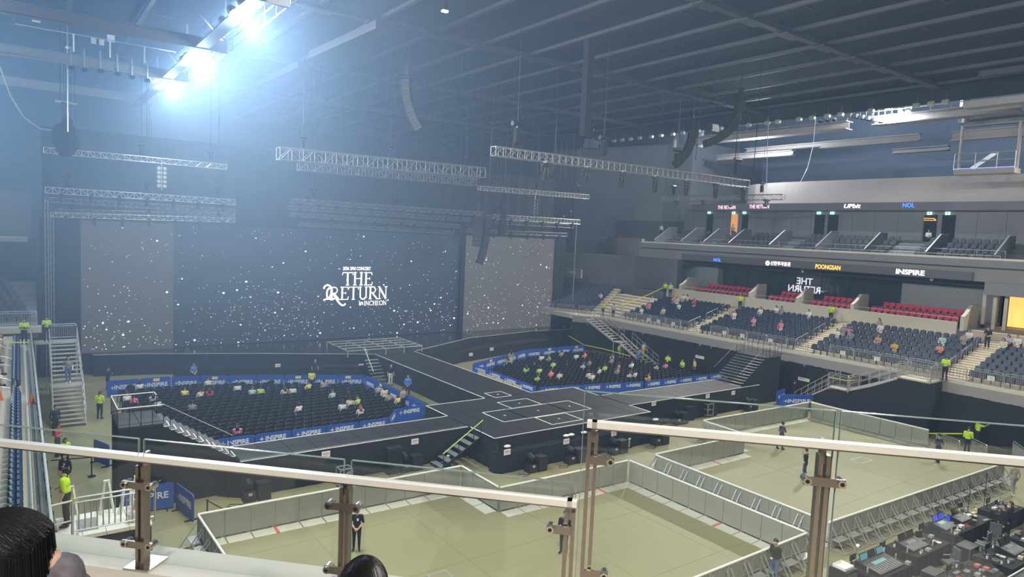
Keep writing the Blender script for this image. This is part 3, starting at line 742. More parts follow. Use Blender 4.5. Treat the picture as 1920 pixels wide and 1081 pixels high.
# main stage
ms = thing('main_stage', 'wide black main stage below the giant screens', 'stage')
mp = [(4.4, 61.8), (4.6, 60.8), (8, 60.1), (15.8, 57.1), (24.4, 53.2), (28.6, 53.4), (37, 57.9), (46.5, 59.6), (52, 59.3), (52, 61.8)]
b = MB(); b.prism(mp, ZD - .15, ZD - .01); b.obj('deck', mat('glossy_stage_deck', (.02, .021, .025), .16, var=.1, spec=.6), ms)
skirt(mp[1:9], ZD - .1, ms)
edge(ms, mp[1:5]); edge(ms, mp[5:9])
for k in range(1, 6):     # ramped side apron steps before the deck
    pass
b = MB(); b.prism([(9.7, 57.4), (9.5, 56.5), (22.6, 52.0), (24.3, 52.1), (24.3, 53.0), (15.8, 56.9)], 0, 1.02); b.obj('front_apron', M_blackm, ms)
b = MB(); b.prism([(28.7, 53.2), (28.7, 52.3), (34, 54.4), (41, 56.4), (50, 57.4), (50, 59.3), (46.5, 59.4), (37, 57.7)], 0, 1.02); b.obj('front_apron', M_blackm, ms)
# runway between main stage and centre platform
rw = thing('centre_runway', 'long black runway from the main stage to the centre platform', 'runway')
deck(rw, 24.5, 36.25, 28.35, 53.2, ZD, 2, 9); skirt([(24.5, 53.1), (24.5, 36.25)], ZD - .1, rw); skirt([(28.35, 36.25), (28.35, 53.2)], ZD - .1, rw)
edge(rw, [(24.55, 53.2), (24.55, 36.25)]); edge(rw, [(28.3, 53.2), (28.3, 36.25)])
o = drape([(22.0, 47.5), (22.0, 38.6)], 0, .95, .01, 2).obj('runway_guard', M_dgrey); tag(o, 'low grey guard panel between the seats and runway', 'panel')
# centre platform
bs = thing('centre_platform', 'broad black platform taped with white squares', 'stage')
deck(bs, 20.2, 28.75, 32.1, 36.2, ZD, 10, 3)
edge(bs, [(20.2, 31.1), (20.2, 28.75), (32.1, 28.75), (32.1, 30.6)]); edge(bs, [(20.2, 33.6), (20.2, 36.2), (24.5, 36.2)]); edge(bs, [(28.3, 36.2), (32.1, 36.2), (32.1, 33.5)])
skirt([(20.15, 31.2), (20.15, 28.3), (19.9, 28.05)], ZD - .08, bs); skirt([(20.15, 36.2), (20.15, 33.6)], ZD - .1, bs); skirt([(32.15, 28.3), (32.15, 30.6)], ZD - .1, bs); skirt([(20.2, 28.72), (32.1, 28.72)], ZD - .08, bs)
MB().box(19.95, 28.05, .98, 32.35, 28.7, 1.06).obj('front_ledge', M_deck, bs); skirt([(19.9, 28.72), (19.9, 28.0), (32.4, 28.0), (32.4, 28.7)], 1.02, bs, 'front_skirt')
TAPE = [[(55, 218), (240, 200), (350, 247), (165, 270)], [(200, 322), (530, 278), (690, 345), (350, 388)], [(30, 435), (300, 400), (530, 500), (265, 545)], [(300, 400), (770, 335), (1010, 430), (530, 500)], [(770, 335), (990, 303), (1260, 395), (1010, 430)], [(625, 490), (965, 443), (1155, 517), (800, 572)]]
for sq in TAPE:
    P = [at(900 + p[0] / 6, 700 + p[1] / 6, z=ZD + .01) for p in sq]
    xs = sorted(p.x for p in P); ys = sorted(p.y for p in P); xa, xb, ya, yb = (xs[0] + xs[1]) / 2, (xs[2] + xs[3]) / 2, (ys[0] + ys[1]) / 2, (ys[2] + ys[3]) / 2
    for a, c in (((xa, ya), (xb, ya)), ((xb, ya), (xb, yb)), ((xb, yb), (xa, yb)), ((xa, yb), (xa, ya))):
        MB().bar((*a, ZD + .008), (*c, ZD + .008), .075, .006).obj('tape_line', M_line, bs)
    MB().cbox(((xa + xb) / 2, (ya + yb) / 2, ZD + .008), (.14, .1, .006)).obj('tape_mark', M_line, bs)
# side runways
lr = thing('side_runway', 'black side runway leading to the tall stair platform', 'runway')
deck(lr, 8.05, 31.2, 20.15, 33.6, ZD, 10, 2); skirt([(7.2, 31.9), (8.05, 31.18), (20.1, 31.18)], ZD - .08, lr)
edge(lr, [(8.0, 31.2), (20.1, 31.2)], .05); edge(lr, [(8.0, 33.6), (20.1, 33.6)], .05); MB().bar((8, 31.35, ZD + .02), (20.1, 31.35, ZD + .02), .03, .03).obj('cable_trim', M_alu, lr)
MB().box(8, 33.62, .9, 20.1, 34.3, 1.0).obj('back_ledge', M_step, lr); skirt([(20, 34.3), (8, 34.3)], .9, lr)
rr_ = thing('side_runway', 'black side runway leading to the stairs by the right stand', 'runway')
deck(rr_, 32.2, 30.55, 44.2, 33.4, ZD, 10, 2); skirt([(32.2, 30.53), (46.2, 30.53)], ZD - .08, rr_)
edge(rr_, [(32.3, 30.55), (46.2, 30.55)], .05); edge(rr_, [(32.3, 33.4), (46.2, 33.4)], .05)
MB().box(32.2, 33.42, .9, 46, 34.1, 1.0).obj('back_ledge', M_step, rr_)

# tall platforms with stairs down to the side runways
def stair_platform(x0, x1, y0, y1, sx, label, light):
    t = thing('stair_platform', label, 'platform', (0, 0, 0)); zt = 3.65; RH = .82; d = 1 if sx > 0 else -1
    deck(t, x0, y0, x1, y1, zt, 2, 2)
    xe = x1 if d > 0 else x0; n = 11; run = .275
    P = [(x0, y1), (x0, y0), (x1, y0)] if d > 0 else [(x0, y0), (x1, y0), (x1, y1)]
    skirt(P, zt - .1, t)
    f = MB(); f.extr([(xe, y0 + .02, 0), (xe, y0 + .02, zt - .15), (xe + d * n * run, y0 + .02, ZD - .1), (xe + d * n * run, y0 + .02, 0)], (0, .04, 0)); f.obj('stair_cheek', M_black, t)
    for k in range(n):
        z = zt - (k + 1) * (zt - ZD) / (n + 0); xa = xe + d * k * run
        MB().box(min(xa, xa + d * run), y0 + .12, z - .05, max(xa, xa + d * run), y1 - .1, z + .0).obj('tread', mat('stage_tread', (.09, .09, .095), .6), t)
        e = MB(); e.box(min(xa, xa + d * run), y0 + .08, z - .01, max(xa, xa + d * run), y0 + .13, z + .012); xx = xa + d * (run - .03); e.box(min(xx, xx + d * .04), y0 + .08, z - .01, max(xx, xx + d * .04), y0 + .95, z + .012); e.obj('nosing_strip', M_line, t)
    mr = M_line if light else M_alu
    def rail(a, c, posts=4):
        MB().tube((*a, zt + RH), (*c, zt + RH), .024).obj('rail', mr, t)
        for k in range(posts + 1):
            p = Vector((*a, 0)).lerp(Vector((*c, 0)), k / posts); MB().tube((p.x, p.y, zt), (p.x, p.y, zt + RH), .018).obj('post', M_blackm, t)
        MB().tube((*a, zt + .12), (*c, zt + .12), .018).obj('low_rail', M_blackm, t)
    rail((x0, y0), (x1, y0)); rail((x0, y1), (x1, y1)); rail((x0, y0), (x0, y1), 5) if d > 0 else rail((x1, y0), (x1, y1), 5)
    rail((xe, y1 - .6), (xe, y1), 1)
    yb = y1 if d > 0 else y1
    MB().path([(xe, y0 + .1, zt + RH), (xe + d * (n - .5) * run, y1 - .1 if False else y0 + .1, ZD + 1.0)], .016).obj('stair_rail', M_alu, t)
    for k in (1, 5, 10):
        z = zt - k * (zt - ZD) / n; MB().tube((xe + d * k * run, y0 + .1, z), (xe + d * k * run, y0 + .1, z + 1.0), .016).obj('post', M_blackm, t)
    if not light:
        MB().path([(xe, y1 - .1, zt + RH), (xe + d * (n - .5) * run, y1 - .1, ZD + 1.0)], .016).obj('stair_rail', M_alu, t)
    return t
stair_platform(3.28, 5.0, 32.0, 34.5, 1, 'tall black platform with white edged steps at the left', True)
stair_platform(47.3, 49.4, 30.9, 33.6, -1, 'tall black platform with open steps by the right stand', False)
# small steps up to the centre platform with a lime handrail
st = thing('stage_steps', 'six open steps with a lime green handrail beside the centre platform', 'stairs')
for k in range(6):
    z = (k + 1) * ZD / 7; xa = 17.6 + k * .42
    MB().box(xa, 29.75, z - .05, xa + .34, 30.85, z).obj('tread', mat('grey_tread', (.22, .23, .22), .7), st)
for yv in (29.75, 30.85): MB().bar((17.6, yv, .12), (20.15, yv, ZD - .12), .05, .12).obj('stringer', M_blackm, st)
M_lime = mat('lime_tape', (.55, .72, .12), .5, var=.03)
MB().tube((17.7, 29.75, .95), (20.1, 29.75, ZD + .75), .028).obj('handrail', M_lime, st)
for k in (0, 2, 4, 5): xa = 17.75 + k * .45; MB().tube((xa, 29.75, 0.05 + k * .26), (xa, 29.75, .97 + k * .27), .02).obj('post', M_blackm, st)
# steps down from the main stage
s2 = thing('stage_steps', 'narrow black steps with one bright handrail in front of the main stage', 'stairs')
for k in range(7):
    z = ZD - .1 - k * .22; yv = 51.7 - k * .28
    MB().box(22.9, yv - .28, z - .05, 24.1, yv, z).obj('tread', mat('pale_tread', (.25, .26, .27), .6), s2)
for xx in (22.92, 24.08): MB().bar((xx, 51.7, ZD - .1), (xx, 49.7, .06), .05, .14).obj('stringer', M_blackm, s2)
MB().tube((22.95, 51.7, ZD + .8), (22.95, 49.9, .95), .03).obj('handrail', M_line, s2); MB().tube((22.95, 50.0, 0), (22.95, 50.0, .95), .02).obj('post', M_blackm, s2)
# pipe frame lying on the main stage
fr = thing('stage_grid', 'flat grid of grey pipes on short legs at the main stage', 'frame', (0, 0, 0))
A, B_, C_, D_ = (at(613, 641, z=2.2), at(750, 633, z=2.2), at(791, 648, z=2.2), at(652, 658, z=2.2))
for i in range(5): p, q = A.lerp(B_, i / 4), D_.lerp(C_, i / 4); MB().tube(p, q, .05).obj('cross_pipe', M_alu, fr)
for i in range(5): p, q = A.lerp(D_, i / 4), B_.lerp(C_, i / 4); MB().tube(p, q, .05).obj('long_pipe', M_alu, fr)
for i in range(5):
    for j in (0, 4): p = A.lerp(B_, i / 4).lerp(D_.lerp(C_, i / 4), j / 4); MB().tube((p.x, p.y, ZD), p, .045).obj('leg', M_alu, fr)

# ---- blue banner fences round the floor seats
def fence_mesh(L=2.0, h=1.1, tz=.56, ts=.40):
    c = MB(); r = .14; n = 5
    out = [(0, 0), (L, 0)] + [(L - r + r * math.cos(a), h - r + r * math.sin(a)) for a in [i / n * PI / 2 for i in range(n + 1)]] + [(r - r * math.cos(a), h - r + r * math.sin(a)) for a in [(n - i) / n * PI / 2 for i in range(n + 1)]]
    c.extr([(p[0], -.025, p[1] + .06) for p in out], (0, .05, 0))
    f = MB(); f.cbox((.25, 0, .03), (.06, .55, .06)); f.cbox((L - .25, 0, .03), (.06, .55, .06)); f.tube((.03, 0, .03), (.03, 0, .9), .02); f.tube((L - .03, 0, .03), (L - .03, 0, .9), .02); f.tube((.03, 0, .05), (L - .03, 0, .05), .02)
    tx = text_mesh('INSPIRE', ts, .004, bold=.008, sx=1.02)
    for v in tx.vertices: v.co = Vector((v.co.x + L * .56, -.035 - v.co.z, v.co.y + h * tz + .03))
    tx.materials.clear(); tx.materials.append(M_bluewhite)
    e = MB(); ex, ez = L * .17, h * tz + .03
    for a in range(4):
        ang = a * PI / 2; ca, sa = math.cos(ang), math.sin(ang)
        e.quad((ex + ca * .17, -.036, ez + sa * .17), (ex - sa * .03, -.036, ez + ca * .03), (ex, -.036, ez), (ex + sa * .03, -.036, ez - ca * .03))
    return [('cover', c.mesh('cover', M_blue)), ('frame', f.mesh('frame', M_blackm)), ('lettering', tx), ('emblem', e.mesh('emblem', M_bluewhite))]
FENCE = fence_mesh(); FENCE_HI = fence_mesh(tz=.77, ts=.34)
M_note = mat('pale_yellow_paper', (.72, .68, .45), .8, var=.04)
FN = [0]
def fence_line(p, q, label, group, n=None, notes=False, hi=False):
    p = Vector((*p, 0)); q = Vector((*q, 0)); d = q - p; L = d.length
    nrm = Vector((d.y, -d.x, 0))
    if nrm.dot(Vector((0, 0, 0)) - p) < 0: p, q = q, p; d = -d
    n = n or max(1, round(L / 2.06)); a = math.atan2(d.y, d.x); s = L / n / 2.06
    for k in range(n):
        o = p + d * (k + .015) / n
        t = thing('banner_barrier', label, 'barrier', o, a, group); t.scale = (s, 1, 1)
        cv = None
        for nm, me in (FENCE_HI if hi else FENCE):
            ob = link(nm, me, cv if nm in ('lettering', 'emblem') else t)
            if nm == 'cover': cv = ob
        if notes and k % 2 == 1:
            MB().cbox((.75 + .3 * (k % 3), -.05, 1.0), (.42, .01, .2)).obj('paper_note', M_note, t)
g1, g2 = 'blue banners round the left floor seats', 'blue banners round the right floor seats'
for a, c, lb in (((4.8, 53.4), (8.8, 53.2), 'far left end'), ((8.8, 53.2), (14.2, 51.3), 'long side facing the stage'), ((14.2, 51.3), (21.4, 48.1), 'long side before the stage steps')):
    fence_line(a, c, f'blue lettered banner barrier behind the left floor seats, {lb}', g1, notes=True)
fence_line((21.4, 48.0), (21.35, 38.5), 'blue lettered banner barrier along the centre runway, left seat block', g1, notes=True)
fence_line((21.2, 38.3), (19.1, 38.1), 'blue lettered banner barrier at the runway corner of the left seats', g1, hi=True)
fence_line((19.1, 38.1), (17.95, 36.55), 'slanted blue lettered banner barrier at the left seat block corner', g1, hi=True)
fence_line((17.9, 36.45), (8.2, 36.75), 'blue lettered banner barrier between left seats and side runway', g1, hi=True)
for a, c, lb in (((31.6, 48.7), (40.3, 52.6), 'slanted side under the stage front'), ((40.3, 52.6), (48.1, 52.7), 'far side by the tall drape')):
    fence_line(a, c, f'blue lettered banner barrier behind the right floor seats, {lb}', g2, notes=True)
fence_line((31.5, 48.3), (31.2, 39.3), 'blue lettered banner barrier along the runway, right seat block', g2, hi=True)
fence_line((31.3, 39.1), (40.4, 37.1), 'blue lettered banner barrier behind the platform, right seat block', g2, hi=True)
fence_line((40.5, 37.0), (49.8, 36.5), 'blue lettered banner barrier between right seats and side runway', g2, hi=True)
fence_line((3.3, 31.75), (5.35, 31.45), 'blue lettered banner barrier against the black drape of the tall platform', g1)
fence_line((5.4, 31.4), (5.75, 29.5), 'blue lettered banner barrier ending at the queue post', g1)
fence_line((3.0, 39.6), (3.55, 38.2), 'blue banner barrier with one star beside the tall platform', g1)
fence_line((47.6, 29.9), (49.2, 30.2), 'blue lettered banner barrier, rear one of the pair by the right wall', g2)
fence_line((46.9, 29.2), (49.4, 27.9), 'blue lettered banner barrier, front one of the pair by the right wall', g2)
# pale floor panels leaning along the right fence
for k in range(5):
    o = MB().cbox((0, 0, .5), (.06, 1.1, .95)).obj('pale_board', mat('pale_board', (.55, .50, .28), .7, var=.06), loc=(30.75, 46.0 - k * 1.25, 0)); tag(o, 'pale yellow board leaning outside the right runway fence', 'board', 'pale boards by the fence')

# ---- floor chairs
M_chair = mat('black_chair', (.018, .019, .023), .5, var=.1); M_chair2 = mat('chair_edge_glint', (.10, .105, .115), .4, var=.1)  # lighter edge colour carries the glints along the chair tops
def floor_chair():
    """faces +y"""
    s = MB(); s.hexa([(-.22, -.2, .42), (.22, -.2, .42), (.24, .22, .44), (-.24, .22, .44), (-.22, -.2, .47), (.22, -.2, .47), (.24, .22, .49), (-.24, .22, .49)])
    k = MB(); n = 5
    for i in range(n):
        u0, u1 = -1 + 2 * i / n, -1 + 2 * (i + 1) / n
        def P(u, t): return (u * .23, -.2 - .06 * t + .03 * u * u * -1 + .03, .50 + .36 * t - (.07 * u * u * u * u if t > .5 else 0))
        k.mi(0); k.quad(P(u0, 0), P(u1, 0), P(u1, 1), P(u0, 1)); k.mi(1)
        a, c = P(u0, 1), P(u1, 1); k.quad(a, c, (c[0], c[1] + .05, c[2]), (a[0], a[1] + .05, a[2])); k.mi(0)
        k.quad((a[0], a[1] + .05, a[2]), (c[0], c[1] + .05, c[2]), (c[0], -.12, .5), (a[0], -.12, .5))
    f = MB()
    for x in (-.22, .22):
        f.tube((x, -.24, 0), (x, -.16, .46), .014, 4); f.tube((x, .24, 0), (x, .18, .44), .014, 4); f.tube((x, -.16, .46), (x, -.24, .62), .014, 4); f.tube((x, -.17, .44), (x, .19, .42), .014, 4)
    f.tube((-.22, .21, .2), (.22, .21, .2), .01, 4); f.tube((-.22, -.19, .25), (.22, -.19, .25), .01, 4)
    return [('seat', s.mesh('seat', M_chair)), ('backrest', k.mesh('backrest', [M_chair, M_chair2])), ('frame', f.mesh('frame', M_blackm))]
FCH = floor_chair()
def inpoly(x, y, P):
    r = False; j = len(P) - 1
    for i in range(len(P)):
        if (P[i][1] > y) != (P[j][1] > y) and x < (P[j][0] - P[i][0]) * (y - P[i][1]) / (P[j][1] - P[i][1]) + P[i][0]: r = not r
        j = i
    return r
PL = [(5.3, 37.6), (17.7, 37.4), (18.9, 38.9), (20.8, 39.0), (20.8, 47.4), (14, 50.6), (10.6, 51.9), (5.3, 52.5)]
PR = [(32, 40.2), (36, 39.2), (41, 38.1), (49, 37.5), (48.6, 46), (47, 51.6), (44, 51.9), (40, 51.5), (32, 47.8)]
fsp = []
for P, bn, x0_, x1_ in ((PL, 'left', 5.5, 20.8), (PR, 'right', 32.2, 49)):
    y = 37.7; r = 0
    while y < 52.5:
        x = x0_ + (r % 2) * .27; 
        while x < x1_:
            if inpoly(x, y, P): fsp.append((Vector((x, y, 0)), bn, r))
            x += .56
        y += .78; r += 1
fsp.sort(key=lambda s: (s[0] - camp).length)
LROW = lambda p: int((p.y - 37.6) / .78)
for p, bn, r in fsp[:300]:
    t = thing('floor_chair', f'black floor chair, {ORD[min(r, 11)]} row in from the banner by the side runway', 'chair', p, rnd.uniform(-.06, .06), 'black chairs of the left floor block')
    for n_, me in FCH: link(n_, me, t)
for bn in ('left', 'right'):
    join_parts(FCH, [(p, rnd.uniform(-.06, .06)) for p, q, r in fsp[300:] if q == bn], 'floor_chairs_' + ('beyond' if bn == 'left' else 'across'), f'packed rows of black floor chairs in the {"first" if bn == "left" else "second"} banner ringed block', 'chairs')
# ================================================================== FLOOR PENS
M_mesh = mat('barricade_mesh', (.30, .305, .26), .55, metal=.1, var=.12, scale=2.5)
M_plate = mat('foot_plate', (.58, .57, .48), .6, var=.08, scale=1.5)
M_barr = mat('barricade_steel', (.42, .43, .42), .45, metal=.4, var=.08)
def barricade():
    """1 m module along local x, crowd side towards +y, brace and step towards -y"""
    p = MB(); p.cbox((.5, 0, .60), (.97, .03, 1.02))
    c = MB(); c.tube((0, 0, 1.15), (1.0, 0, 1.15), .045, 8)
    pl = MB(); pl.hexa([(.03, .06, .0), (.97, .06, .0), (.97, .62, .0), (.03, .62, .0), (.03, .06, .045), (.97, .06, .045), (.97, .62, .02), (.03, .62, .02)])
    po = MB(); po.bar((.02, -.03, 0), (.02, -.03, 1.13), .04, .05); po.bar((.98, -.03, 0), (.98, -.03, 1.13), .04, .05); po.bar((.02, -.03, .5), (.98, -.03, .5), .03, .03); po.bar((.5, -.03, .1), (.5, -.03, 1.1), .02, .02)
    br = MB(); 
    for x in (.12, .88): br.bar((x, -.04, 1.0), (x, -.72, .03), .035, .035); br.bar((x, -.03, .03), (x, -.74, .03), .035, .035)
    br.bar((.12, -.72, .03), (.88, -.72, .03), .03, .03)
    sp = MB(); sp.cbox((.5, -.26, .42), (.76, .34, .035)); sp.cbox((.5, -.10, .22), (.72, .02, .36))
    return [('panel', p.mesh('panel', M_mesh)), ('top_rail', c.mesh('top_rail', M_white)), ('foot_plate', pl.mesh('foot_plate', M_plate)), ('frame', po.mesh('frame', M_barr)), ('brace', br.mesh('brace', M_barr)), ('step', sp.mesh('step', M_barr))]
BARR = barricade()
M_redtape = mat('red_tape', (.65, .12, .12), .6)
def barr_line(p, q, inside, label, group, red=()):
    p = Vector((*p, 0)); q = Vector((*q, 0)); d = q - p; L = d.length
    if Vector((-d.y, d.x, 0)).dot(Vector((*inside, 0))) < 0: p, q = q, p; d = -d
    n = max(1, round(L)); a = math.atan2(d.y, d.x)
    for k in range(n):
        t = thing('crowd_barricade', label, 'barricade', p + d * k / n, a, group); t.scale = (L / n, 1, 1)
        bo = None
        for nm, me in BARR:
            ob = link(nm, me, bo if nm == 'step' else t)
            if nm == 'brace': bo = ob
        if k in red: MB().cbox((.03, .34, .035), (.12, .56, .03)).obj('red_marker', M_redtape, t)
ga, gd = 'barricades of the pen before the centre platform', 'barricades of the pen by the right wall'
barr_line((5.5, 27.5), (17.25, 27.3), (0, -1), 'white topped grey barricade of the near pen, long side facing the left runway', ga, red=(9,))
barr_line((17.3, 27.25), (17.3, 24.15), (-1, 0), 'white topped grey barricade of the near pen, short side at the inner notch', ga)
barr_line((17.35, 24.05), (25.2, 23.9), (0, -1), 'white topped grey barricade of the near pen, side under the centre platform', ga, red=(2,))
barr_line((25.3, 23.85), (25.3, 14.2), (-1, 0), 'white topped grey barricade of the near pen, side along the middle lane', ga, red=(4,))
barr_line((25.25, 14.1), (13.2, 14.1), (0, 1), 'white topped grey barricade of the near pen, side beside the mixing desks', ga)
barr_line((5.5, 27.4), (5.6, 22.4), (1, 0), 'white topped grey barricade of the near pen, side under the spectator rail', ga)
barr_line((27.3, 23.9), (34.9, 23.8), (0, -1), 'white topped grey barricade of the far pen, side under the centre platform', gd, red=(3,))
barr_line((35.1, 23.9), (35.2, 27.0), (1, 0), 'white topped grey barricade of the far pen, short side at the inner notch', gd)
barr_line((35.25, 27.1), (46.7, 26.7), (0, -1), 'white topped grey barricade of the far pen, side before the right runway', gd)
barr_line((46.8, 26.6), (47.0, 18.7), (-1, 0), 'white topped grey barricade of the far pen, side along the right wall', gd)
barr_line((27.2, 23.8), (27.1, 14.4), (1, 0), 'braced grey barricade of the far pen, side along the middle lane', gd)
barr_line((27.1, 14.2), (43.6, 13.45), (0, 1), 'braced grey barricade of the far pen, side beside the mixing desks', gd)
# loose hoop barriers at the pen corner
for k, (a, c) in enumerate((((47.2, 18.3), 118), ((48.1, 16.9), 128), ((46.2, 12.9), 20), ((48.2, 13.9), 35))):
    place_parts(HOOP, 'hoop_barrier', (c and a[0], a[1], 0), -math.radians(c) if k < 2 else math.radians(c), 'steel hoop barrier closing the gap at the far pen corner', 'barrier', 'hoop barriers at the far pen')
# service hatch in the floor of the far pen
q = at(1615, 862, z=0); t = thing('floor_hatch', 'small rectangular service hatch in the concrete of the far pen', 'hatch', (q.x, q.y, 0))
MB().cbox((0, 0, .005), (1.3, .75, .008)).obj('frame', M_barr, t); MB().cbox((0, 0, .012), (1.1, .55, .008)).obj('lid', M_concrete, t)
q = at(825, 1079, z=0); t = thing('floor_hatch', 'checker edged floor hatch inside the near pen', 'hatch', (q.x, q.y, 0))
MB().cbox((0, 0, .005), (.8, .6, .008)).obj('frame', M_barr, t); MB().cbox((0, 0, .012), (.64, .44, .008)).obj('lid', M_concrete, t)

# ================================================================== STEEL STAIRS
M_stair = mat('stair_steel', (.55, .53, .49), .45, metal=.35, var=.08)
def steel_stairs(x0, x1, ytop, ybot, ztop, n, label, landings=(), rails='pipe', zlow=0., tm=None):
    t = thing('steel_stairs', label, 'stairs'); d = (ybot - ytop) / n; mt = tm or M_stair
    for k in range(n):
        z = ztop - (k + 1) * (ztop - zlow) / (n + 1); ya = ytop + k * d
        dep = abs(d) * (.8)
        MB().box(x0, min(ya, ya + math.copysign(dep, d)), z - .045, x1, max(ya, ya + math.copysign(dep, d)), z).obj('tread', mt, t)
    for x in (x0, x1): MB().bar((x, ytop, ztop - .2), (x, ybot, zlow + .05), .05, .22).obj('stringer', M_stair, t)
    for x in (x0, x1):
        for h in (.95, .5): MB().tube((x, ytop, ztop + h), (x, ybot, zlow + h), .024).obj('handrail', M_stair, t)
        for k in range(6): f = k / 5; MB().tube((x, ytop + (ybot - ytop) * f, ztop + (zlow - ztop) * f), (x, ytop + (ybot - ytop) * f, ztop + (zlow - ztop) * f + .95), .02).obj('rail_post', M_stair, t)
    return t
def landing_thing(x0, y0, x1, y1, z, label, m, th=.1):
    t = thing('landing_platform', label, 'platform')
    nx = max(1, round((x1 - x0) / .6)); ny = max(1, round((y1 - y0) / .6)); dx, dy = (x1 - x0) / nx, (y1 - y0) / ny
    me = MB().box(.006, .006, z - th, dx - .006, dy - .006, z).mesh('floor_tile', m)
    for i in range(nx):
        for j in range(ny): link('floor_tile', me, t, (x0 + i * dx, y0 + j * dy, 0))
    MB().box(x0 + .03, y0 + .03, z - .3, x1 - .03, y1 - .03, z - .06).obj('subframe', M_blackm, t)
    drape([(x0, y1), (x0, y0), (x1, y0), (x1, y1)], 0, z - .12, .03).obj('skirt', M_black, t)
    return t
# left far stairs (two flights)
steel_stairs(1.62, 3.2, 54.9, 50.6, 3.75, 9, 'upper flight of the wide steel stairs by the left screen', zlow=1.85)
t = thing('stair_landing', 'mid landing of the wide steel stairs by the left screen', 'platform'); MB().box(1.5, 49.5, 1.75, 3.3, 50.6, 1.85).obj('deck', M_stair, t)
for x in (1.55, 3.25):
    for y in (49.6, 50.5): MB().tube((x, y, 0), (x, y, 1.75), .04).obj('leg', M_stair, t)
steel_stairs(1.55, 3.15, 49.5, 46.7, 1.85, 9, 'lower flight of the wide steel stairs by the left screen')
t = thing('stair_landing', 'top landing of the wide steel stairs by the left screen', 'platform'); MB().box(.78, 54.9, 3.65, 3.3, 56.2, 3.75).obj('deck', M_stair, t)
for x in (.86, 3.2): MB().tube((x, 56.1, 0), (x, 56.1, 3.65), .05).obj('leg', M_stair, t); MB().tube((x, 55, 0), (x, 55, 3.65), .05).obj('leg', M_stair, t)
place_parts(barrier_parts(1.75, n=15), 'hoop_barrier', (1.5, 56.1, 3.75), 0, 'barred guard at the head of the wide steel stairs', 'barrier')
# right far stairs
steel_stairs(49.75, 51.35, 54.6, 50.3, 3.75, 9, 'upper flight of the steel stairs beside the far stand corner', zlow=1.85)
t = thing('stair_landing', 'mid landing of the steel stairs beside the far stand corner', 'platform'); MB().box(49.7, 49.1, 1.75, 51.4, 50.3, 1.85).obj('deck', M_stair, t)
for x in (49.8, 51.3):
    for y in (49.2, 50.2): MB().tube((x, y, 0), (x, y, 1.75), .04).obj('leg', M_stair, t)
steel_stairs(49.75, 51.35, 49.1, 45.4, 1.85, 9, 'lower flight of the steel stairs ending behind the right floor seats')
# right near stairs beside the wall
steel_stairs(49.75, 51.35, 22.0, 25.4, 3.75, 8, 'upper flight of the steel stairs against the black right drape', zlow=2.0)
t = thing('stair_landing', 'barred mid landing of the stairs against the black right drape', 'platform'); MB().box(49.65, 25.4, 1.9, 51.4, 27.0, 2.0).obj('deck', M_stair, t)
for x in (49.75, 51.3):
    for y in (25.5, 26.9): MB().tube((x, y, 0), (x, y, 1.9), .04).obj('leg', M_stair, t)
steel_stairs(49.75, 51.35, 27.0, 29.7, 2.0, 8, 'lower flight of the steel stairs against the black right drape')
place_parts(barrier_parts(1.6, n=12), 'hoop_barrier', (49.6, 27.0, 2.0), -PI / 2, 'barred guard taped yellow on the right stair landing', 'barrier')
place_parts(barrier_parts(1.6, n=12), 'hoop_barrier', (49.65, 25.5, 2.0), 0, 'barred gate across the right stair landing', 'barrier')
landing_thing(49.5, 19.9, 51.42, 22.0, 3.75, 'pale landing before the amber doorway aisle', M_step)
o = MB().extr([(49.68, 19.95, 0), (49.68, 19.95, 3.6), (49.68, 22.0, 3.55), (49.68, 25.4, 1.8), (49.68, 27.0, 1.8), (49.68, 29.7, .02), (49.68, 29.7, 0)], (.03, 0, 0)).obj('stair_skirt', M_black); tag(o, 'black cloth hung along the right wall stairs', 'drape')
place_parts(barrier_parts(2.1, n=13), 'hoop_barrier', (49.5, 22.0, 3.75), -PI / 2, 'barred guard round the landing before the amber doorway aisle', 'barrier')
place_parts(barrier_parts(1.9, n=13), 'hoop_barrier', (49.55, 19.9, 3.75), 0, 'barred end guard of the landing before the amber doorway aisle', 'barrier')
# yellow tape runs
def tape_run(pts, label, w=.07, name='caution_tape'):
    m = MB()
    for a, c in zip(pts, pts[1:]): m.bar(a, c, .012, w)
    o = m.obj(name, M_yellow); return tag(o, label, 'tape')
tape_run([(49.7, 29.6, .75), (49.0, 28.4, .72), (48.9, 25, .55), (48.95, 22, .62), (48.9, 19.5, .45), (49.2, 17.6, .9)], 'long yellow caution tape sagging along the right drape')
tape_run([(49.6, 26.95, 2.7), (49.62, 25.4, 2.72), (51.3, 25.4, 2.7)], 'yellow caution tape wound on the stair landing bars')
tape_run([(49.5, 57.0, 1.4), (49.2, 54, .85), (49.1, 51, .95), (49.3, 47.3, .8)], 'yellow caution tape sagging behind the right floor seats')
tape_run([(51.9, 53.2, 4.6), (53.6, 53.1, 5.1), (57.5, 53.0, 6.2), (60.0, 53.0, 7.0)], 'yellow tape along the far aisle of the right stand', .1)
# signs on the right drape
for k, (px, py) in enumerate(((1312, 669), (1507, 711))):
    q = at(px, py, x=XR - .14); m = MB(); m.cbox((0, 0, 0), (.02, 1.0, .26)); m.mi(1); m.cbox((-.012, .15, .03), (.004, .5, .05)); m.mi(2); m.cbox((-.012, -.3, -.02), (.004, .2, .08))
    o = m.obj('direction_sign', [M_paper, M_dgrey, M_yellow], loc=q); tag(o, ['cream direction sign on the drape behind the right floor seats', 'cream direction sign on the drape beside the guard'][k], 'sign')

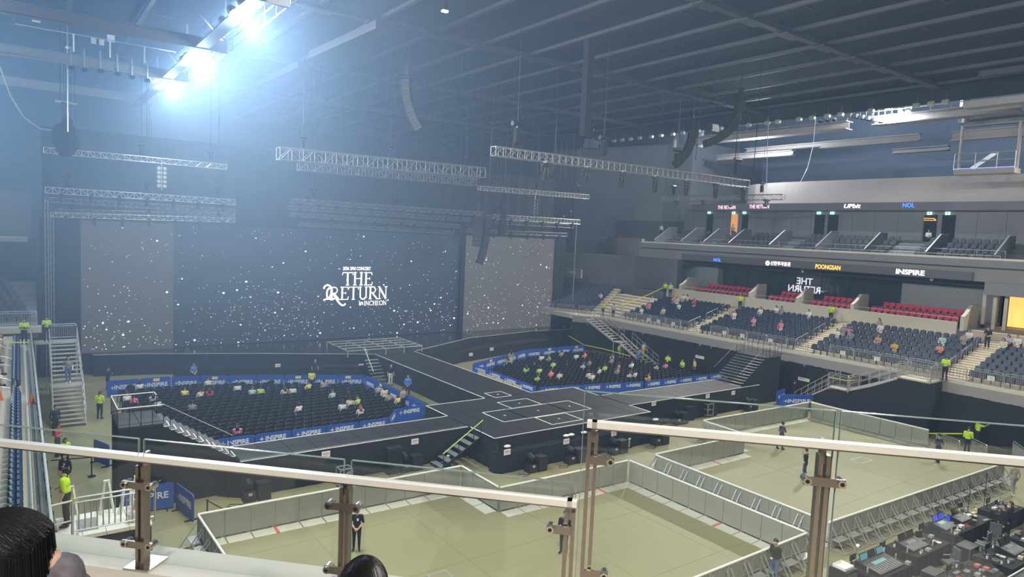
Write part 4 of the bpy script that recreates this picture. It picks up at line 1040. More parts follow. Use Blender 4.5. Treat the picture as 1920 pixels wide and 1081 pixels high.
# ================================================================== LEFT STAND
XLW = .6
b = MB(); b.box(-12, 17.0, ZT - .45, XLW, 57, ZT); ltier = b.obj('left_terrace', M_cream, kind='structure', label='concrete front walk of the left stand')
for i in range(1, 9): MB().box(-13, 17, ZT - .3, -.36 - RP * (i - 1), 57, row_z(i)).obj('terrace_step', M_step, ltier)
drape([(XLW + .06, 17), (XLW + .06, 57)], 0, ZT + .75, .04).obj('wall_drape', M_black, kind='structure', label='black cloth hung below the left front rail')
t = thing('front_rail', 'long silver pipe rail above the black drape of the left stand', 'rail', (XLW, 17, ZT))
MB().tube((0, 0, 1.0), (0, 39, 1.0), .045, 8).obj('pipe', M_alu, t)
y = .2
while y < 39: MB().tube((0, y, 0), (0, y, 1.0), .028).obj('post', M_alu, t); y += 1.9
for k in range(55): MB().tube((.0, .4 + k * .7, 1.04), (-.05, .45 + k * .7, .86), .012, 4).obj('cable_tie', M_blackm, t)
o = MB().bar((.33, 17.2, ZT + .03), (.33, 52, ZT + .03), .05, .05).bar((.41, 17.2, ZT + .03), (.41, 52, ZT + .03), .05, .05).obj('floor_cable', M_grey); tag(o, 'pair of grey cables taped along the left walkway', 'cable')
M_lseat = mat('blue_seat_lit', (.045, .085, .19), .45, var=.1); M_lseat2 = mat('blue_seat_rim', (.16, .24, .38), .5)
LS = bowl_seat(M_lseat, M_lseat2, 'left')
y = 19.0
lsp = []
while y < 54:
    if not (38.2 < y < 39.6):
        for r in range(3):
            if r == 0 or y > 24 + r * 7: lsp.append((Vector((.10 - r * RP, y, row_z(r))), r))
    y += .54
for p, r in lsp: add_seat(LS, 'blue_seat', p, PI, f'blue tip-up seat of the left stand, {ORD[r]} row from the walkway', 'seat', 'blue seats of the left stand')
# far left corner stand, in the gloom
fl = []
for r in range(9):
    for k in range(20): fl.append((Vector((.4 - k * .55 - r * .2, 60.2 + r * RP, 4.5 + .3 * r)), PI / 2))
    MB().box(-14, 60.2 + r * RP - .35, 3.4, 1.1, 70, 4.5 + .3 * r).obj('terrace_step', M_mgrey, ltier)
join_parts(NAVY, fl, 'corner_seats', 'dim navy seats of the far left corner stand', 'seats')
for k in range(4): place_parts(barrier_parts(2.9, n=20), 'hoop_barrier', (1.0 - k * 3.0 - 2.9, 59.4, 4.3), 0, 'long barred guard before the far left corner seats', 'barrier', 'barred guards of the far left corner')
MB().box(-14, 58.8, 3.9, 1.3, 59.9, 4.3).obj('corner_walk', M_cream, ltier)
MB().box(-25, 66, 10.4, .9, 66.4, 14).obj('wall_upper_left', M_dgrey, kind='structure', label='dark upper wall beyond the far left corner')
MB().box(-25, 63, 10.2, .6, 66, 10.5).obj('ledge_left', M_grey, kind='structure', label='pale ledge line across the dark far left corner')
# handrails up the left stand
for k, y in enumerate((38.9, 44.6, 50.2)):
    t = thing('handrail', f'grey looped handrail of the left stand, {ORD[k]} from the near end', 'handrail', (-.35, y, ZT))
    MB().path([(0, 0, 0), (0, 0, .85), (-.15, 0, .95), (-2.8, 0, 1.75), (-2.8, 0, .8)], .025, 6).obj('loop', M_steel, t); MB().tube((-.0, 0, .5), (-2.8, 0, 1.3), .02).obj('mid_rail', M_steel, t)
tape_run([(-3, 46.5, 6.2), (-.4, 48.5, 4.9), (.5, 49.5, 4.7)], 'yellow tape closing the walkway of the left stand')
for k, (x, y) in enumerate(((.42, 37.5), (-.75, 37.8))):
    t = thing('orange_cone', ['orange marker by the left front rail', 'orange marker between the left stand rows'][k], 'marker', (x, y, ZT + (.235 if k else 0)))
    M_or = mat('orange_plastic', (.85, .22, .05), .5); MB().tube((0, 0, .04), (0, 0, .42), .12, 10, .05).obj('body', M_or, t); MB().cbox((0, 0, .02), (.32, .32, .04)).obj('base', M_or, t)
# near left landing with barred guard
landing_thing(.78, 21.35, 3.05, 23.0, 3.7, 'white tiled landing bridging the left stand and floor stairs', mat('white_tile', (.80, .78, .70), .5, var=.04))
place_parts(barrier_parts(2.0, n=13), 'hoop_barrier', (1.12, 21.4, 3.7), 0, 'barred grey guard along the white tiled landing', 'barrier')
t = thing('swing_gate', 'low pipe gate at the corner of the white tiled landing', 'gate', (.62, 21.2, 3.7))
MB().path([(0, 0, 0), (0, 0, 1.05), (.48, .12, 1.05), (.48, .12, 0)], .03, 6).obj('frame', M_alu, t); MB().tube((0, 0, .5), (.48, .12, .5), .025).obj('bar', M_alu, t)
o = MB().cbox((0, 0, .005), (.5, .9, .012)).obj('grey_mat', M_grey, loc=(1.5, 22.1, 3.7)); tag(o, 'grey mat on the white tiled landing', 'mat')
for k, (x, y) in enumerate(((2.05, 22.85), (2.55, 22.6), (2.85, 22.85), (1.15, 22.8))):
    t = thing('folding_trestle', ['pale folding trestle in the middle of the white landing', 'pale folding trestle beside the bucket', 'pale folding trestle at the end of the white landing', 'pale folding trestle tied with yellow tape'][k], 'trestle', (x, y, 3.7))
    for s in (-1, 1):
        for e in (-1, 1): MB().bar((s * .05, e * .02, .92), (s * .17, e * .2, 0), .05, .03).obj('leg', M_white, t)
        MB().bar((s * .11, -.11, .4), (s * .11, .11, .4), .03, .03).obj('brace', M_white, t)
    MB().cbox((0, 0, .93), (.16, .08, .05)).obj('top', M_white, t)
    if k == 3: MB().cbox((.0, -.22, .62), (.34, .02, .1)).obj('tape_flag', M_yellow, t)
t = thing('white_bucket', 'white bucket with a cloth on the white landing', 'bucket', (2.62, 21.75, 3.7))
MB().tube((0, 0, 0), (0, 0, .26), .13, 12, .17).obj('pail', M_white, t); MB().ball((0, 0, .26), (.15, .15, .06), 8, 5).obj('cloth', mat('pale_cloth', (.7, .62, .5), .9), t, smooth=True); MB().tube((.02, .02, .25), (.06, .05, .62), .045, 6).obj('rolled_cloth', mat('pink_cloth', (.75, .6, .62), .9), t)
# queue posts on the floor
for k, (a, c) in enumerate((((172, 893), (125, 890)), ((363, 978), None), ((1465, 758), None))):
    q = at(*a, z=0) + Vector(((0, 0, 0), (.45, -.35, 0), (.3, -.9, 0))[k]); t = thing('queue_post', ['black queue post with its belt pulled out', 'black queue post at the end of the blue banners', 'black queue post beside the front blue banner'][k], 'post', (q.x, q.y, 0))
    MB().tube((0, 0, 0), (0, 0, .04), .17, 12).obj('base', M_blackm, t); MB().tube((0, 0, .04), (0, 0, .95), .03, 8).obj('pole', M_blackm, t); MB().tube((0, 0, .93), (0, 0, 1.0), .045, 8).obj('head', M_blackm, t)
    if c: MB().bar((0, 0, .95), (-1.6, .5, .9), .01, .05).obj('belt', M_blackm, t)
    else: MB().bar((0, 0, .95), (.5, 1.2, .93) if k == 2 else (.4, -1.2, .9), .01, .05).obj('belt', M_blackm, t)

# ================================================================== UNITS BEFORE THE PLATFORM
M_case = mat('black_case', (.02, .02, .022), .55, var=.15)
def floor_unit(px, py, label, rz=0.):
    q = at(px, py, z=0); q.y = min(q.y, 27.55 if 20 < q.x < 33 else 30.75 if q.x < 20 else 30.1); t = thing('effects_unit', label, 'stage equipment', (q.x, q.y, 0), rz)
    MB().box(.05, -.28, 0, .62, .28, .78).obj('case', M_case, t)
    e = MB()
    for z in (.04, .74): e.box(.04, -.29, z, .63, .29, z + .03)
    e.obj('edging', M_blackm, t)
    h = MB(); h.box(-.55, -.25, 0, -.02, .25, .42); h.obj('base_box', M_case, t)
    y = MB(); y.box(-.50, -.05, .42, -.45, .05, .82); y.box(-.12, -.05, .42, -.07, .05, .82); y.obj('yoke', M_blackm, t)
    MB().tube((-.28, -.16, .72), (-.28, .2, .86), .14, 8).obj('lamp_head', M_case, t); MB().box(-.36, -.27, .3, -.2, -.25, .42).obj('display', M_alu, t)
    MB().path([(-.5, -.2, .02), (-.9, -.5, .015), (-1.3, -.3, .015), (-1.1, -.05, .015), (-.6, -.35, .015)], .015, 4).obj('cable', M_rub, t)
    return t
for k, (px, py, lb) in enumerate(((995, 878, 'black effects unit at the near corner of the centre platform'), (1066, 862, 'black effects unit before the middle of the centre platform'), (1148, 846, 'black effects unit beside the second middle sign'), (1228, 830, 'black effects unit at the far front corner of the centre platform'), (766, 880, 'black effects unit below the left runway sign'), (470, 925, 'black effects unit beside the tall platform drape'), (1255, 788, 'black effects unit under the reddish runway drape'), (1405, 768, 'black effects unit at the end of the right runway'))): floor_unit(px, py, lb)
for k, (px, py) in enumerate(((735, 884), (565, 906), (1288, 786), (1330, 778))):
    q = at(px, py, z=0); t = thing('loudspeaker', f'tall black loudspeaker stack {["against the left runway drape", "near the tall platform", "under the right runway", "beside the silver cart"][k]}', 'speaker', (q.x, q.y, 0))
    MB().box(-.4, -.35, 0, .4, .35, 1.35 if k < 2 else 1.0).obj('cabinet', M_case, t); MB().box(-.34, -.37, .1, .34, -.35, 1.2 if k < 2 else .9).obj('grille', M_blackm, t); MB().box(-.43, .3, .3, -.40, .34, .6).obj('handle', M_alu, t)
for k, (px, py) in enumerate(((645, 912), (1326, 780))):
    q = at(px, py, z=0); t = thing('equipment_cart', ['silver framed cart near the left glass post', 'silver framed cart under the right runway'][k], 'cart', (q.x, q.y, 0))
    f = MB()
    for x in (-.3, .3):
        for y in (-.25, .25): f.bar((x, y, .1), (x, y, .95), .04, .04)
    for z in (.15, .55, .95): f.bar((-.3, -.25, z), (.3, -.25, z), .04, .04); f.bar((-.3, .25, z), (.3, .25, z), .04, .04); f.bar((-.3, -.25, z), (-.3, .25, z), .04, .04); f.bar((.3, -.25, z), (.3, .25, z), .04, .04)
    f.obj('frame', M_alu, t)
    for z in (.16, .56): MB().box(-.28, -.23, z, .28, .23, z + .3).obj('rack_unit', M_case, t)
    for x in (-.25, .25): MB().tube((x, -.22, .05), (x, -.18, .05), .05, 8).obj('wheel', M_rub, t)
for k, (px, py) in enumerate(((1037, 864), (1179, 838), (523, 910), (1300, 776), (1366, 768), (840, 872))):
    q = at(px, py, z=0); t = thing('floor_stub', f'short pale pipe stand on the floor by the drape, {ORD[k]} of six', 'stand', (q.x, q.y, 0))
    MB().tube((0, 0, 0), (0, 0, .5), .06, 8).obj('pipe', M_alu, t); MB().tube((0, 0, .5), (0, 0, .56), .09, 8).obj('cap', M_white, t); MB().cbox((0, 0, .01), (.3, .3, .02)).obj('base', M_blackm, t)
# foot lights along the front ledge (white pads)
for k, px in enumerate((930, 1042, 1052, 1076, 1097, 1145, 1214, 1157)):
    q = at(px, 824 - (px - 930) * .158, z=1.35); t = thing('foot_light', f'white topped foot light on the platform front ledge, {ORD[k]} along', 'light', (q.x, 28.35, 1.06))
    MB().cbox((0, 0, .10), (.34, .22, .2)).obj('housing', M_blackm, t); MB().ball((0, 0, .24), (.22, .15, .07), 8, 5).obj('white_cover', M_white, t, smooth=True)
# paper signs on the drapes
for k, (px, py, kw) in enumerate(((778, 827, dict(y=31.155)), (611, 851, dict(y=31.155)), (951, 847, dict(y=27.965)), (1062, 827, dict(y=27.965)), (1151, 812, dict(y=27.965)), (1226, 756, dict(y=30.49)), (1327, 742, dict(y=30.49)), (1375, 736, dict(y=30.49)), (455, 879, dict(y=31.155)), (521, 685, dict(y=54.2)), (592, 686, dict(y=53.2)), (677, 685, dict(y=52.33)), (883, 664, dict(y=54.6)), (922, 654, dict(y=55.2)))):
    q = at(px, py, **kw); m = MB(); m.cbox((0, 0, 0), (.42, .012, .30)); m.mi(1)
    for i in range(4): m.cbox((-.12 + i * .08, -.008, .03), (.055, .004, .07))
    m.cbox((0, -.008, -.07), (.2, .004, .02)); o = m.obj('paper_sign', [M_paper, mat('faded_red_print', (.45, .22, .22), .8)], loc=q)
    tag(o, f'white printed sheet pinned to the {["left runway drape by the lime steps", "left runway drape at its middle", "platform skirt corner", "platform skirt before a unit", "platform skirt by the glass post", "right runway drape, first sheet", "right runway drape, second sheet", "right runway drape, third sheet", "drape under the white edged steps", "stage apron, left sheet", "stage apron, middle sheet", "stage apron by the steps", "right apron, lower sheet", "right apron, upper sheet"][k]}', 'sign')
# speaker wedges along the back of the left runway
for k, px in enumerate((432, 500, 560, 620, 679, 730, 775)):
    q = at(px, 833 - (px - 432) * .137, y=34.0); t = thing('wedge_speaker', f'small black wedge speaker behind the left runway, {ORD[k]} from the white edged steps', 'speaker', (q.x, 34.0, 1.0))
    MB().extr([(-.25, -.2, 0), (-.25, .2, 0), (-.25, .2, .5), (-.25, -.05, .62), (-.25, -.2, .5)], (.5, 0, 0)).obj('cabinet', M_case, t); MB().box(-.22, .2, .05, .22, .215, .45).obj('grille', M_blackm, t)
for k, px in enumerate((1025, 1057, 1142, 1217, 1250, 1330)):
    q = at(px, 728 - (px - 1025) * .05, y=33.8); t = thing('wedge_speaker', f'small black wedge speaker behind the right runway, {ORD[k]} from the platform', 'speaker', (max(q.x, 32.6), 33.8, 1.0))
    MB().extr([(-.25, -.2, 0), (-.25, .2, 0), (-.25, .2, .5), (-.25, -.05, .62), (-.25, -.2, .5)], (.5, 0, 0)).obj('cabinet', M_case, t); MB().box(-.22, .2, .05, .22, .215, .45).obj('grille', M_blackm, t)
# ================================================================== OVERHEAD
M_truss = mat('truss_aluminium', (.62, .62, .62), .4, metal=.5, var=.05)
M_trussd = mat('truss_dull', (.30, .30, .31), .5, metal=.4, var=.05)
def truss(p, q, s, label, m=None, single=False, group=None, r=None, h=None):
    """box truss between p and q, side s (height h)"""
    p = Vector(p); q = Vector(q); d = q - p; L = d.length; d.normalize(); m = m or M_truss; h = h or s
    side = Vector((-d.y, d.x, 0)).normalized() * s / 2; up = Vector((0, 0, h / 2)); r = r or max(.022, s * .06)
    t = thing('lighting_truss', label, 'truss', p, group=group)
    C = [side + up, side - up, -side - up, -side + up]
    for c in C: MB().tube(c, c + d * L, r, 6).obj('chord', m, t)
    n = max(2, round(L / (h * 1.0))); fr = MB()
    for k in (0, n):
        o = d * L * k / n
        for i in range(4): fr.tube(C[i] + o, C[(i + 1) % 4] + o, r * .9, 5)
    fr.obj('end_frame', m, t)
    bm = MB()
    for k in range(n):
        a, c = d * L * k / n, d * L * (k + 1) / n
        for (i, j) in ((0, 1), (3, 2)):
            pa, pb = (C[i] + a, C[j] + c) if k % 2 else (C[j] + a, C[i] + c)
            if single: MB().tube(pa, pb, r * .6, 4).obj('brace', m, t)
            else: bm.tube(pa, pb, r * .6, 4)
            bm.tube(C[i] + c, C[j] + c, r * .6, 4)
        bm.tube(C[0] + a, C[3] + c, r * .55, 4); bm.tube(C[1] + c, C[2] + a, r * .55, 4)
    bm.obj('lattice', m, t, kind='stuff'); return t
def hoist(p, label, ztop=26.5, s=1., blades=True):
    p = Vector(p); t = thing('chain_hoist', label, 'hoist', p)
    MB().tube((0, 0, 1.5 * s), (0, 0, ztop - p.z), .02, 5).obj('chain', M_blackm, t)
    MB().cbox((0, 0, .75 * s), (.30 * s, .30 * s, .85 * s)).obj('chain_bag', M_black, t)
    b = MB(); b.tube((-.36 * s, 0, 1.38 * s), (.36 * s, 0, 1.38 * s), .15 * s, 10); b.obj('motor', M_blackm, t)
    MB().tube((0, 0, 1.2 * s), (0, 0, 1.5 * s), .05).obj('hook', M_steel, t)
    for x in (-.3, .3): MB().tube((0, 0, 1.15 * s), (x * s, 0, -.05), .018, 4).obj('sling', M_blackm, t)
    return t
# the near truss over the side runway, with moving heads
YN = 33.0
A, B_ = at(925, 283, y=YN), at(1400, 345, y=YN)
truss(A, B_, .52, 'long lighting truss with seven hanging moving heads', M_trussd, single=True)
M_head = mat('lamp_body', (.012, .012, .014), .5, var=.1)
for k, (px, py) in enumerate(((1023, 303), (1100, 313), (1167, 322), (1230, 329), (1288, 335), (1343, 341), (1395, 346))):
    f = (at(px, py, y=YN).x - A.x) / (B_.x - A.x); q = A.lerp(B_, f) - Vector((0, 0, .30)); t = thing('moving_head', f'black moving head lamp under the long truss, {ORD[k]} from its pale end', 'stage light', q)
    MB().cbox((0, 0, -.10), (.46, .30, .18)).obj('base', M_head, t)
    y = MB(); y.bar((-.22, 0, -.16), (-.22, 0, -.52), .05, .12); y.bar((.22, 0, -.16), (.22, 0, -.52), .05, .12); y.obj('yoke', M_head, t)
    b = MB(); b.tube((0, 0, -.30), (0, 0, -.55), .185, 12); b.tube((0, 0, -.55), (0, 0, -1.05), .20, 12, .13); lh = b.obj('lamp_head', M_head, t); MB().tube((0, 0, -1.05), (0, 0, -1.07), .115, 12).obj('lens', M_dglass, lh)
    MB().cbox((0, 0, .05), (.1, .3, .14)).obj('clamp', M_steel, t)
for k, (px, py) in enumerate(((968, 288), (1130, 309), (1268, 328), (1380, 341))):
    f = (at(px, py, y=YN).x - A.x) / (B_.x - A.x); hoist(A.lerp(B_, f) + Vector((0, 0, .3)), f'black chain hoist carrying the long truss, {ORD[k]} from its pale end', s=1.05)
# line arrays
def line_array(top, n, h, w, curve0, curve1, label, yaw=0., ztop=26.5):
    top = Vector(top); t = thing('line_array', label, 'speaker array', top, yaw)
    MB().cbox((0, 0, .12), (w, .7, .1)).obj('flying_bar', M_blackm, t); MB().tube((0, 0, .15), (0, 0, ztop - top.z), .025, 5).obj('chain', M_blackm, t)
    MB().cbox((0, 0, .7), (.3, .3, .8)).obj('hoist_motor', M_blackm, t)
    p = Vector((0, 0, 0)); a = curve0
    for k in range(n):
        a = curve0 + (curve1 - curve0) * k / max(1, n - 1)
        M = Matrix.Rotation(-a, 3, 'X'); c = p + M @ Vector((0, 0, -h / 2))
        bx = MB().cbox(c, (w, .55, h * .93), M).obj('speaker_box', M_case, t)
        f = c + M @ Vector((0, -.285, 0)); MB().cbox(f, (w * .9, .02, h * .8), M).obj('grille', M_blackm, bx)
        p = p + M @ Vector((0, 0, -h))
    return t
q = at(1299, 248, y=36.0); line_array(q, 12, .25, .95, .05, .85, 'curved line array hanging behind the long truss', -2.2)
q = at(1388, 192, y=33.5); line_array(q, 16, .28, 1.05, .02, 1.3, 'large curved line array beside the ceiling edge', -2.2)
q = at(915, 404, y=54.0); line_array(q, 13, .36, 1.15, -.02, .32, 'curved line array hanging before the right screen', -2.0)
q = at(897, 398, y=57.5); line_array(q, 9, .38, 1.0, 0, .03, 'straight subwoofer column beside the main screen', -.6)
q = at(945, 384, y=57.0); line_array(q, 9, .36, .9, 0, .12, 'slim line array behind the right hanging truss', -2.0)
q = at(762, 150, y=44.0); line_array(q, 14, .26, .9, .0, .6, 'hazy line array high over the main stage', .9)
q = at(1040, 300, y=46.0); line_array(q, 8, .26, .9, .2, 1.0, 'small curved line array behind the long truss', -2.2)
for k, (px, py) in enumerate(((1108, 270), (1336, 240))):
    q = at(px, py, y=37.0); t = thing('hung_speaker', ['black trapezoid speaker hung near the second hoist', 'black trapezoid speaker hung beside the large array'][k], 'speaker', q)
    MB().hexa([(-.5, -.3, -.3), (.5, -.3, -.3), (.5, .3, -.3), (-.5, .3, -.3), (-.38, -.25, .3), (.45, -.25, .3), (.45, .25, .3), (-.38, .25, .3)]).obj('cabinet', M_case, t)
    for x in (-.2, .2): MB().tube((x, 0, .3), (x, 0, 26.5 - q.z), .012, 4).obj('wire', M_blackm, t)
    MB().cbox((0, -.3, 0), (.8, .02, .45)).obj('grille', M_blackm, t)
# loose cables dropping beside the long truss
for k, (px, pa, pb) in enumerate(((1388, 175, 330), (1423, 200, 335), (1316, 200, 300))):
    a, c = at(px, pa, y=33.2), at(px - 12, pb, y=33.2); a.z = 26.5
    o = MB().path([a, a.lerp(c, .5) + Vector((.05, 0, 0)), c], .03, 5).obj('drop_cable', M_rub); tag(o, f'black cable dropping from the ceiling beside the large array, {ORD[k]} strand', 'cable')

# trusses round the screens
TR = [('upper left truss above the left screen', 58.0, (82, 281), (425, 313), .38, M_truss), ('middle left truss with drop lamps', 58.4, (85, 356), (440, 379), .42, M_truss), ('second middle left truss just under it', 59.0, (86, 374), (440, 396), .36, M_trussd),
      ('low left truss along the screen top', 60.2, (95, 402), (440, 413), .34, M_truss), ('rear low left truss along the screen top', 61.2, (104, 396), (440, 404), .34, M_trussd),
      ('deep centre truss high over the stage', 50.0, (522, 288), (905, 324), .85, M_trussd), ('rear deep centre truss under the first', 53.0, (560, 312), (890, 342), .6, M_trussd),
      ('thin centre truss above the main screen', 56.0, (546, 376), (902, 401), .38, M_trussd), ('second thin centre truss above the main screen', 57.5, (540, 388), (880, 412), .34, M_trussd), ('third thin centre truss above the main screen', 59.0, (545, 402), (860, 424), .34, M_trussd), ('lowest thin centre truss above the main screen', 60.8, (560, 420), (850, 436), .3, M_trussd),
      ('upper right truss above the right screen', 55.0, (898, 352), (1102, 369), .42, M_truss), ('middle right truss above the right screen', 57.0, (910, 405), (1085, 416), .46, M_truss), ('rear middle right truss above the right screen', 58.2, (915, 415), (1073, 424), .38, M_trussd), ('low right truss along the screen top', 60.6, (875, 432), (1062, 440), .36, M_trussd)]
for lab, yv, a, c, s, m in TR: truss(at(*a, y=yv), at(*c, y=yv), s, lab, m)
truss((58.5, 52.5, 17.0), (58.5, 37.6, 17.0), .5, 'grey truss hung before the upper right tier', M_trussd)
for k, y in enumerate((51.0, 40.0)): hoist((58.5, y, 17.25), f'grey hoist carrying the truss before the upper tier, {ORD[k]} from the corner', s=.8)
for k, y in enumerate((50.4, 46.9, 43.4, 39.4)):
    t = thing('wash_light', f'grey wash light under the upper tier truss, {ORD[k]} from the corner', 'stage light', (58.5, y, 16.78))
    MB().cbox((0, 0, -.06), (.56, .4, .18)).obj('base', M_dgrey, t); MB().tube((0, 0, -.2), (-.15, 0, -.65), .17, 10, .2).obj('lamp_head', M_dgrey, t); MB().bar((0, -.2, -.1), (0, -.2, -.4), .04, .1).obj('yoke', M_dgrey, t)
n = 0
for lab, yv, a, c, s, m in TR:
    p, q = at(*a, y=yv), at(*c, y=yv)
    for f in ((.12, .88) if q.x - p.x < 12 else (.1, .5, .9)):
        o = p.lerp(q, f) + Vector((0, 0, s / 2)); hoist(o, f'chain hoist at the {"left" if f < .3 else "right" if f > .7 else "middle"} of the {lab}', s=.62)
# small lamps clamped under the screen trusses
n = 0
for lab, yv, a, c, s, m in (TR[1], TR[3], TR[7], TR[9], TR[12], TR[14]):
    p, q = at(*a, y=yv), at(*c, y=yv); cnt = 7 if a[0] < 500 else 12 if a[0] < 800 else 6
    for k in range(cnt):
        o = p.lerp(q, (k + .5) / cnt) - Vector((0, 0, s / 2)); t = thing('truss_lamp', f'small dark lamp under the {lab}', 'stage light', o, group='lamps under the screen trusses')
        MB().cbox((0, 0, -.04), (.2, s + .1, .22)).obj('base', M_head, t); MB().tube((0, 0, -.14), (0, -.1, -.5), .12, 8, .1).obj('lamp_head', M_head, t)
# crystal-like stacked lamp columns
for k, (px, py) in enumerate(((303, 333), (1003, 388))):
    q = at(px, py, y=58.2 if k == 0 else 55.0); t = thing('lamp_column', ['pale bundle of small lamps hanging below the upper left truss', 'grey lamp tower hanging below the upper right truss'][k], 'stage light', q)
    for i in range(5):
        for j in (-1, 1): MB().tube((j * .2, -.15, .7 - i * .33), (j * .2, .15, .7 - i * .33), .14, 8).obj('lamp', M_alu if k == 0 else M_dgrey, t)
    MB().bar((0, 0, 1.4), (0, 0, -.9), .06, .06).obj('spine', M_alu, t)
# dark bagged motors and cable swag at the far left
q = at(122, 262, y=56.5); t = thing('cable_bundle', 'dark bundle of bagged motors and cables above the upper left truss', 'rigging', q)
for c, r in (((-.3, 0, .2), (.55, .4, .9)), ((.45, .1, .1), (.4, .35, .95)), ((0, 0, -.5), (.6, .4, .7)), ((.1, 0, 1.1), (.4, .35, .6))): MB().ball(c, r, 9, 6).obj('bag', M_black, t, smooth=True)
MB().tube((-.55, 0, 2.55), (.7, 0, 2.5), .10, 8).obj('motor_bar', M_alu, t); MB().tube((0, 0, 1.4), (0, 0, 2.5), .25, 8).obj('motor', M_blackm, t)
for x in (-.25, .2): MB().tube((x, 0, 2.6), (x, 0, 26.5 - q.z), .03, 5).obj('chain', M_blackm, t)
S = [at(px, py, y=56.4) for px, py in ((-30, 60), (0, 125), (20, 180), (45, 220), (75, 241), (100, 245), (120, 236))]
o = MB().path(S, .05, 6).obj('cable_swag', M_grey); tag(o, 'thick pale cable swagging in from the far left', 'cable')
# tall tower poles beside the left screen
for k, (px, yv) in enumerate(((87, 57.5), (97, 60.3))):
    a = at(px, 400, y=yv); t = thing('ground_support', ['slim ground support tower at the left screen, front pole', 'slim ground support tower at the left screen, rear pole'][k], 'tower', (a.x, yv, 0))
    MB().tube((-.09, 0, 0), (-.09, 0, 13.4 - k), .03).obj('pole', M_trussd, t); MB().tube((.09, 0, 0), (.09, 0, 13.4 - k), .03).obj('pole', M_trussd, t)
    f = MB()
    for i in range(26): f.tube((-.09, 0, .2 + i * .5), (.09, 0, .45 + i * .5), .012, 4)
    f.obj('lattice', M_trussd, t, kind='stuff'); MB().cbox((0, 0, .02), (.7, .7, .04)).obj('base_plate', M_trussd, t)
a = at(1298 / 1, 520, y=60) ; t = thing('ground_support', 'slim ground support pole right of the right screen', 'tower', (52.9, 60.5, 0)); MB().tube((0, 0, 0), (0, 0, 14.0), .06).obj('pole', M_trussd, t); MB().cbox((0, 0, .02), (.6, .6, .04)).obj('base_plate', M_trussd, t)

# ---- left catwalk with floods
def lamp_fix(p, target, label, s=1., lit=True, group=None, stem=.5):
    p = Vector(p); t = thing('flood_light', label, 'flood light', p, group=group)
    d = (Vector(target) - p).normalized()
    hs = MB().tube(-d * .25 * s, d * .12 * s, .17 * s, 10, .26 * s).obj('housing', M_steel, t)
    MB().tube(d * .12 * s, d * .14 * s, .235 * s, 12).obj('lens', M_lamp if lit else M_dglass, hs)
    y = MB(); y.bar((0, -.28 * s, 0), (0, -.28 * s, stem), .03, .05); y.bar((0, .28 * s, 0), (0, .28 * s, stem), .03, .05); y.bar((0, -.28 * s, stem), (0, .28 * s, stem), .05, .03); y.obj('yoke', M_steel, t)
    return t
ZK = 22.5
M_lbeam = mat('grey_cross_beam', (.17, .165, .17), .6, var=.05)
t = thing('catwalk', 'lit catwalk with railings and pale cross beams at the upper left', 'catwalk', (0, 0, 0))
MB().box(8.25, 14, ZK - .33, 8.95, 70, ZK - .27).obj('deck', M_dgrey, t)
for z in (-.25, .35, .8): MB().tube((10.05, 14, ZK + z), (10.05, 67.2, ZK + z), .035, 6).obj('rail', M_grey, t)
for k in range(28): MB().tube((10.05, 14 + k * 1.97, ZK - .3), (10.05, 14 + k * 1.97, ZK + .8), .03, 5).obj('post', M_alu, t)
for y in (20.5, 31.8, 43.0, 54.1, 66.9):
    f = MB(); f.box(-2, y - .12, ZK + .25, 10.0, y + .12, ZK + .32); f.box(-2, y - .12, ZK - .36, 10.0, y + .12, ZK - .29); f.box(-2, y - .02, ZK - .3, 10.0, y + .02, ZK + .28); f.obj('cross_beam', M_lbeam, t)
    MB().bar((8.6, y, ZK + 1.6), (9.9, y, ZK + .3), .2, .14).obj('knee_brace', M_lbeam, t)
for y in (43, 54.1, 66.9): MB().tube((9.9, y, ZK + .3), (9.9, y, 26.2), .05).obj('hanger', M_beam, t)
for x in (3, 5, 7):
    MB().tube((x, 52.5, ZK + .2), (x, 52.5, ZK + 1.3), .05).obj('hanger', M_white, t)
MB().tube((0, 52.5, ZK + 1.3), (8.9, 52.5, ZK + 1.3), .04).obj('side_rail', M_alu, t)
LF = [(455, 8), (437, 22), (421, 42), (367, 95), (353, 107), (345, 113), (310, 151)]
for k, (px, py) in enumerate(LF): lamp_fix(at(px, py, z=ZK), (20, 20, 2), f'blazing flood light on the left catwalk, {ORD[k]} from the ceiling edge', 1.15, stem=-.27)
for k, (px, py) in enumerate(((220, 136), (247, 142), (276, 148), (133, 124), (158, 128), (188, 130))): lamp_fix(at(px, py, y=54.1), (6, 40, 2), f'unlit lamp hanging below the left catwalk beam, {ORD[k]} in the row', .9, False, stem=1.2)
for k, (px, py) in enumerate(((178, 76), (188, 78), (208, 72), (68, 35), (68, 3))):
    q = at(px, py, y=60); o = MB().cbox((0, 0, 0), (.5, .05, .5)).cbox((0, .1, 0), (.3, .15, .3)).obj('wall_plate', M_white, loc=q); tag(o, f'small pale box on the dark far left wall, {ORD[k]}', 'box')
# white mast with a curved drop, left back
q = at(126, 60, y=56); t = thing('hanging_pole', 'pale pole dropping from the roof at the far left', 'pole', (q.x, 56, 18)); MB().tube((0, 0, 0), (0, 0, 8), .05).obj('pole', M_alu, t); MB().ball((0, 0, 5.6), .12).obj('knuckle', M_white, t)
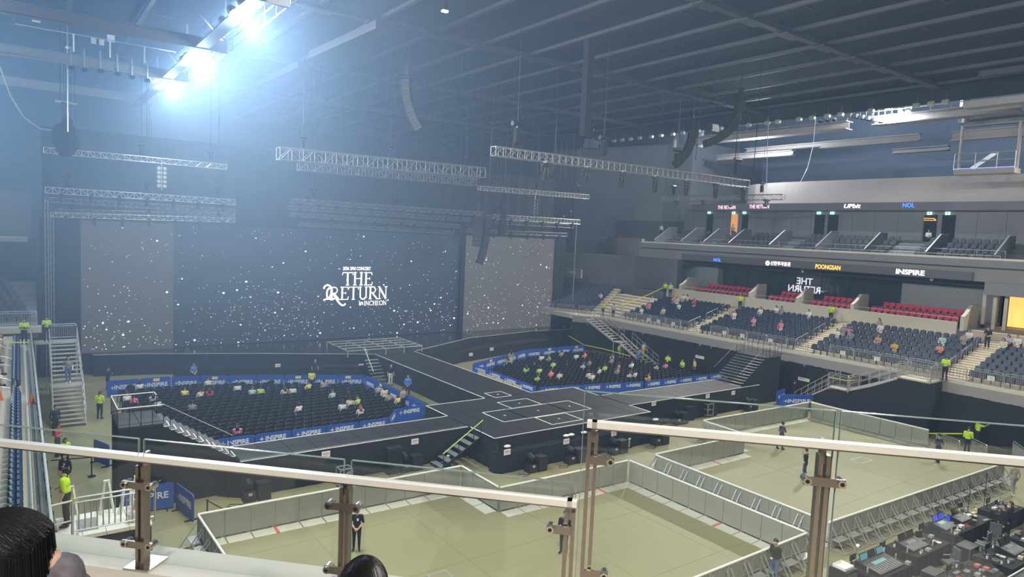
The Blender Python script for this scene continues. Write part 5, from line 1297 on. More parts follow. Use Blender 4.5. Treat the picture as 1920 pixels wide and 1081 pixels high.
# grey upper beam of the left roof
for k, ((a, c), yv) in enumerate((((530, 150), (720, 50)),) * 1 and [(((595, 95), (715, 48)), 30.0)]):
    pass
q0, q1 = at(500, 152, z=24.6), at(570, 120, z=24.6); 
for k, (a, c) in enumerate((((505, 152), (570, 122)), ((590, 105), (718, 48)))):
    p, q = at(*a, z=24.3), at(*c, z=24.3); o = MB().bar(p, q, .9, .5).obj('duct_beam', M_purlin); tag(o, ['short grey duct under the ceiling beside the left catwalk', 'long grey duct under the ceiling beside the left catwalk'][k], 'duct')
    
# ---- right catwalks, beams and lamps
def pale_beam(px0, py0, px1, py1, x, h, label, wdt=.9, m=None):
    p, q = at(px0, py0, x=x), at(px1, py1, x=x); z = (p.z + q.z) / 2; p.z = q.z = z
    t = thing('roof_beam', label, 'beam', p); L = q - p
    MB().bar((0, 0, 0), L, wdt, .10).obj('flange', m or M_beam, t); MB().bar((0, 0, h / 2), L + Vector((0, 0, h / 2)), .1, h).obj('web', m or M_beam, t); MB().bar((0, 0, h), L + Vector((0, 0, h)), wdt, .10).obj('flange', m or M_beam, t); return t, L
for k, (a, c, x, h) in enumerate((((1295, 272), (1592, 240), 65, .7), ((1640, 239), (1915, 203), 65, .7))):
    t, L = pale_beam(*a, *c, x, h, ['pale catwalk beam with railing left of the bright lamps', 'pale catwalk beam with railing right of the bright lamps'][k], 1.3); n = max(3, round(L.length / 1.6))
    for z in (1.2, 1.75): MB().tube((-.4, 0, z), L + Vector((-.4, 0, z)), .03, 5).obj('rail', M_steel, t)
    for i in range(n + 1): MB().tube(L * i / n + Vector((-.4, 0, .7)), L * i / n + Vector((-.4, 0, 1.75)), .03, 5).obj('post', M_steel, t)
for k, (a, c, x, h) in enumerate((((1345, 302), (1487, 289), 70, .5), ((1400, 290), (1553, 268), 72, .4), ((1540, 277), (1725, 264), 70, .6), ((1675, 290), (1780, 278), 76, .4), ((1807, 240), (1925, 225), 68, .6), ((1785, 262), (1925, 255), 66, .7), ((1300, 300), (1400, 290), 75, .3))):
    pale_beam(*a, *c, x, h, f'pale roof beam over the right stand, {ORD[k]} from the wall corner' if k != 6 else 'faint pale roof beam deep in the corner haze', .8)
# black edge beams near the ceiling edge
t, L = pale_beam(1835, 147, 1925, 128, 58, .8, 'dull plate girder under the ceiling at the far right', .5, M_purlin)
o = MB().cbox((0, 0, 0), (1.2, 5.5, .5)).obj('vent_box', M_beam, loc=at(1890, 190, x=60)); tag(o, 'pale angled duct box beside the ceiling edge', 'duct')
for k, px in enumerate((1270, 1317, 1810)):
    q = at(px, 210 if px < 1500 else 188, x=63); t = thing('round_duct', f'pale vertical pipe above the catwalk, {ORD[k]} from the corner', 'pipe', (66, q.y * 66 / 63, 23.6)); MB().tube((0, 0, 0), (0, 0, 3.5), .38, 12).obj('pipe', M_alu, t); MB().tube((0, 0, .4), (0, 0, .5), .43, 12).obj('collar', M_alu, t)
for k, px in enumerate((1595, 1606, 1618, 1629, 1640, 1652)):
    q = at(px, 217 + k * 2, x=64); lamp_fix(q, (q.x - 2, q.y, 10), f'white bell lamp hanging over the bright catwalk gap, {ORD[k]} in the row', 1.0, False, stem=26.0 - q.z)
for k, (px, py) in enumerate(((1538, 235), (1551, 234), (1563, 236))): 
    q = at(px, py, x=65); q.z = (at(1295, 272, x=65).z + at(1592, 240, x=65).z) / 2 + 1.05; lamp_fix(q, (q.x - 8, q.y, 12), f'grey lamp standing on the left catwalk end, {ORD[k]} in the row', .9, False, stem=-.32)
for k, (px, py) in enumerate(((1665, 200), (1690, 211), (1703, 210), (1610, 187))): 
    q = at(px, py, x=64); lamp_fix(q, (30, q.y - 4, 2), f'blazing flood light over the right catwalk, {ORD[k]} in the row', 1.0 if k < 3 else .5)
for k, px in enumerate((1110, 1125, 1152, 1167, 1183, 1200, 1222, 1240, 1262, 1281, 1310, 1330, 1352, 1405, 1440, 1460, 1500, 1525, 1553, 1578, 1635, 1720, 1748, 1775)):
    q = at(px, 262 - (px - 1110) * .148 if px < 1480 else 201 - (px - 1500) * .118, x=61.0); q.z = min(q.z, 24.6)
    t = thing('edge_lamp', 'small pale lamp clamped below the ceiling edge over the right stand', 'flood light', q, group='lamps below the ceiling edge')
    MB().cbox((0, 0, 0), (.28, .5, .3), Matrix.Rotation(.5, 3, 'Y')).obj('housing', mat('pale_lamp', (.45, .5, .42), .5), t); MB().tube((0, 0, .1), (.2, 0, .75), .03, 4).obj('bracket', M_steel, t)
t = thing('lamp_bar', 'thin pipe carrying the white bell lamps over the right catwalk', 'pipe', (64, 0, 26.0)); MB().tube((0, 27, 0), (0, 40, 0), .04).obj('pipe', M_steel, t)
for y in (28, 33, 39): MB().tube((0, y, 0), (0, y, 5.0), .03).obj('hanger', M_steel, t)
# hung service basket
q = at(1848, 318, x=62); t = thing('service_basket', 'pale railed service basket hung above the upper tier', 'platform', q)
MB().box(-.5, -2.1, -.35, .8, 2.1, .05).obj('floor', M_beam, t)
MB().bar((-.52, -2.1, .1), (-.52, 2.1, .1), .03, .06).obj('led_strip', mat('violet_led', (.3, .3, 1), .5, emit=(.35, .38, 1), estr=.9, var=0), t)
for z in (.7, 1.3): MB().tube((-.5, -2.1, z), (-.5, 2.1, z), .035).obj('rail', M_alu, t)
for y in (-2.1, -.9, .6, 2.1): MB().tube((-.5, y, 0), (-.5, y, 1.3), .035).obj('post', M_alu, t)
for y in (-2.0, 2.0): MB().tube((.2, y, 0), (.2, y, 3.6), .12, 8).obj('hanger', M_beam, t)
MB().bar((.0, -.6, 1.3), (.0, 1.0, .1), .12, .3).obj('ladder', M_alu, t)
# thin guy wires before the beige bulkhead
for k, (a, c) in enumerate((((1440, 245), (1437, 350)), ((1525, 270), (1490, 362)))):
    o = MB().path([Vector((61.22, at(*a, x=61.22).y, 25.2)), at(*a, x=61.22), at((a[0] + c[0]) / 2 + (6 if k else 0), (a[1] + c[1]) / 2, x=60.5), at(*c, x=60)], .03, 5).obj('guy_wire', M_alu); tag(o, ['straight pale wire above the upper tier truss', 'slack pale wire before the beige bulkhead'][k], 'wire')
# single white lamp in the black ceiling
q = at(834, 21, z=25.3); t = thing('ceiling_lamp', 'single small white lamp in the black ceiling', 'lamp', q); MB().cbox((0, 0, 0), (.35, .25, .1)).obj('lens', mat('ceiling_lamp_glow', (1, 1, 1), .5, emit=(.9, .95, 1), estr=3, var=0), t); MB().cbox((0, 0, .3), (.3, .2, .5)).obj('housing', M_blackm, t)
# dark vertical band below the ceiling, built as a hanging column
o = MB().cbox((0, 0, 0), (.55, .55, 6.5)).obj('dark_column', M_black, loc=at(1100, 180, y=36) ); o.location.z = 22.6; tag(o, 'black column hanging down from the ceiling', 'drape')
# thin hanging lines and small hooks under the ceiling
for k in range(26):
    x, y = -5.3 + 4.1 * rnd.randint(7, 13) + rnd.uniform(.4, 3.6), rnd.choice((rnd.uniform(44, 57), rnd.uniform(60, 66))); L = rnd.uniform(1.8, 4.6)
    t = thing('rigging_line', 'thin rigging line with a hook below the black ceiling', 'rigging', (x, y, 26.5), group='rigging lines below the ceiling')
    MB().tube((0, 0, 0), (0, 0, -L), .016, 4).obj('line', M_purlin, t); MB().cbox((0, 0, -L - .1), (.12, .12, .28)).obj('hook', M_blackm, t)
# ================================================================== PEOPLE
def cap_verts(mb, p, q, r0, r1, seg=10):
    p = Vector(p); q = Vector(q); d = q - p; L = d.length
    if L < 1e-5: mb.ball(p, r0, seg, 6); return
    mb.tube(p, q, r0, seg, r1); mb.ball(p, r0, seg, 6); mb.ball(q, r1, seg, 6)
class Body:
    def __init__(s): s.c = []; s.e = []
    def cap(s, lab, p, q, r0, r1): s.c.append((lab, Vector(p), Vector(q), r0, r1))
    def ell(s, lab, c, r): s.e.append((lab, Vector(c), Vector(r)))
    def chain(s, lab, pts, rs):
        for i in range(len(pts) - 1): s.cap(lab, pts[i], pts[i + 1], rs[i], rs[i + 1])
SLOT = {'skin': 0, 'torso': 1, 'upper': 1, 'fore': 2, 'leg': 3, 'shin': 3, 'shoe': 4, 'eye': 5}
def hand(b, wrist, d, up, curl=.5, hold=False):
    """palm + five fingers from the wrist along d; up = back of the hand"""
    d = Vector(d).normalized(); n = Vector(up).normalized(); s = d.cross(n).normalized(); w = Vector(wrist)
    palm = w + d * .045
    b.cap('skin', w, palm + s * .012, .026, .030); b.cap('skin', palm - s * .018, palm + s * .022, .022, .021)
    for k, (o, L) in enumerate(((-.030, .058), (-.010, .070), (.010, .066), (.030, .052))):
        r = palm + d * .028 + s * o; k1 = r + (d * math.cos(curl) - n * math.sin(curl)) * L * .55; k2 = k1 + (d * math.cos(curl * 2.1) - n * math.sin(curl * 2.1)) * L * .5
        b.cap('skin', r, k1, .0105, .0095); b.cap('skin', k1, k2, .0095, .0085)
    t0 = w + d * .02 - s * .022; t1 = t0 + (d * .6 - s * .7 - n * .3).normalized() * .035; b.cap('skin', t0, t1, .012, .011); b.cap('skin', t1, t1 + (d * .9 - n * .4).normalized() * .028, .011, .0095)
def figure(arms, legs, hipz=.93, lean=0., headturn=(0, 0), tilt=0.):
    """local: faces -y, feet at z=0. arms: [(elbow, wrist, handdir)], legs: [(knee, ankle, toe)]"""
    b = Body(); dz = hipz - .93; T = lambda x, y, z: Vector((x, y - lean * max(0, z - .93), z + dz))
    b.ell('leg', T(0, .0, .93), (.165, .118, .13)); b.ell('torso', T(0, 0, 1.06), (.152, .108, .16)); b.ell('torso', T(0, -.005, 1.25), (.172, .122, .18)); b.cap('torso', T(-.15, .0, 1.385), T(.15, .0, 1.385), .066, .066)
    b.cap('skin', T(0, .005, 1.40), T(0, -.012, 1.52), .056, .054)
    h = T(0, -.02 - tilt * .06, 1.615 - tilt * .03); hx, hy = headturn
    R = Matrix.Rotation(hx, 3, 'Z') @ Matrix.Rotation(hy + tilt * .7, 3, 'X')
    def Hd(v): return h + R @ Vector(v)
    b.ell('skin', h, (.078, .098, .116)); b.ell('skin', Hd((0, -.048, -.062)), (.056, .05, .05)); b.cap('skin', Hd((0, -.098, .005)), Hd((0, -.118, -.024)), .011, .016)
    b.ell('skin', Hd((.08, .008, -.005)), (.012, .024, .034)); b.ell('skin', Hd((-.08, .008, -.005)), (.012, .024, .034))
    b.ell('eye', Hd((.032, -.093, .012)), (.015, .012, .009)); b.ell('eye', Hd((-.032, -.093, .012)), (.015, .012, .009)); b.ell('lip', Hd((0, -.093, -.062)), (.024, .012, .008))
    for s, (el, wr, hd) in zip((-1, 1), arms):
        sh = T(s * .185, 0, 1.375); el = Vector(el) + Vector((0, -lean * .3, dz)); wr = Vector(wr) + Vector((0, -lean * .3, dz))
        b.chain('upper', [sh, sh.lerp(el, .55), el], [.066, .055, .046]); b.chain('fore', [el, el.lerp(wr, .4), wr], [.046, .043, .028]); hand(b, wr, hd, (0, -.6, .5) if abs(Vector(hd).normalized().z) < .8 else (s * .8, -.3, 0))
    for s, (kn, an, toe) in zip((-1, 1), legs):
        hp = T(s * .088, 0, .91); kn, an, toe = Vector(kn), Vector(an), Vector(toe)
        b.chain('leg', [hp, hp.lerp(kn, .5), kn], [.098, .082, .062]); b.chain('shin', [kn, kn.lerp(an, .35), an + Vector((0, 0, .03))], [.062, .060, .046])
        b.cap('shoe', an + Vector((0, .025, -.03)), toe, .046, .036); b.cap('shoe', an + Vector((0, .03, -.045)), toe + Vector((0, .01, -.006)), .04, .034)
    return b, h, R
def realise(b, name, vox):
    mb = MB()
    for lab, p, q, r0, r1 in b.c: cap_verts(mb, p, q, r0, r1)
    for lab, c, r in b.e:
        if lab not in ('eye', 'lip'): mb.ball(c, r, 16, 10)
    o = mb.obj('tmp', M_white); md = o.modifiers.new('r', 'REMESH'); md.mode = 'VOXEL'; md.voxel_size = vox; md.use_smooth_shade = True
    sm = o.modifiers.new('s', 'SMOOTH'); sm.factor = .45; sm.iterations = 2
    me = bpy.data.meshes.new_from_object(o.evaluated_get(bpy.context.evaluated_depsgraph_get())); od = o.data; bpy.data.objects.remove(o); bpy.data.meshes.remove(od)
    me.name = name; C = []
    for lab, p, q, r0, r1 in b.c: C.append((lab, p, q, r0, r1))
    me.materials.clear()
    for i in range(7): me.materials.append(M_white)
    idx = []
    for pl in me.polygons:
        c = pl.center; best = 9; bl = 'torso'
        for lab, p, q, r0, r1 in C:
            d = q - p; L2 = d.length_squared; t = 0 if L2 < 1e-9 else max(0, min(1, (c - p).dot(d) / L2)); e = (c - p - d * t).length - (r0 + (r1 - r0) * t)
            if e < best: best = e; bl = lab
        for lab, cc, r in b.e:
            v = c - cc; k = Vector((v.x / r.x, v.y / r.y, v.z / r.z)).length; e = (k - 1) * min(r)
            if lab in ('eye', 'lip'):
                if k < 1.15: best = -9; bl = lab
            elif e < best: best = e; bl = lab
        idx.append({'lip': 6}.get(bl, SLOT.get(bl, 0)))
    me.polygons.foreach_set('material_index', idx); me.polygons.foreach_set('use_smooth', [True] * len(idx)); me.update(); return me
def shell(me, slots, off, name):
    """clothing layer: faces of the given slots pushed outward"""
    v = {}; vs = []; fs = []
    for p in me.polygons:
        if p.material_index in slots:
            f = []
            for i in p.vertices:
                if i not in v: v[i] = len(vs); vs.append(tuple(me.vertices[i].co + me.vertices[i].normal * off))
                f.append(v[i])
            fs.append(f)
    m = bpy.data.meshes.new(name); m.from_pydata(vs, [], fs); m.polygons.foreach_set('use_smooth', [True] * len(fs)); m.update(); return m
def hair_mesh(h, R, style):
    mb = MB(); seg, rings = 20, 14; r = (.089, .108, .126)
    for k in range(rings + 1):
        t = -PI / 2 + PI * k / rings
        for i in range(seg):
            a = 2 * PI * i / seg; w_ = 1 + .02 * math.sin(i * 5.3 + k * 1.7); mb.v.append(h + R @ Vector((math.cos(t) * math.cos(a) * r[0] * w_, .008 + math.cos(t) * math.sin(a) * r[1] * w_, .008 + math.sin(t) * r[2])))
    low = {'short': -.02, 'bob': -.11, 'long': -.11, 'bun': -.05, 'cap': .03}[style]
    for k in range(rings):
        for i in range(seg):
            j = (i + 1) % seg; a = 2 * PI * (i + .5) / seg; t = -PI / 2 + PI * (k + .5) / rings; z = math.sin(t) * r[2]; y = math.cos(t) * math.sin(a)
            lim = low if y > -.1 else (.055 if y < -.45 else low * .3 + .03)
            if z > lim: mb.face((k * seg + i, k * seg + j, (k + 1) * seg + j, (k + 1) * seg + i))
    def q(v): return h + R @ Vector(v)
    if style == 'long':
        for x in (-.05, -.02, .02, .05): mb.tube(q((x, .07, .0)), q((x * 1.3, .11, -.30)), .05, 8, .03)
        for s in (-1, 1): mb.tube(q((s * .075, .02, .02)), q((s * .085, .03, -.22)), .028, 8, .015)
    if style == 'bob':
        for i in range(9): a = PI * i / 8; mb.tube(q((.075 * math.cos(a), .02 + .07 * math.sin(a), .03)), q((.088 * math.cos(a), .02 + .085 * math.sin(a), -.12)), .032, 7, .024)
    if style == 'bun': mb.ball(q((0, .115, .03)), .05, 10, 7); mb.tube(q((0, .1, .02)), q((0, .14, -.2)), .03, 7, .012)
    if style == 'cap': mb.cbox(q((0, -.13, .045)), (.15, .11, .012), R)
    return mb
SITL = [((-.10, -.42, .47), (-.11, -.44, .10), (-.12, -.58, .045)), ((.10, -.42, .47), (.11, -.42, .10), (.12, -.56, .045))]
STL = [((-.10, -.02, .49), (-.105, .02, .10), (-.13, -.13, .045)), ((.10, -.02, .49), (.105, .02, .10), (.13, -.13, .045))]
WKL = [((-.09, -.10, .50), (-.09, -.02, .10), (-.10, -.17, .05)), ((.09, .04, .49), (.10, .20, .12), (.10, .06, .045))]
dn = lambda s: ((s * .245, .03, 1.10), (s * .25, -.05, .86), (0, -.1, -1))
POSES = {
 'stand': dict(arms=[dn(-1), dn(1)], legs=STL), 'walk': dict(arms=[((-.23, .10, 1.11), (-.22, .02, .88), (0, -.3, -1)), ((.23, -.06, 1.11), (.22, -.20, .92), (0, -.3, -1))], legs=WKL),
 'clasp': dict(arms=[((-.24, .0, 1.11), (-.06, -.17, .93), (1, -.2, -.3)), ((.24, .0, 1.11), (.05, -.18, .91), (-1, -.2, -.3))], legs=STL),
 'cross': dict(arms=[((-.235, -.03, 1.12), (.06, -.19, 1.16), (1, .1, .2)), ((.235, -.03, 1.12), (-.06, -.20, 1.12), (-1, .1, .2))], legs=STL),
 'phone': dict(arms=[((-.22, -.05, 1.12), (-.07, -.27, 1.18), (.4, -.7, .5)), ((.22, .0, 1.10), (.09, -.22, 1.02), (-.7, -.6, .3))], legs=STL, tilt=.35),
 'chin': dict(arms=[((-.21, -.10, 1.14), (-.04, -.19, 1.40), (.2, .2, 1)), dn(1)], legs=WKL, tilt=.1),
 'reach': dict(arms=[((-.34, -.15, 1.38), (-.30, -.42, 1.50), (.1, -1, .3)), ((.24, .0, 1.1), (.2, -.1, .9), (0, -.5, -1))], legs=STL),
 'lean': dict(arms=[((-.24, -.12, 1.12), (-.20, -.32, 1.02), (0, -.7, -.6)), dn(1)], legs=STL, lean=.12),
 'sit': dict(arms=[((-.23, -.10, 1.13), (-.10, -.33, 1.04), (.3, -.9, -.1)), ((.23, -.10, 1.13), (.10, -.33, 1.04), (-.3, -.9, -.1))], legs=SITL, hipz=.57, tilt=.2),
 'sitphone': dict(arms=[((-.21, -.12, 1.14), (-.06, -.30, 1.22), (.3, -.5, .6)), ((.21, -.12, 1.14), (.07, -.30, 1.20), (-.3, -.5, .6))], legs=SITL, hipz=.57, tilt=.5),
 'situp': dict(arms=[((-.22, -.16, 1.45), (-.14, -.22, 1.72), (.1, -.2, 1)), ((.23, -.10, 1.13), (.10, -.33, 1.04), (-.3, -.9, -.1))], legs=SITL, hipz=.57),
}
PM = {}
def pose(nm):
    if nm not in PM:
        b, h, R = figure(**POSES[nm]); me = realise(b, 'body_' + nm, .0135 if not nm.startswith('sit') else .017)
        PM[nm] = dict(me=me, vest=shell(me, {1}, .016, 'vest'), hair={}, h=h, R=R)
    return PM[nm]
SK = [mat('skin_a', (.62, .40, .29), .55, var=.03), mat('skin_b', (.52, .32, .22), .55, var=.03)]
M_eye = mat('eye_dark', (.03, .02, .02), .3, var=0); M_lip = mat('lip', (.45, .18, .15), .5, var=0)
HC = dict(k=mat('black_hair', (.010, .009, .009), .4, var=.2, scale=20), b=mat('brown_hair', (.05, .025, .014), .45, var=.2, scale=20), o=mat('auburn_hair', (.22, .08, .04), .5, var=.2, scale=20), w=mat('white_cap', (.75, .75, .72), .7, var=.02))
CLR = dict(black=(.014, .014, .017), navy=(.02, .03, .07), jeans=(.10, .17, .30), white=(.78, .78, .76), cream=(.72, .66, .52), pink=(.75, .25, .36), red=(.55, .06, .08), yellow=(.80, .74, .20), grey=(.28, .28, .29), mint=(.40, .65, .60), blue=(.10, .22, .60), lilac=(.55, .45, .68), coral=(.85, .28, .20), tan=(.48, .34, .20), lime=(.55, .75, .15), mustard=(.70, .42, .05), khaki=(.38, .35, .25))
def cm(c): return mat('cloth_' + c, CLR[c], .85, var=.12, scale=9.)
def person(loc, facing, ps, label, top='black', bot='black', hair='short', hc='k', vest=None, sleeve=None, shoes='black', scale=1., group=None, prop=None):
    """facing: angle of the direction looked at (0 = +x, 90deg = +y)"""
    P = pose(ps); t = thing('person', label, 'person', loc, facing + PI / 2, group); t.scale = (scale,) * 3
    bo = link('body', P['me'], t); sk = rnd.choice(SK)
    mm = [sk, cm(top), sk if sleeve is None else cm(sleeve), cm(bot), cm(shoes), M_eye, M_lip]
    for i, m in enumerate(mm): bo.material_slots[i].link = 'OBJECT'; bo.material_slots[i].material = m
    if hair not in P['hair']: P['hair'][hair] = hair_mesh(P['h'], P['R'], hair).mesh('hair', M_white, True)
    ho = link('hair', P['hair'][hair], t); ho.material_slots[0].link = 'OBJECT'; ho.material_slots[0].material = HC[hc]
    if vest is not None:
        vo = link('vest', P['vest'], t); 
        if not P['vest'].materials: P['vest'].materials.append(M_white)
        vo.material_slots[0].link = 'OBJECT'; vo.material_slots[0].material = vest
    if prop == 'phone': MB().cbox((0, 0, 0), (.075, .012, .15), Matrix.Rotation(.6, 3, 'X')).obj('phone', M_blackm, t, loc=(-.02, -.36, 1.26))
    if prop == 'badge': MB().cbox((.04, -.135, 1.28), (.07, .01, .10)).obj('badge', M_white, t)
    return t
def proj(p):
    c = Vector(p) - Vector((0, 0, EYE)); X, Y, Z = _r.dot(c), -_u.dot(c), -_b.dot(c); return CX + F_PX * X / Z, CY + F_PX * Y / Z
R_ = math.radians
def onfloor(px, py, z=0.): return at(px, py, z=z)
Y2 = R_(90)
# guards inside the pens
person(onfloor(1508, 899), R_(100), 'chin', 'man in black seen from behind in the far pen, hand at his face', hair='short', bot='navy')
person(onfloor(1464, 842), R_(-20), 'chin', 'man in black facing sideways in the far pen, hand on chin', hair='short')
person(onfloor(1757, 866), R_(70), 'walk', 'broad man in dark clothes walking off in the far pen', top='navy', hair='short', bot='black')
person(onfloor(1056, 1037), R_(-150), 'clasp', 'guard in black shirt with folded hands behind the end post', top='black', prop='badge')
person(onfloor(668, 1031), R_(-120), 'clasp', 'guard in black shirt with a white badge beside the second rail post', top='black', prop='badge')
person(onfloor(1450, 1093), R_(170), 'phone', 'man in black shirt and jeans looking at a phone by the barricade', bot='jeans', prop='phone', top='black', sleeve='black')
person(onfloor(1898, 928), R_(60), 'walk', 'person in pale jacket walking past the mixing area', top='khaki', bot='grey', sleeve='khaki', shoes='white', hair='short', hc='b')
person(onfloor(1812, 851), R_(10), 'phone', 'steward in lime vest by the hoop barriers of the far pen', vest=M_hivis, hair='short')
person(Vector((50.7, 17.25, 0)), R_(-40), 'reach', 'steward in lime vest stretching an arm near the right drape', vest=M_hivis, hair='short')
person(onfloor(1487, 752), R_(-30), 'stand', 'guard in black suit standing before the right drape', hair='short', sleeve='black')
# stewards on the left
person(onfloor(187, 785), R_(60), 'phone', 'steward in lime vest with a ponytail on the floor below the steel stairs', vest=M_hivis, hair='bun', sleeve='black')
person((1.02, 22.25, 3.7), R_(165), 'lean', 'steward in lime vest leaning on the gate of the white landing', vest=M_hivis, hair='bun', sleeve=None, prop=None)
person(onfloor(122, 885), R_(-60), 'phone', 'steward in lime vest reading papers under the left drape', vest=M_hivis, hair='bob', sleeve='black')
person(onfloor(122, 920), R_(-120), 'stand', 'guard in black uniform beside the left drape', hair='short', sleeve='black', prop='badge')
person(onfloor(108, 855), R_(-30), 'phone', 'woman in red top reading by the left drape', top='red', hair='bun')
person(onfloor(104, 815), R_(-60), 'stand', 'man in navy shirt at the foot of the steel stairs', top='navy', sleeve='navy', bot='black')
person((.25, 54.6, ZT), R_(-85), 'cross', 'steward in lime vest with crossed arms on the left walkway', vest=M_hivis, sleeve='black')
person((1.5, 55.5, ZT), R_(-90), 'phone', 'steward in lime vest at the head of the steel stairs', vest=M_hivis, sleeve='black')
person((2.45, 50.2, 1.87), R_(-90), 'walk', 'woman in pale jacket and jeans walking down the steel stairs', top='grey', sleeve='white', bot='jeans', shoes='white', hair='long')
person((-.9, 46.8, row_z(1)), R_(-10), 'reach', 'person in pale shirt pointing a phone from the left stand', top='cream', sleeve='cream', bot='khaki', hair='short', hc='o')
person((-1.15, 43.6, row_z(1)), R_(0), 'sitphone', 'person in blue seated in the left stand', top='blue', bot='grey', hair='bob')
person((-1.15, 40.8, row_z(1)), R_(0), 'sit', 'person in beige with a dark bag seated in the left stand', top='tan', bot='cream', hair='long')
person(onfloor(202, 732, 0), R_(20), 'phone', 'cameraman in black at the end of the blue banners', top='black', sleeve='black')
person(onfloor(363, 722), R_(-70), 'clasp', 'guard in blue shirt behind the left banners', top='blue', hair='short')
person(onfloor(732, 722), R_(-100), 'stand', 'guard in pale trousers standing below the centre runway', top='black', bot='white')
person(onfloor(764, 745), R_(-120), 'clasp', 'guard in violet blue shirt beside the runway guard panel', top='blue', sleeve='blue')
person(onfloor(590, 712), R_(-90), 'stand', 'person in black before the stage apron sheet', top='black')
# right side stewards and visitors
person(onfloor(1251, 697), R_(200), 'phone', 'steward in lime vest beside the right floor seats, nearer the stairs', vest=M_hivis, sleeve='black')
person(onfloor(1278, 708), R_(170), 'cross', 'steward in lime vest beside the right floor seats, by the banner end', vest=M_hivis, sleeve='black')
person(onfloor(1301, 706), R_(150), 'stand', 'woman in yellow shirt and shorts walking beside the right drape', top='yellow', hair='long', bot='black')
person(onfloor(1247, 678), R_(180), 'stand', 'person in black against the right drape', top='black')
person(onfloor(1161, 674), R_(-80), 'stand', 'steward in lime vest behind the right floor seats', vest=M_hivis, top='lime')
person(onfloor(1196, 686), R_(100), 'stand', 'person in blue shirt at the foot of the right stairs', top='blue', sleeve='blue', bot='jeans')
person((50.5, 46.6, .55), R_(-90), 'walk', 'person in cream top and mustard trousers on the right stairs', top='cream', bot='mustard', hair='long')
person(onfloor(1057, 633), R_(-90), 'stand', 'person in grey by the right masking drape', top='grey')
person((51.9, 54.2, ZT), R_(180), 'stand', 'steward in lime vest at the head of the right stairs', vest=M_hivis)
person((51.9, 52.6, ZT), R_(200), 'phone', 'visitor in lilac at the head of the right stairs', top='lilac', bot='black', hair='long')
person((53.3, 52.7, row_z(1)), R_(200), 'walk', 'visitor in cream standing in the far aisle', top='cream', bot='cream', hair='cap', hc='w')
def on_x(px, py, x): return at(px, py, x=x)
def stand_at(px, py, x, z): q = at(px, py, x=x); return Vector((x, q.y, z))
person(stand_at(1247, 545, 59.4, 6.0), R_(190), 'phone', 'steward in lime vest at the top of the far aisle', vest=M_hivis, sleeve='black')
person(stand_at(1257, 545, 59.4, 6.0), R_(200), 'stand', 'visitor in pale pink at the top of the far aisle', top='cream', bot='black', hc='o')
person(stand_at(1388, 566, 59.5, row_z(8)), R_(190), 'stand', 'steward in lime vest by the cream wall above the middle seats', vest=M_hivis, hair='bun')
person(stand_at(1558, 590, 59.5, row_z(8)), R_(10), 'cross', 'steward in lime vest seen from behind at the cream wall', vest=M_hivis, sleeve='black')
person(stand_at(1771, 707, 51.3, ZT), R_(185), 'phone', 'steward in lime vest on the landing before the amber doorway aisle', vest=M_hivis, hair='cap', hc='k')
person(stand_at(1853, 622, 58.6, row_z(7)), R_(185), 'phone', 'visitor in black standing on the amber doorway aisle', top='black', bot='black', hair='long')
person((66.6, at(1742, 432, x=66.6).y, 12.75), R_(180), 'cross', 'visitor in white shirt before the upper doorway', top='white', sleeve='white')
person((66.8, at(1240, 428, x=66.8).y, 12.75), R_(190), 'stand', 'person in white on the upper corner stair', top='white', sleeve='white')
person((67.3, at(1374, 432, x=67.3).y, 12.9), R_(180), 'stand', 'person in tan in front of the orange upper door', top='tan', hc='o')
# ---- seated audience in the right tier
SP_ = [(s[0], proj(s[0] + Vector((.15, 0, .75)))) for s in seat_spots]
ST_ = [(1148, 565, 'lilac', 'blue shirt and grey'), (1221, 574, 'coral', ''), (1263, 566, 'pink', ''), (1272, 567, 'cream', ''), (1272, 578, 'white', ''), (1246, 588, 'cream', ''), (1301, 570, 'red', ''), (1281, 555, 'white', ''), (1292, 558, 'cream', ''), (1217, 558, 'white', ''), (1372, 588, 'tan', ''), (1381, 590, 'white', ''), (1328, 601, 'cream', ''), (1425, 587, 'white', ''), (1419, 608, 'pink', ''), (1471, 610, 'pink', ''), (1460, 576, 'white', ''), (1463, 572, 'grey', ''), (1522, 582, 'white', ''),
       (1584, 624, 'grey', ''), (1597, 621, 'pink', ''), (1594, 634, 'grey', ''), (1574, 632, 'white', ''), (1649, 616, 'white', ''), (1657, 599, 'khaki', ''), (1645, 637, 'tan', ''), (1673, 656, 'mustard', ''), (1766, 643, 'mint', ''), (1760, 660, 'coral', ''), (1815, 628, 'white', ''), (1803, 637, 'khaki', ''), (1905, 642, 'white', ''), (1916, 612, 'lilac', ''), (1909, 588, 'cream', ''), (1205, 588, 'white', '')]
used = set()
for k, (px, py, c, _) in enumerate(ST_):
    i = min((j for j in range(len(SP_)) if j not in used), key=lambda j: (SP_[j][1][0] - px) ** 2 + ((SP_[j][1][1] - py) * 1.5) ** 2); used.add(i)
    ps = ['sitphone', 'sit', 'sitphone', 'situp' if px == 1597 else 'sit'][k % 4] if px != 1597 else 'situp'
    person(SP_[i][0] + Vector((.0, 0, .0)), PI + seat_spots[i][1], ps, f'spectator in {c} {"top" if k % 2 else "shirt"} seated in the {seat_spots[i][2]}', top=c, bot=['black', 'jeans', 'grey', 'cream'][k % 4], hair=['long', 'bob', 'short', 'bun'][k % 4], hc=['k', 'b', 'k', 'o'][k % 4], sleeve=c if k % 3 == 0 else None, group='spectators in the right tier')
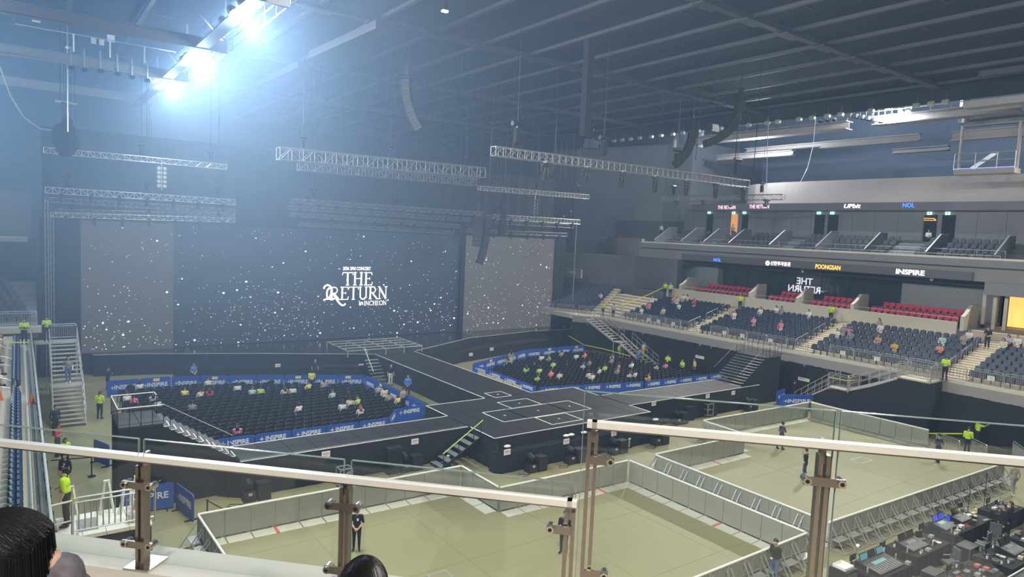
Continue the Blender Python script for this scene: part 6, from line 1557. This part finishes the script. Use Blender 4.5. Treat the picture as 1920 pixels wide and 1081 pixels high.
# ---- seated audience on the floor
FS_ = [(s[0], proj(s[0] + Vector((0, 0, .75)))) for s in fsp]
FL = [(239, 728, 'black'), (270, 727, 'white'), (235, 755, 'white'), (247, 759, 'pink'), (288, 752, 'white'), (296, 762, 'mint'), (352, 742, 'yellow'), (371, 742, 'cream'), (391, 745, 'red'), (375, 738, 'black'), (396, 724, 'cream'), (366, 772, 'grey'), (442, 810, 'pink'), (450, 732, 'white'), (467, 737, 'mint'), (485, 738, 'lime'), (526, 739, 'cream'), (556, 736, 'white'), (584, 727, 'yellow'), (608, 725, 'khaki'), (509, 717, 'black'), (657, 740, 'black'), (672, 758, 'lime'), (655, 760, 'cream'), (721, 747, 'cream'), (740, 755, 'yellow'), (706, 735, 'khaki'), (755, 742, 'khaki'), (670, 780, 'white'), (565, 770, 'white'), (622, 746, 'mint'), (645, 768, 'white'),
      (950, 680, 'khaki'), (1019, 673, 'white'), (1029, 674, 'grey'), (1035, 687, 'lime'), (989, 697, 'lime'), (1007, 699, 'lime'), (1031, 704, 'coral'), (1049, 709, 'cream'), (1008, 711, 'lime'), (1080, 672, 'white'), (1096, 670, 'coral'), (1109, 683, 'grey'), (1095, 690, 'white'), (1107, 707, 'cream'), (1113, 709, 'white'), (1144, 680, 'khaki'), (1152, 672, 'white'), (1157, 690, 'pink'), (1181, 688, 'white'), (1135, 692, 'lime'), (1178, 706, 'white'), (1194, 705, 'white'), (1218, 712, 'mustard'), (1245, 690, 'pink'), (1229, 690, 'cream'), (1051, 666, 'khaki'), (1160, 700, 'grey'), (1122, 698, 'white'), (1000, 690, 'black'), (1065, 690, 'black')]
usedf = set()
for k, (px, py, c) in enumerate(FL):
    i = min((j for j in range(len(FS_)) if j not in usedf), key=lambda j: (FS_[j][1][0] - px) ** 2 + ((FS_[j][1][1] - py) * 1.5) ** 2); usedf.add(i)
    left = px < 850
    person(FS_[i][0] + Vector((0, .02, 0)), Y2 + rnd.uniform(-.5, .5), ['sitphone', 'sit'][k % 2], f'spectator in {c} {"top" if k % 2 else "shirt"} among the black chairs of the {"block by the tall platform" if left else "block by the right stairs"}', top=c, bot=['black', 'jeans', 'grey'][k % 3], hair=['long', 'bob', 'short', 'bun'][k % 4], hc=['k', 'k', 'b', 'k'][k % 4] if px != 670 else 'o', sleeve=c if k % 2 == 0 else None, group='spectators on the floor chairs')
person(onfloor(755, 772), R_(100), 'stand', 'visitor in khaki standing at the corner of the left floor seats', top='khaki', sleeve='khaki', bot='black')
person(onfloor(720, 770), R_(80), 'clasp', 'visitor in cream top standing among the left floor seats', top='cream', sleeve='cream', bot='black', hair='bob')
person(onfloor(584, 735), R_(60), 'phone', 'visitor in yellow standing among the left floor seats', top='yellow', sleeve='yellow', bot='navy', hair='bob')
person(onfloor(957, 690), R_(80), 'stand', 'visitor in khaki walking along the right banners', top='khaki', sleeve='khaki', bot='cream', hair='long')

# ---- the two spectators just before the camera
M_jack = mat('plaid_jacket', (.13, .115, .13), .95, var=.9, scale=22.)
def strands(h, R, n, L, seed, rad=.0018):
    """fine hair locks from the crown over the skull, then hanging straight down"""
    R3 = random.Random(seed); m = MB()
    for k in range(n):
        a = R3.uniform(0, 2 * PI); side = math.sin(a)
        if side < -.62 and R3.random() < .8: continue
        end = R3.uniform(1.25, 1.85) if side > -.35 else R3.uniform(.7, 1.05); g = 1 + R3.uniform(-.01, .035); pts = []; w_ = R3.uniform(-.25, .25)
        for s in range(7):
            ang = .08 + end * s / 6; aa = a + w_ * (s / 6) ** 2
            pts.append(h + R @ (Vector((math.cos(aa) * math.sin(ang) * .090, .008 + math.sin(aa) * math.sin(ang) * .110, .008 + math.cos(ang) * .128)) * g))
        for s in range(3):
            o = (pts[-1] - h); o.z = 0; pts.append(pts[-1] + Vector((0, 0, -L / 3 * R3.uniform(.7, 1.1))) + o * .03)
        m.path(pts, rad, 3)
    return m
def near_person(head, facing, label, sleeve_m, tilt, seed, L):
    b, h, R = figure(**dict(POSES['sitphone'], tilt=tilt)); me = realise(b, 'body_near', .009)
    sc_ = 1.0; t = thing('person', label, 'person', (0, 0, 0), facing + PI / 2); M3 = Matrix.Rotation(facing + PI / 2, 3, 'Z'); t.location = Vector(head) - M3 @ h
    bo = link('body', me, t)
    for i, m in enumerate((SK[0], sleeve_m, sleeve_m, cm('black'), cm('black'), M_eye, M_lip)): bo.material_slots[i].link = 'OBJECT'; bo.material_slots[i].material = m
    hm = hair_mesh(h, R, 'short'); hm.obj('hair', HC['k'], t, smooth=True)
    jk = link('jacket', shell(me, {1, 2}, .014, 'jacket'), t); jk.data.materials.append(sleeve_m)
    cl = MB(); nb = h - R @ Vector((0, -.03, .0)); nb = Vector((0, .01, h.z - .185)); cl.ball(nb, (.115, .105, .055), 14, 8); cl.ball(nb + Vector((0, .05, .02)), (.10, .06, .05), 12, 7); cl.ball((0, .03, h.z - .11), (.076, .07, .075), 12, 8); cl.obj('collar', sleeve_m, t, smooth=True)
    strands(h, R, 2200, L, seed).obj('hair_strands', HC['k'], t, kind='stuff')
    return t, h, R
hp = at(26, 1030, z=11.45); tA, hA, RA = near_person(hp, R_(170), 'seated woman with short dark hair and a plaid jacket at the glass rail', M_jack, 1.2, 3, .15)
hp2 = at(680, 1116, z=11.18); tB, hB, RB = near_person(hp2, R_(48), 'dark haired spectator with a purple hair tie below the rail', cm('black'), .3, 5, .16)
MB().ball(hB + RB @ Vector((.10, .05, .03)), (.022, .04, .04), 10, 7).obj('hair_tie', mat('purple_tie', (.36, .12, .62), .5), tB, smooth=True)
gl = MB(); gl.tube(hA + RA @ Vector((.08, -.02, .015)), hA + RA @ Vector((.07, -.11, .01)), .003, 5); gl.tube(hA + RA @ Vector((-.08, -.02, .015)), hA + RA @ Vector((-.07, -.11, .01)), .003, 5)
for s in (-1, 1):
    ring = [hA + RA @ Vector((s * .036 + .026 * math.cos(a), -.118, .008 + .022 * math.sin(a))) for a in [i * PI / 5 for i in range(11)]]; gl.path(ring, .0022, 4)
gl.obj('glasses', M_chrome, tA)
for k, (hp_, fc) in enumerate(((tA, R_(170)), (tB, R_(48)))):
    c = Vector(hp_.location); zf = 10.15; z = c.z
    t = thing('spectator_seat', ['dark seat under the woman in the plaid jacket', 'dark seat under the head with the purple tie'][k], 'seat', (c.x, c.y, zf), fc + PI / 2)
    hs = max(.05, z + .47 - zf - .06)
    MB().cbox((0, -.12, hs), (.46, .5, .06)).obj('seat_pan', M_navy, t); MB().cbox((0, .17, hs + .25), (.44, .05, .4)).obj('backrest', M_navy, t); MB().cbox((0, 0, hs / 2), (.08, .3, hs)).obj('stand', M_blackm, t)
# ================================================================== MIXING POSITION
M_cloth = mat('black_table_cloth', (.018, .017, .02), .9, var=.2, scale=4)
M_scr_b = mat('screen_blue', (.02, .03, .1), .4, emit=(.07, .12, .9), estr=.7, var=0); M_scr_c = mat('screen_cyan', (.02, .1, .12), .4, emit=(.25, .6, .7), estr=.35, var=0); M_scr_d = mat('screen_dark', (.015, .018, .025), .25, var=0); M_key = mat('console_keys', (.20, .20, .21), .6, var=.5, scale=60)
def table(c, w, d, rz, label, h=.78):
    t = thing('desk_table', label, 'table', (c[0], c[1], 0), rz)
    MB().box(-w / 2, -d / 2, h - .04, w / 2, d / 2, h).obj('top', M_cloth, t); drape([(-w / 2, d / 2), (-w / 2, -d / 2), (w / 2, -d / 2), (w / 2, d / 2), (-w / 2, d / 2)], .02, h - .04, .03, .15).obj('cloth', M_cloth, t)
    for x in (-1, 1):
        for y in (-1, 1): MB().tube((x * (w / 2 - .1), y * (d / 2 - .1), 0), (x * (w / 2 - .1), y * (d / 2 - .1), h - .05), .02).obj('leg', M_blackm, t)
    return t
RZ = R_(-45)      # desks face the stage diagonal
def console(q, rz, label, w=1.1, d=.7, scr=M_scr_d, nscr=2, lit=None):
    t = thing('mixing_console', label, 'console', q, rz)
    MB().extr([(-w / 2, -d / 2, 0), (-w / 2, d / 2, 0), (-w / 2, d / 2, .22), (-w / 2, -d / 2, .07)], (w, 0, 0)).obj('body', M_case, t)
    sl = .15 / d
    def sz(y): return .075 + (y + d / 2) * sl
    for i in range(10):      # fader strips
        x = -w / 2 + .06 + i * (w - .12) / 10
        m = MB(); m.hexa([(x, -d / 2 + .04, sz(-d / 2 + .04)), (x + .07, -d / 2 + .04, sz(-d / 2 + .04)), (x + .07, -.05, sz(-.05)), (x, -.05, sz(-.05)), (x, -d / 2 + .04, sz(-d / 2 + .04) + .006), (x + .07, -d / 2 + .04, sz(-d / 2 + .04) + .006), (x + .07, -.05, sz(-.05) + .006), (x, -.05, sz(-.05) + .006)]); fb = m.obj('fader_bank', M_key, t)
        MB().cbox((x + .035, -d / 2 + .12 + .05 * (i % 3), sz(-d / 2 + .15) + .015), (.02, .03, .02)).obj('fader_knob', M_alu, fb)
    for i in range(nscr):
        x = -w / 2 + (i + .5) * w / nscr; M = Matrix.Rotation(.55, 3, 'X')
        s = MB().cbox((x, d / 2 - .12, .34), (w / nscr * .86, .03, .26), Matrix.Rotation(-.35, 3, 'X')).obj('monitor', M_blackm, t); MB().cbox((x, d / 2 - .14, .34), (w / nscr * .78, .02, .21), Matrix.Rotation(-.35, 3, 'X')).obj('screen', (lit or [scr])[i % len(lit or [scr])], s)
    MB().extr([(-w / 4, -.04, sz(-.04) + .002), (w / 4, -.04, sz(-.04) + .002), (w / 4, .12, sz(.12) + .002), (-w / 4, .12, sz(.12) + .002)], (0, 0, .006)).obj('touch_panel', M_scr_c if lit else M_key, t)
    return t
def monitor(q, rz, label, scr=M_scr_d, w=.5):
    t = thing('computer_monitor', label, 'monitor', q, rz)
    MB().cbox((0, 0, .012), (.24, .18, .02)).obj('foot', M_blackm, t); MB().cbox((0, .03, .16), (.05, .03, .28)).obj('neck', M_blackm, t); cs = MB().cbox((0, 0, .36), (w, .03, w * .6)).obj('casing', M_blackm, t); MB().cbox((0, -.018, .36), (w * .94, .006, w * .54)).obj('screen', scr, cs); return t
def laptop(q, rz, label, scr=M_scr_b):
    t = thing('laptop', label, 'laptop', q, rz)
    MB().cbox((0, 0, .012), (.36, .25, .02)).obj('base', M_blackm, t); MB().cbox((0, -.01, .024), (.32, .14, .004)).obj('keyboard', M_key, t); M = Matrix.Rotation(-.3, 3, 'X'); ld_ = MB().cbox((0, .16, .14), (.36, .012, .25), M).obj('lid', M_blackm, t); MB().cbox((0, .152, .14), (.33, .008, .22), M).obj('screen', scr, ld_); return t
RC = R_(-2)
TB = [(25.9, 11.55, 2.4, 1.3, 'under the large lighting console'), (29.2, 11.6, 2.7, 1.25, 'under the dark console'), (33.2, 11.7, 3.6, 1.3, 'of the blue lit console'), (36.9, 11.3, 2.2, 1.1, 'beside the two operators'), (28.1, 9.35, 2.7, 1.2, 'strewn with cables'), (31.4, 9.25, 2.7, 1.3, 'crowded with boxes'), (34.5, 9.2, 2.4, 1.2, 'beside the grey pipe railing')]
USED = {}
for k, (x, y, w_, d_, lb) in enumerate(TB): table((x, y), w_, d_, RC, 'black clothed table ' + lb)
def slot(k, u, v, pu=.2, pv=.17):
    """reserve a patch of table k, return its world point"""
    USED.setdefault(k, []).append((u, v, pu, pv)); x, y = TB[k][:2]
    return Vector((x + u * math.cos(RC) - v * math.sin(RC), y + u * math.sin(RC) + v * math.cos(RC), .78))
def free(k, u, v, pu, pv): return all(abs(u - a) > pu + c or abs(v - b_) > pv + d_ for a, b_, c, d_ in USED.get(k, [])) and abs(u) + pu < TB[k][2] / 2 and abs(v) + pv < TB[k][3] / 2
console(slot(0, -.05, -.05, .88, .5), RC, 'large lighting console with glowing cyan screens', 1.7, .95, nscr=3, lit=[M_scr_c, M_scr_d, M_scr_c])
console(slot(1, -.45, .05, .66, .4), RC, 'dark audio console with a raised monitor', 1.25, .75, nscr=2)
console(slot(2, -1.2, .1, .52, .38), RC, 'lighting console with twin blue screens', 1.0, .7, nscr=2, lit=[M_scr_b])
console(slot(2, .35, .1, .48, .33), RC, 'small console under a warm desk lamp', .9, .6, nscr=1)
console(slot(5, .5, .1, .6, .38), RC, 'dark console on the crowded table', 1.1, .7, nscr=2)
for k, (tb, u, v) in enumerate(((0, -1.05, .45), (0, 1.03, .45), (1, 1.05, .42), (2, 1.2, .45), (3, -.6, .35), (4, -.9, .35), (5, -.8, .42), (6, .3, .38))): monitor(slot(tb, u, v, .22, .12), RC, f'dark computer monitor on the table {TB[tb][4]}, {"left" if u < 0 else "right"} end', M_scr_d, .40)
for k, (tb, u, v) in enumerate(((1, .6, .15), (2, -.45, .1), (3, .1, .1), (4, .2, .2), (6, -.5, .1))): laptop(slot(tb, u, v, .2, .24), RC + .15 * (k - 2), f'open laptop on the table {TB[tb][4]}', [M_scr_d, M_scr_b, M_scr_d, M_scr_d, M_scr_d][k])
# rack with white tray
q = Vector((24.15, 12.0, 0)); t = thing('rack_case', 'tall rack case with a white tray on top', 'case', (q.x, q.y, 0), RC)
MB().box(-.35, -.35, .08, .35, .35, .95).obj('cabinet', M_case, t)
for z in (.15, .4, .65): MB().box(-.3, -.37, z, .3, -.35, z + .18).obj('rack_unit', M_dgrey, t)
for x in (-.28, .28): MB().tube((x, -.3, .04), (x, -.24, .04), .04, 8).obj('wheel', M_rub, t); MB().tube((x, .3, .04), (x, .24, .04), .04, 8).obj('wheel', M_rub, t)
tr = MB(); tr.box(-.28, -.25, .95, .28, .25, .97); tr.box(-.28, -.25, .97, -.26, .25, 1.05); tr.box(.26, -.25, .97, .28, .25, 1.05); tr.box(-.28, -.25, .97, .28, -.23, 1.05); tr.box(-.28, .23, .97, .28, .25, 1.05); tr.obj('tray', M_white, t)
# cases, papers, cups and headsets scattered on the desks
SC = [('flight_case', 'black flight case at the edge of the mixing area', (37.6, 9.3), (1.1, .7, 1.0)), ('flight_case', 'black flight case behind the two operators', (38.6, 10.4), (.8, .7, 1.15)), ('flight_case', 'long black case in front of the cable strewn table', (26.0, 9.3), (1.2, .6, .7)), ('flight_case', 'tall grey rack past the end of the tables', (39.7, 10.6), (.6, .5, 1.2)), ('flight_case', 'low black case between the crowded tables', (29.7, 8.0), (1.2, .7, .8)), ('flight_case', 'black case behind the dark console table', (31.0, 10.5), (.8, .5, .75)), ('flight_case', 'small black case by the large console table', (27.6, 10.4), (.7, .45, .6))]
for nm, lab, q, (w, d, h) in SC:
    q = Vector((*q, 0)); t = thing(nm, lab, 'case', (q.x, q.y, 0), RC)
    MB().box(-w / 2, -d / 2, 0, w / 2, d / 2, h).obj('shell', M_case, t)
    e = MB()
    for x in (-1, 1):
        for y in (-1, 1): e.box(x * w / 2 - .015, y * d / 2 - .015, 0, x * w / 2 + .015, y * d / 2 + .015, h + .01)
    for a in (-1, 1): e.box(-w / 2, a * d / 2 - .015, h - .02, w / 2, a * d / 2 + .015, h + .012); e.box(a * w / 2 - .015, -d / 2, h - .02, a * w / 2 + .015, d / 2, h + .012)
    e.obj('edging', M_dgrey, t); MB().box(-.1, -d / 2 - .02, h * .5, .1, -d / 2, h * .5 + .08).obj('handle', M_steel, t)
R4 = random.Random(11)
IT = [('paper_sheet', 'white paper sheet on the mixing desks', 'paper'), ('small_box', 'small grey device on the mixing desks', 'device'), ('drink_cup', 'pale drink cup on the mixing desks', 'cup'), ('coiled_cable', 'coiled dark cable on the mixing desks', 'cable'), ('keyboard', 'slim keyboard on the mixing desks', 'keyboard'), ('bottle', 'small water bottle on the mixing desks', 'bottle')]
SIZE = {'paper_sheet': (.17, .17), 'small_box': (.14, .11), 'drink_cup': (.06, .06), 'coiled_cable': (.14, .14), 'keyboard': (.22, .1), 'bottle': (.05, .05)}
k = 0
for trial in range(1500):
    tb = R4.randrange(7); nm, lab, cat_ = IT[R4.choice((0, 0, 1, 1, 1, 1, 2, 3, 3, 3, 4, 1, 3, 5))]; pu, pv = SIZE[nm]; u, v = R4.uniform(-1.7, 1.7), R4.uniform(-.6, .6)
    if not free(tb, u, v, pu, pv) or k > 150: continue
    q = slot(tb, u, v, pu, pv); x, y = q.x, q.y; rz = RC + R4.uniform(-.15, .15); k += 1
    col = R4.choice((M_paper, M_dgrey, M_grey, M_case, mat('red_bits', (.5, .1, .1), .6), mat('tan_bits', (.5, .42, .3), .6), M_alu, M_case))
    t = thing(nm, f'{lab.replace("mixing desks", "table")} {TB[tb][4]}', cat_, (x, y, .782), rz, 'clutter on the mixing desks')
    if nm == 'paper_sheet': MB().cbox((0, 0, .004), (.21, .30, .004)).obj('sheet', M_paper, t); MB().cbox((0, .05, .0065), (.15, .1, .001)).obj('print', M_grey, t)
    elif nm == 'small_box': MB().cbox((0, 0, .05), (.22, .16, .1)).obj('casing', col, t); MB().cbox((0, -.082, .05), (.12, .004, .05)).obj('face', M_alu, t)
    elif nm == 'drink_cup': MB().tube((0, 0, 0), (0, 0, .13), .032, 10, .042).obj('cup', M_white, t); MB().tube((0, 0, .13), (0, 0, .14), .044, 10).obj('lid', M_blackm, t)
    elif nm == 'coiled_cable':
        for i in range(3): MB().path([(.12 * math.cos(a) * (1 - .1 * i), .12 * math.sin(a), .012 + .02 * i) for a in [j * PI / 6 for j in range(13)]], .011, 4).obj('coil', col if col is not M_paper else M_rub, t)
    elif nm == 'keyboard': MB().cbox((0, 0, .012), (.42, .14, .02)).obj('body', M_dgrey, t); MB().cbox((0, 0, .024), (.39, .11, .006)).obj('keys', M_key, t)
    else: MB().tube((0, 0, 0), (0, 0, .16), .032, 8).obj('body', mat('clear_plastic', (.30, .34, .36), .2), t); MB().tube((0, 0, .16), (0, 0, .2), .015, 8).obj('cap', M_white, t)
# mic stands and a white camera on a pole
for k, (px, py) in enumerate(((1812, 985), (1843, 965))):
    q = at(px, py, z=0); t = thing('mic_stand', ['thin black microphone stand beside the blue console', 'thin black microphone stand behind the small console'][k], 'stand', (q.x, q.y, 0)); MB().tube((0, 0, 0), (0, 0, 1.9), .014, 6).obj('pole', M_blackm, t)
    for a in range(3): MB().tube((0, 0, .2), (.3 * math.cos(a * 2.1), .3 * math.sin(a * 2.1), 0), .012, 5).obj('leg', M_blackm, t)
    MB().tube((0, 0, 1.85), (0, 0, 2.05), .022, 8).obj('microphone', M_blackm, t)
q = slot(0, -.55, .56, .06, .06); t = thing('desk_camera', 'white camera on a short pole over the large console', 'camera', (q.x, q.y, .78)); MB().tube((0, 0, 0), (0, 0, .55), .015).obj('pole', M_steel, t); MB().ball((0, 0, .62), .08, 10, 7).obj('head', M_white, t, smooth=True); MB().tube((0, -.06, .62), (0, -.1, .61), .03, 8).obj('lens', M_blackm, t)
q = slot(2, 1.5, .1, .1, .15); t = thing('desk_lamp', 'small warm lamp lighting papers on the mixing desk', 'lamp', (q.x, q.y, .78)); MB().tube((0, 0, 0), (0, 0, .02), .07, 10).obj('base', M_blackm, t); MB().path([(0, 0, .02), (0, .02, .3), (0, -.12, .38)], .008, 5).obj('arm', M_blackm, t); MB().tube((0, -.12, .38), (0, -.14, .34), .02, 8, .05).obj('shade', M_blackm, t); MB().ball((0, -.14, .345), .025, 8, 5).obj('bulb', mat('warm_bulb', (1, .8, .4), .5, emit=(1, .75, .35), estr=12, var=0), t)
ld = bpy.data.lights.new('desk_lamp_light', 'POINT'); ld.energy = 6; ld.color = (1, .8, .45); ld.shadow_soft_size = .05; lo = bpy.data.objects.new('desk_lamp_light', ld); COL.objects.link(lo); lo.parent = t; lo.location = (0, -.16, .27)
# office chairs
for k, (px, py) in enumerate(((32.4, 10.45), (29.3, 10.45), (33.6, 10.4))):
    q = Vector((px, py, 0)); t = thing('office_chair', f'grey office chair between the mixing tables, {ORD[k]} from the large console', 'chair', (q.x, q.y, 0), RC + k)
    MB().cbox((0, 0, .46), (.46, .46, .08)).obj('seat', M_dgrey, t); MB().cbox((0, -.22, .80), (.42, .05, .5)).obj('backrest', M_dgrey, t); MB().tube((0, 0, .1), (0, 0, .44), .03).obj('column', M_steel, t)
    for a in range(5): MB().bar((0, 0, .1), (.3 * math.cos(a * 1.256), .3 * math.sin(a * 1.256), .05), .04, .03).obj('leg', M_blackm, t)
    MB().bar((0, -.22, .45), (0, -.24, .6), .05, .02).obj('spine', M_blackm, t)
    for s in (-1, 1): MB().bar((s * .26, -.15, .66), (s * .26, .12, .66), .04, .03).obj('armrest', M_grey, t)
# operators
person((34.6, 10.5, 0), R_(130), 'stand', 'operator in black at the mixing desks, taller one of the pair', top='black', sleeve='black', hair='short')
person((35.25, 10.45, 0), R_(110), 'stand', 'operator in black at the mixing desks with long brown hair', top='black', sleeve='black', hair='long', hc='b')
# yellow and black cable ramp
for k in range(4):
    q = at(1520 + k * 16, 1002 + k * 7, z=0); t = thing('cable_ramp', f'yellow topped cable ramp beside the far pen corner, {ORD[k]} piece', 'cable ramp', (q.x, q.y, 0), R_(-62))
    MB().extr([(-.25, -.25, 0), (-.25, .25, 0), (-.25, .1, .06), (-.25, -.1, .06)], (.5, 0, 0)).obj('ramp', M_rub, t); MB().cbox((0, 0, .066), (.46, .16, .012)).obj('lid', mat('ramp_yellow', (.75, .62, .03), .5), t)
# railing stub at the lower right
a, c = at(1890, 1078, z=1.2), at(1925, 1058, z=1.2); t = thing('pipe_railing', 'grey pipe railing at the edge of the mixing area', 'railing', (a.x, a.y, 0)); d = c - a
MB().tube((0, 0, 1.1), (d.x * 2, d.y * 2, 1.1), .04).obj('rail', M_alu, t); MB().tube((0, 0, 0), (0, 0, 1.1), .04).obj('post', M_alu, t); MB().tube((d.x * 2, d.y * 2, 0), (d.x * 2, d.y * 2, 1.1), .04).obj('post', M_alu, t)
# ================================================================== SPECTATOR RAIL IN FRONT OF THE CAMERA
RL = Vector((1, -1, 0)).normalized(); RN = Vector((1, 1, 0)).normalized()      # along the rail / outward
def on_line(px, py, z): 
    p = at(px, py, z=z); s = (4.33 - (p.x + p.y)) / 2; return Vector((p.x + s, p.y + s, 0))
ZC1, ZC2 = 10.70, 10.55
M_curb = mat('pale_curb', (.58, .56, .50), .6, var=.06, scale=4)
c0, c1 = on_line(-400, 780, 11.3), on_line(1085, 936, 11.3); c2 = on_line(2600, 920, 11.67)
def slab_(a, b_, inn, out, z0, z1): 
    return [a - RN * inn, a + RN * out, b_ + RN * out, b_ - RN * inn], z0, z1
P, z0, z1 = slab_(c0, c1, .06, .22, 9.6, ZC1); cb = MB().prism([p[:2] for p in P], z0, z1).obj('rail_curb', M_curb); tag(cb, kind='structure', label='pale concrete curb under the near glass rail')
P, z0, z1 = slab_(c0, c1, .12, -.06, 9.6, ZC1 - .05); MB().prism([p[:2] for p in P], z0, z1).obj('curb_lip', mat('curb_lip', (.55, .48, .45), .7, var=.05), cb)
P, z0, z1 = slab_(c1, c2, .06, .22, 9.6, ZC2); MB().prism([p[:2] for p in P], z0, z1).obj('curb_step', M_curb, cb)
P, z0, z1 = slab_(c0, c2, 4.5, -.12, 9.9, 10.15); nf = MB().prism([p[:2] for p in P], z0, z1).obj('tread_floor', M_step); tag(nf, kind='structure', label='concrete tread behind the near glass rail')
P, z0, z1 = slab_(c0, c2, .1, .2, 8.6, 9.62); MB().prism([p[:2] for p in P], z0, z1).obj('tier_front', M_grey, nf)
M_brown = mat('bronze_steel', (.34, .29, .25), .3, metal=.9, var=.06)
M_railw = mat('brushed_rail', (.90, .86, .80), .40, metal=.35, var=.04)
G_pane = glass_mat('rail_glass', (.94, .965, .955))
M_gedge = mat('glass_edge', (.22, .29, .27), .2, var=0)
def fin_post(p, zc, zr, label, clamps, one=None):
    t = thing('rail_post', label, 'post', (p.x, p.y, zc), math.atan2(RL.y, RL.x))
    h = zr - zc
    MB().box(-.024, -.028, 0, -.008, .022, h - .06).obj('fin_plate', M_brown, t); MB().box(.008, -.028, 0, .024, .022, h - .06).obj('fin_plate', M_brown, t)
    MB().box(-.009, -.012, h - .10, .009, .045, h + .0).obj('rail_stem', M_brown, t); MB().cbox((0, .02, .006), (.14, .16, .012)).obj('base_plate', M_chrome, t)
    for cz in clamps:
        x0_, x1_ = (-.085, .085) if one is None else ((-.10, .01) if one < 0 else (-.01, .10))
        c = MB().bar((x0_, -.045, cz), (x1_, -.045, cz), .012, .036).obj('clamp_arm', M_brown, t)
        for x in ((-.07, .07) if one is None else (x0_ * .85 if one < 0 else x1_ * .85,)):
            MB().tube((x, -.058, cz), (x, -.0, cz), .018, 12).obj('bolt_boss', M_chrome, c); MB().tube((x, -.060, cz), (x, -.057, cz), .009, 8).obj('bolt_socket', M_blackm, c)
    return t
p1, p2, p3 = on_line(272, 847, 11.3), on_line(645, 893, 11.3), on_line(1070, 935, 11.3); p4, p5_ = on_line(1108, 792, 11.67), on_line(1556, 835, 11.67)
p4 = p3 + RL * .085
fin_post(p1, ZC1, 11.3, 'bronze rail post beside the seated woman', (.135, .445)); fin_post(p2, ZC1, 11.3, 'bronze rail post beside the head with a purple hair tie', (.135, .455)); fin_post(p3, ZC1, 11.3, 'bronze end post of the lower glass rail', (.46, .14), -1)
fin_post(p4, ZC2, 11.67, 'bronze first post of the taller glass rail', (.95, .42), 1); fin_post(p5_, ZC2, 11.67, 'bronze post in the middle of the taller glass rail', (.95, .42)); fin_post(p5_ + RL * 1.15, ZC2, 11.67, 'bronze last post of the taller glass rail', (.95, .42))
p0_ = p1 - RL * 1.1; fin_post(p0_, ZC1, 11.3, 'bronze first post of the lower glass rail', (.135, .445))
def pane(a, b_, z0, z1, label):
    t = thing('glass_pane', label, 'glass pane', (a.x, a.y, 0), math.atan2(RL.y, RL.x)); L = (b_ - a).dot(RL)
    MB().box(0, -.006, z0, L, .006, z1).obj('glass', G_pane, t)
    e = MB(); e.box(0, -.0065, z1, L, .0065, z1 + .004); e.box(-.003, -.0065, z0, 0, .0065, z1); e.box(L, -.0065, z0, L + .003, .0065, z1); e.obj('polished_edge', M_gedge, t)
g = .025
pane(p0_ + RL * g, p1 - RL * g, ZC1 + .03, 11.37, 'clear glass pane left of the seated woman'); pane(p1 + RL * g * .3, p2 - RL * g * .6, ZC1 + .03, 11.37, 'clear glass pane between the two lower rail posts'); pane(p2 + RL * g, p3 + RL * .02, ZC1 + .03, 11.37, 'clear glass pane at the end of the lower rail')
pane(p4 - RL * .045, p5_ + RL * .035, ZC2 + .03, 11.80, 'tall clear glass pane at the start of the taller rail'); pane(p5_ + RL * .06, p5_ + RL * 1.1, ZC2 + .03, 11.80, 'tall clear glass pane at the end of the taller rail')
def handrail_bar(a, b_, z, label):
    t = thing('near_handrail', label, 'handrail', (a.x, a.y, z)); d = b_ - a; o = -RN * .06
    MB().bar(o, d + o, .044, .028).obj('bar', M_railw, t); MB().bar(o - Vector((0, 0, .017)), d + o - Vector((0, 0, .017)), .04, .008).obj('underside', M_brown, t)
    for f in (.0, 1.): MB().cbox(d * f + o, (.044, .044, .028), Matrix.Rotation(-PI / 4, 3, 'Z')).obj('end_cap', M_railw, t)
handrail_bar(p0_ - RL * .3, p3 + RL * .01, 11.30, 'pale steel handrail of the lower glass rail'); handrail_bar(p4 - RL * .005, p5_ + RL * 1.3, 11.67, 'pale steel handrail of the taller glass rail')
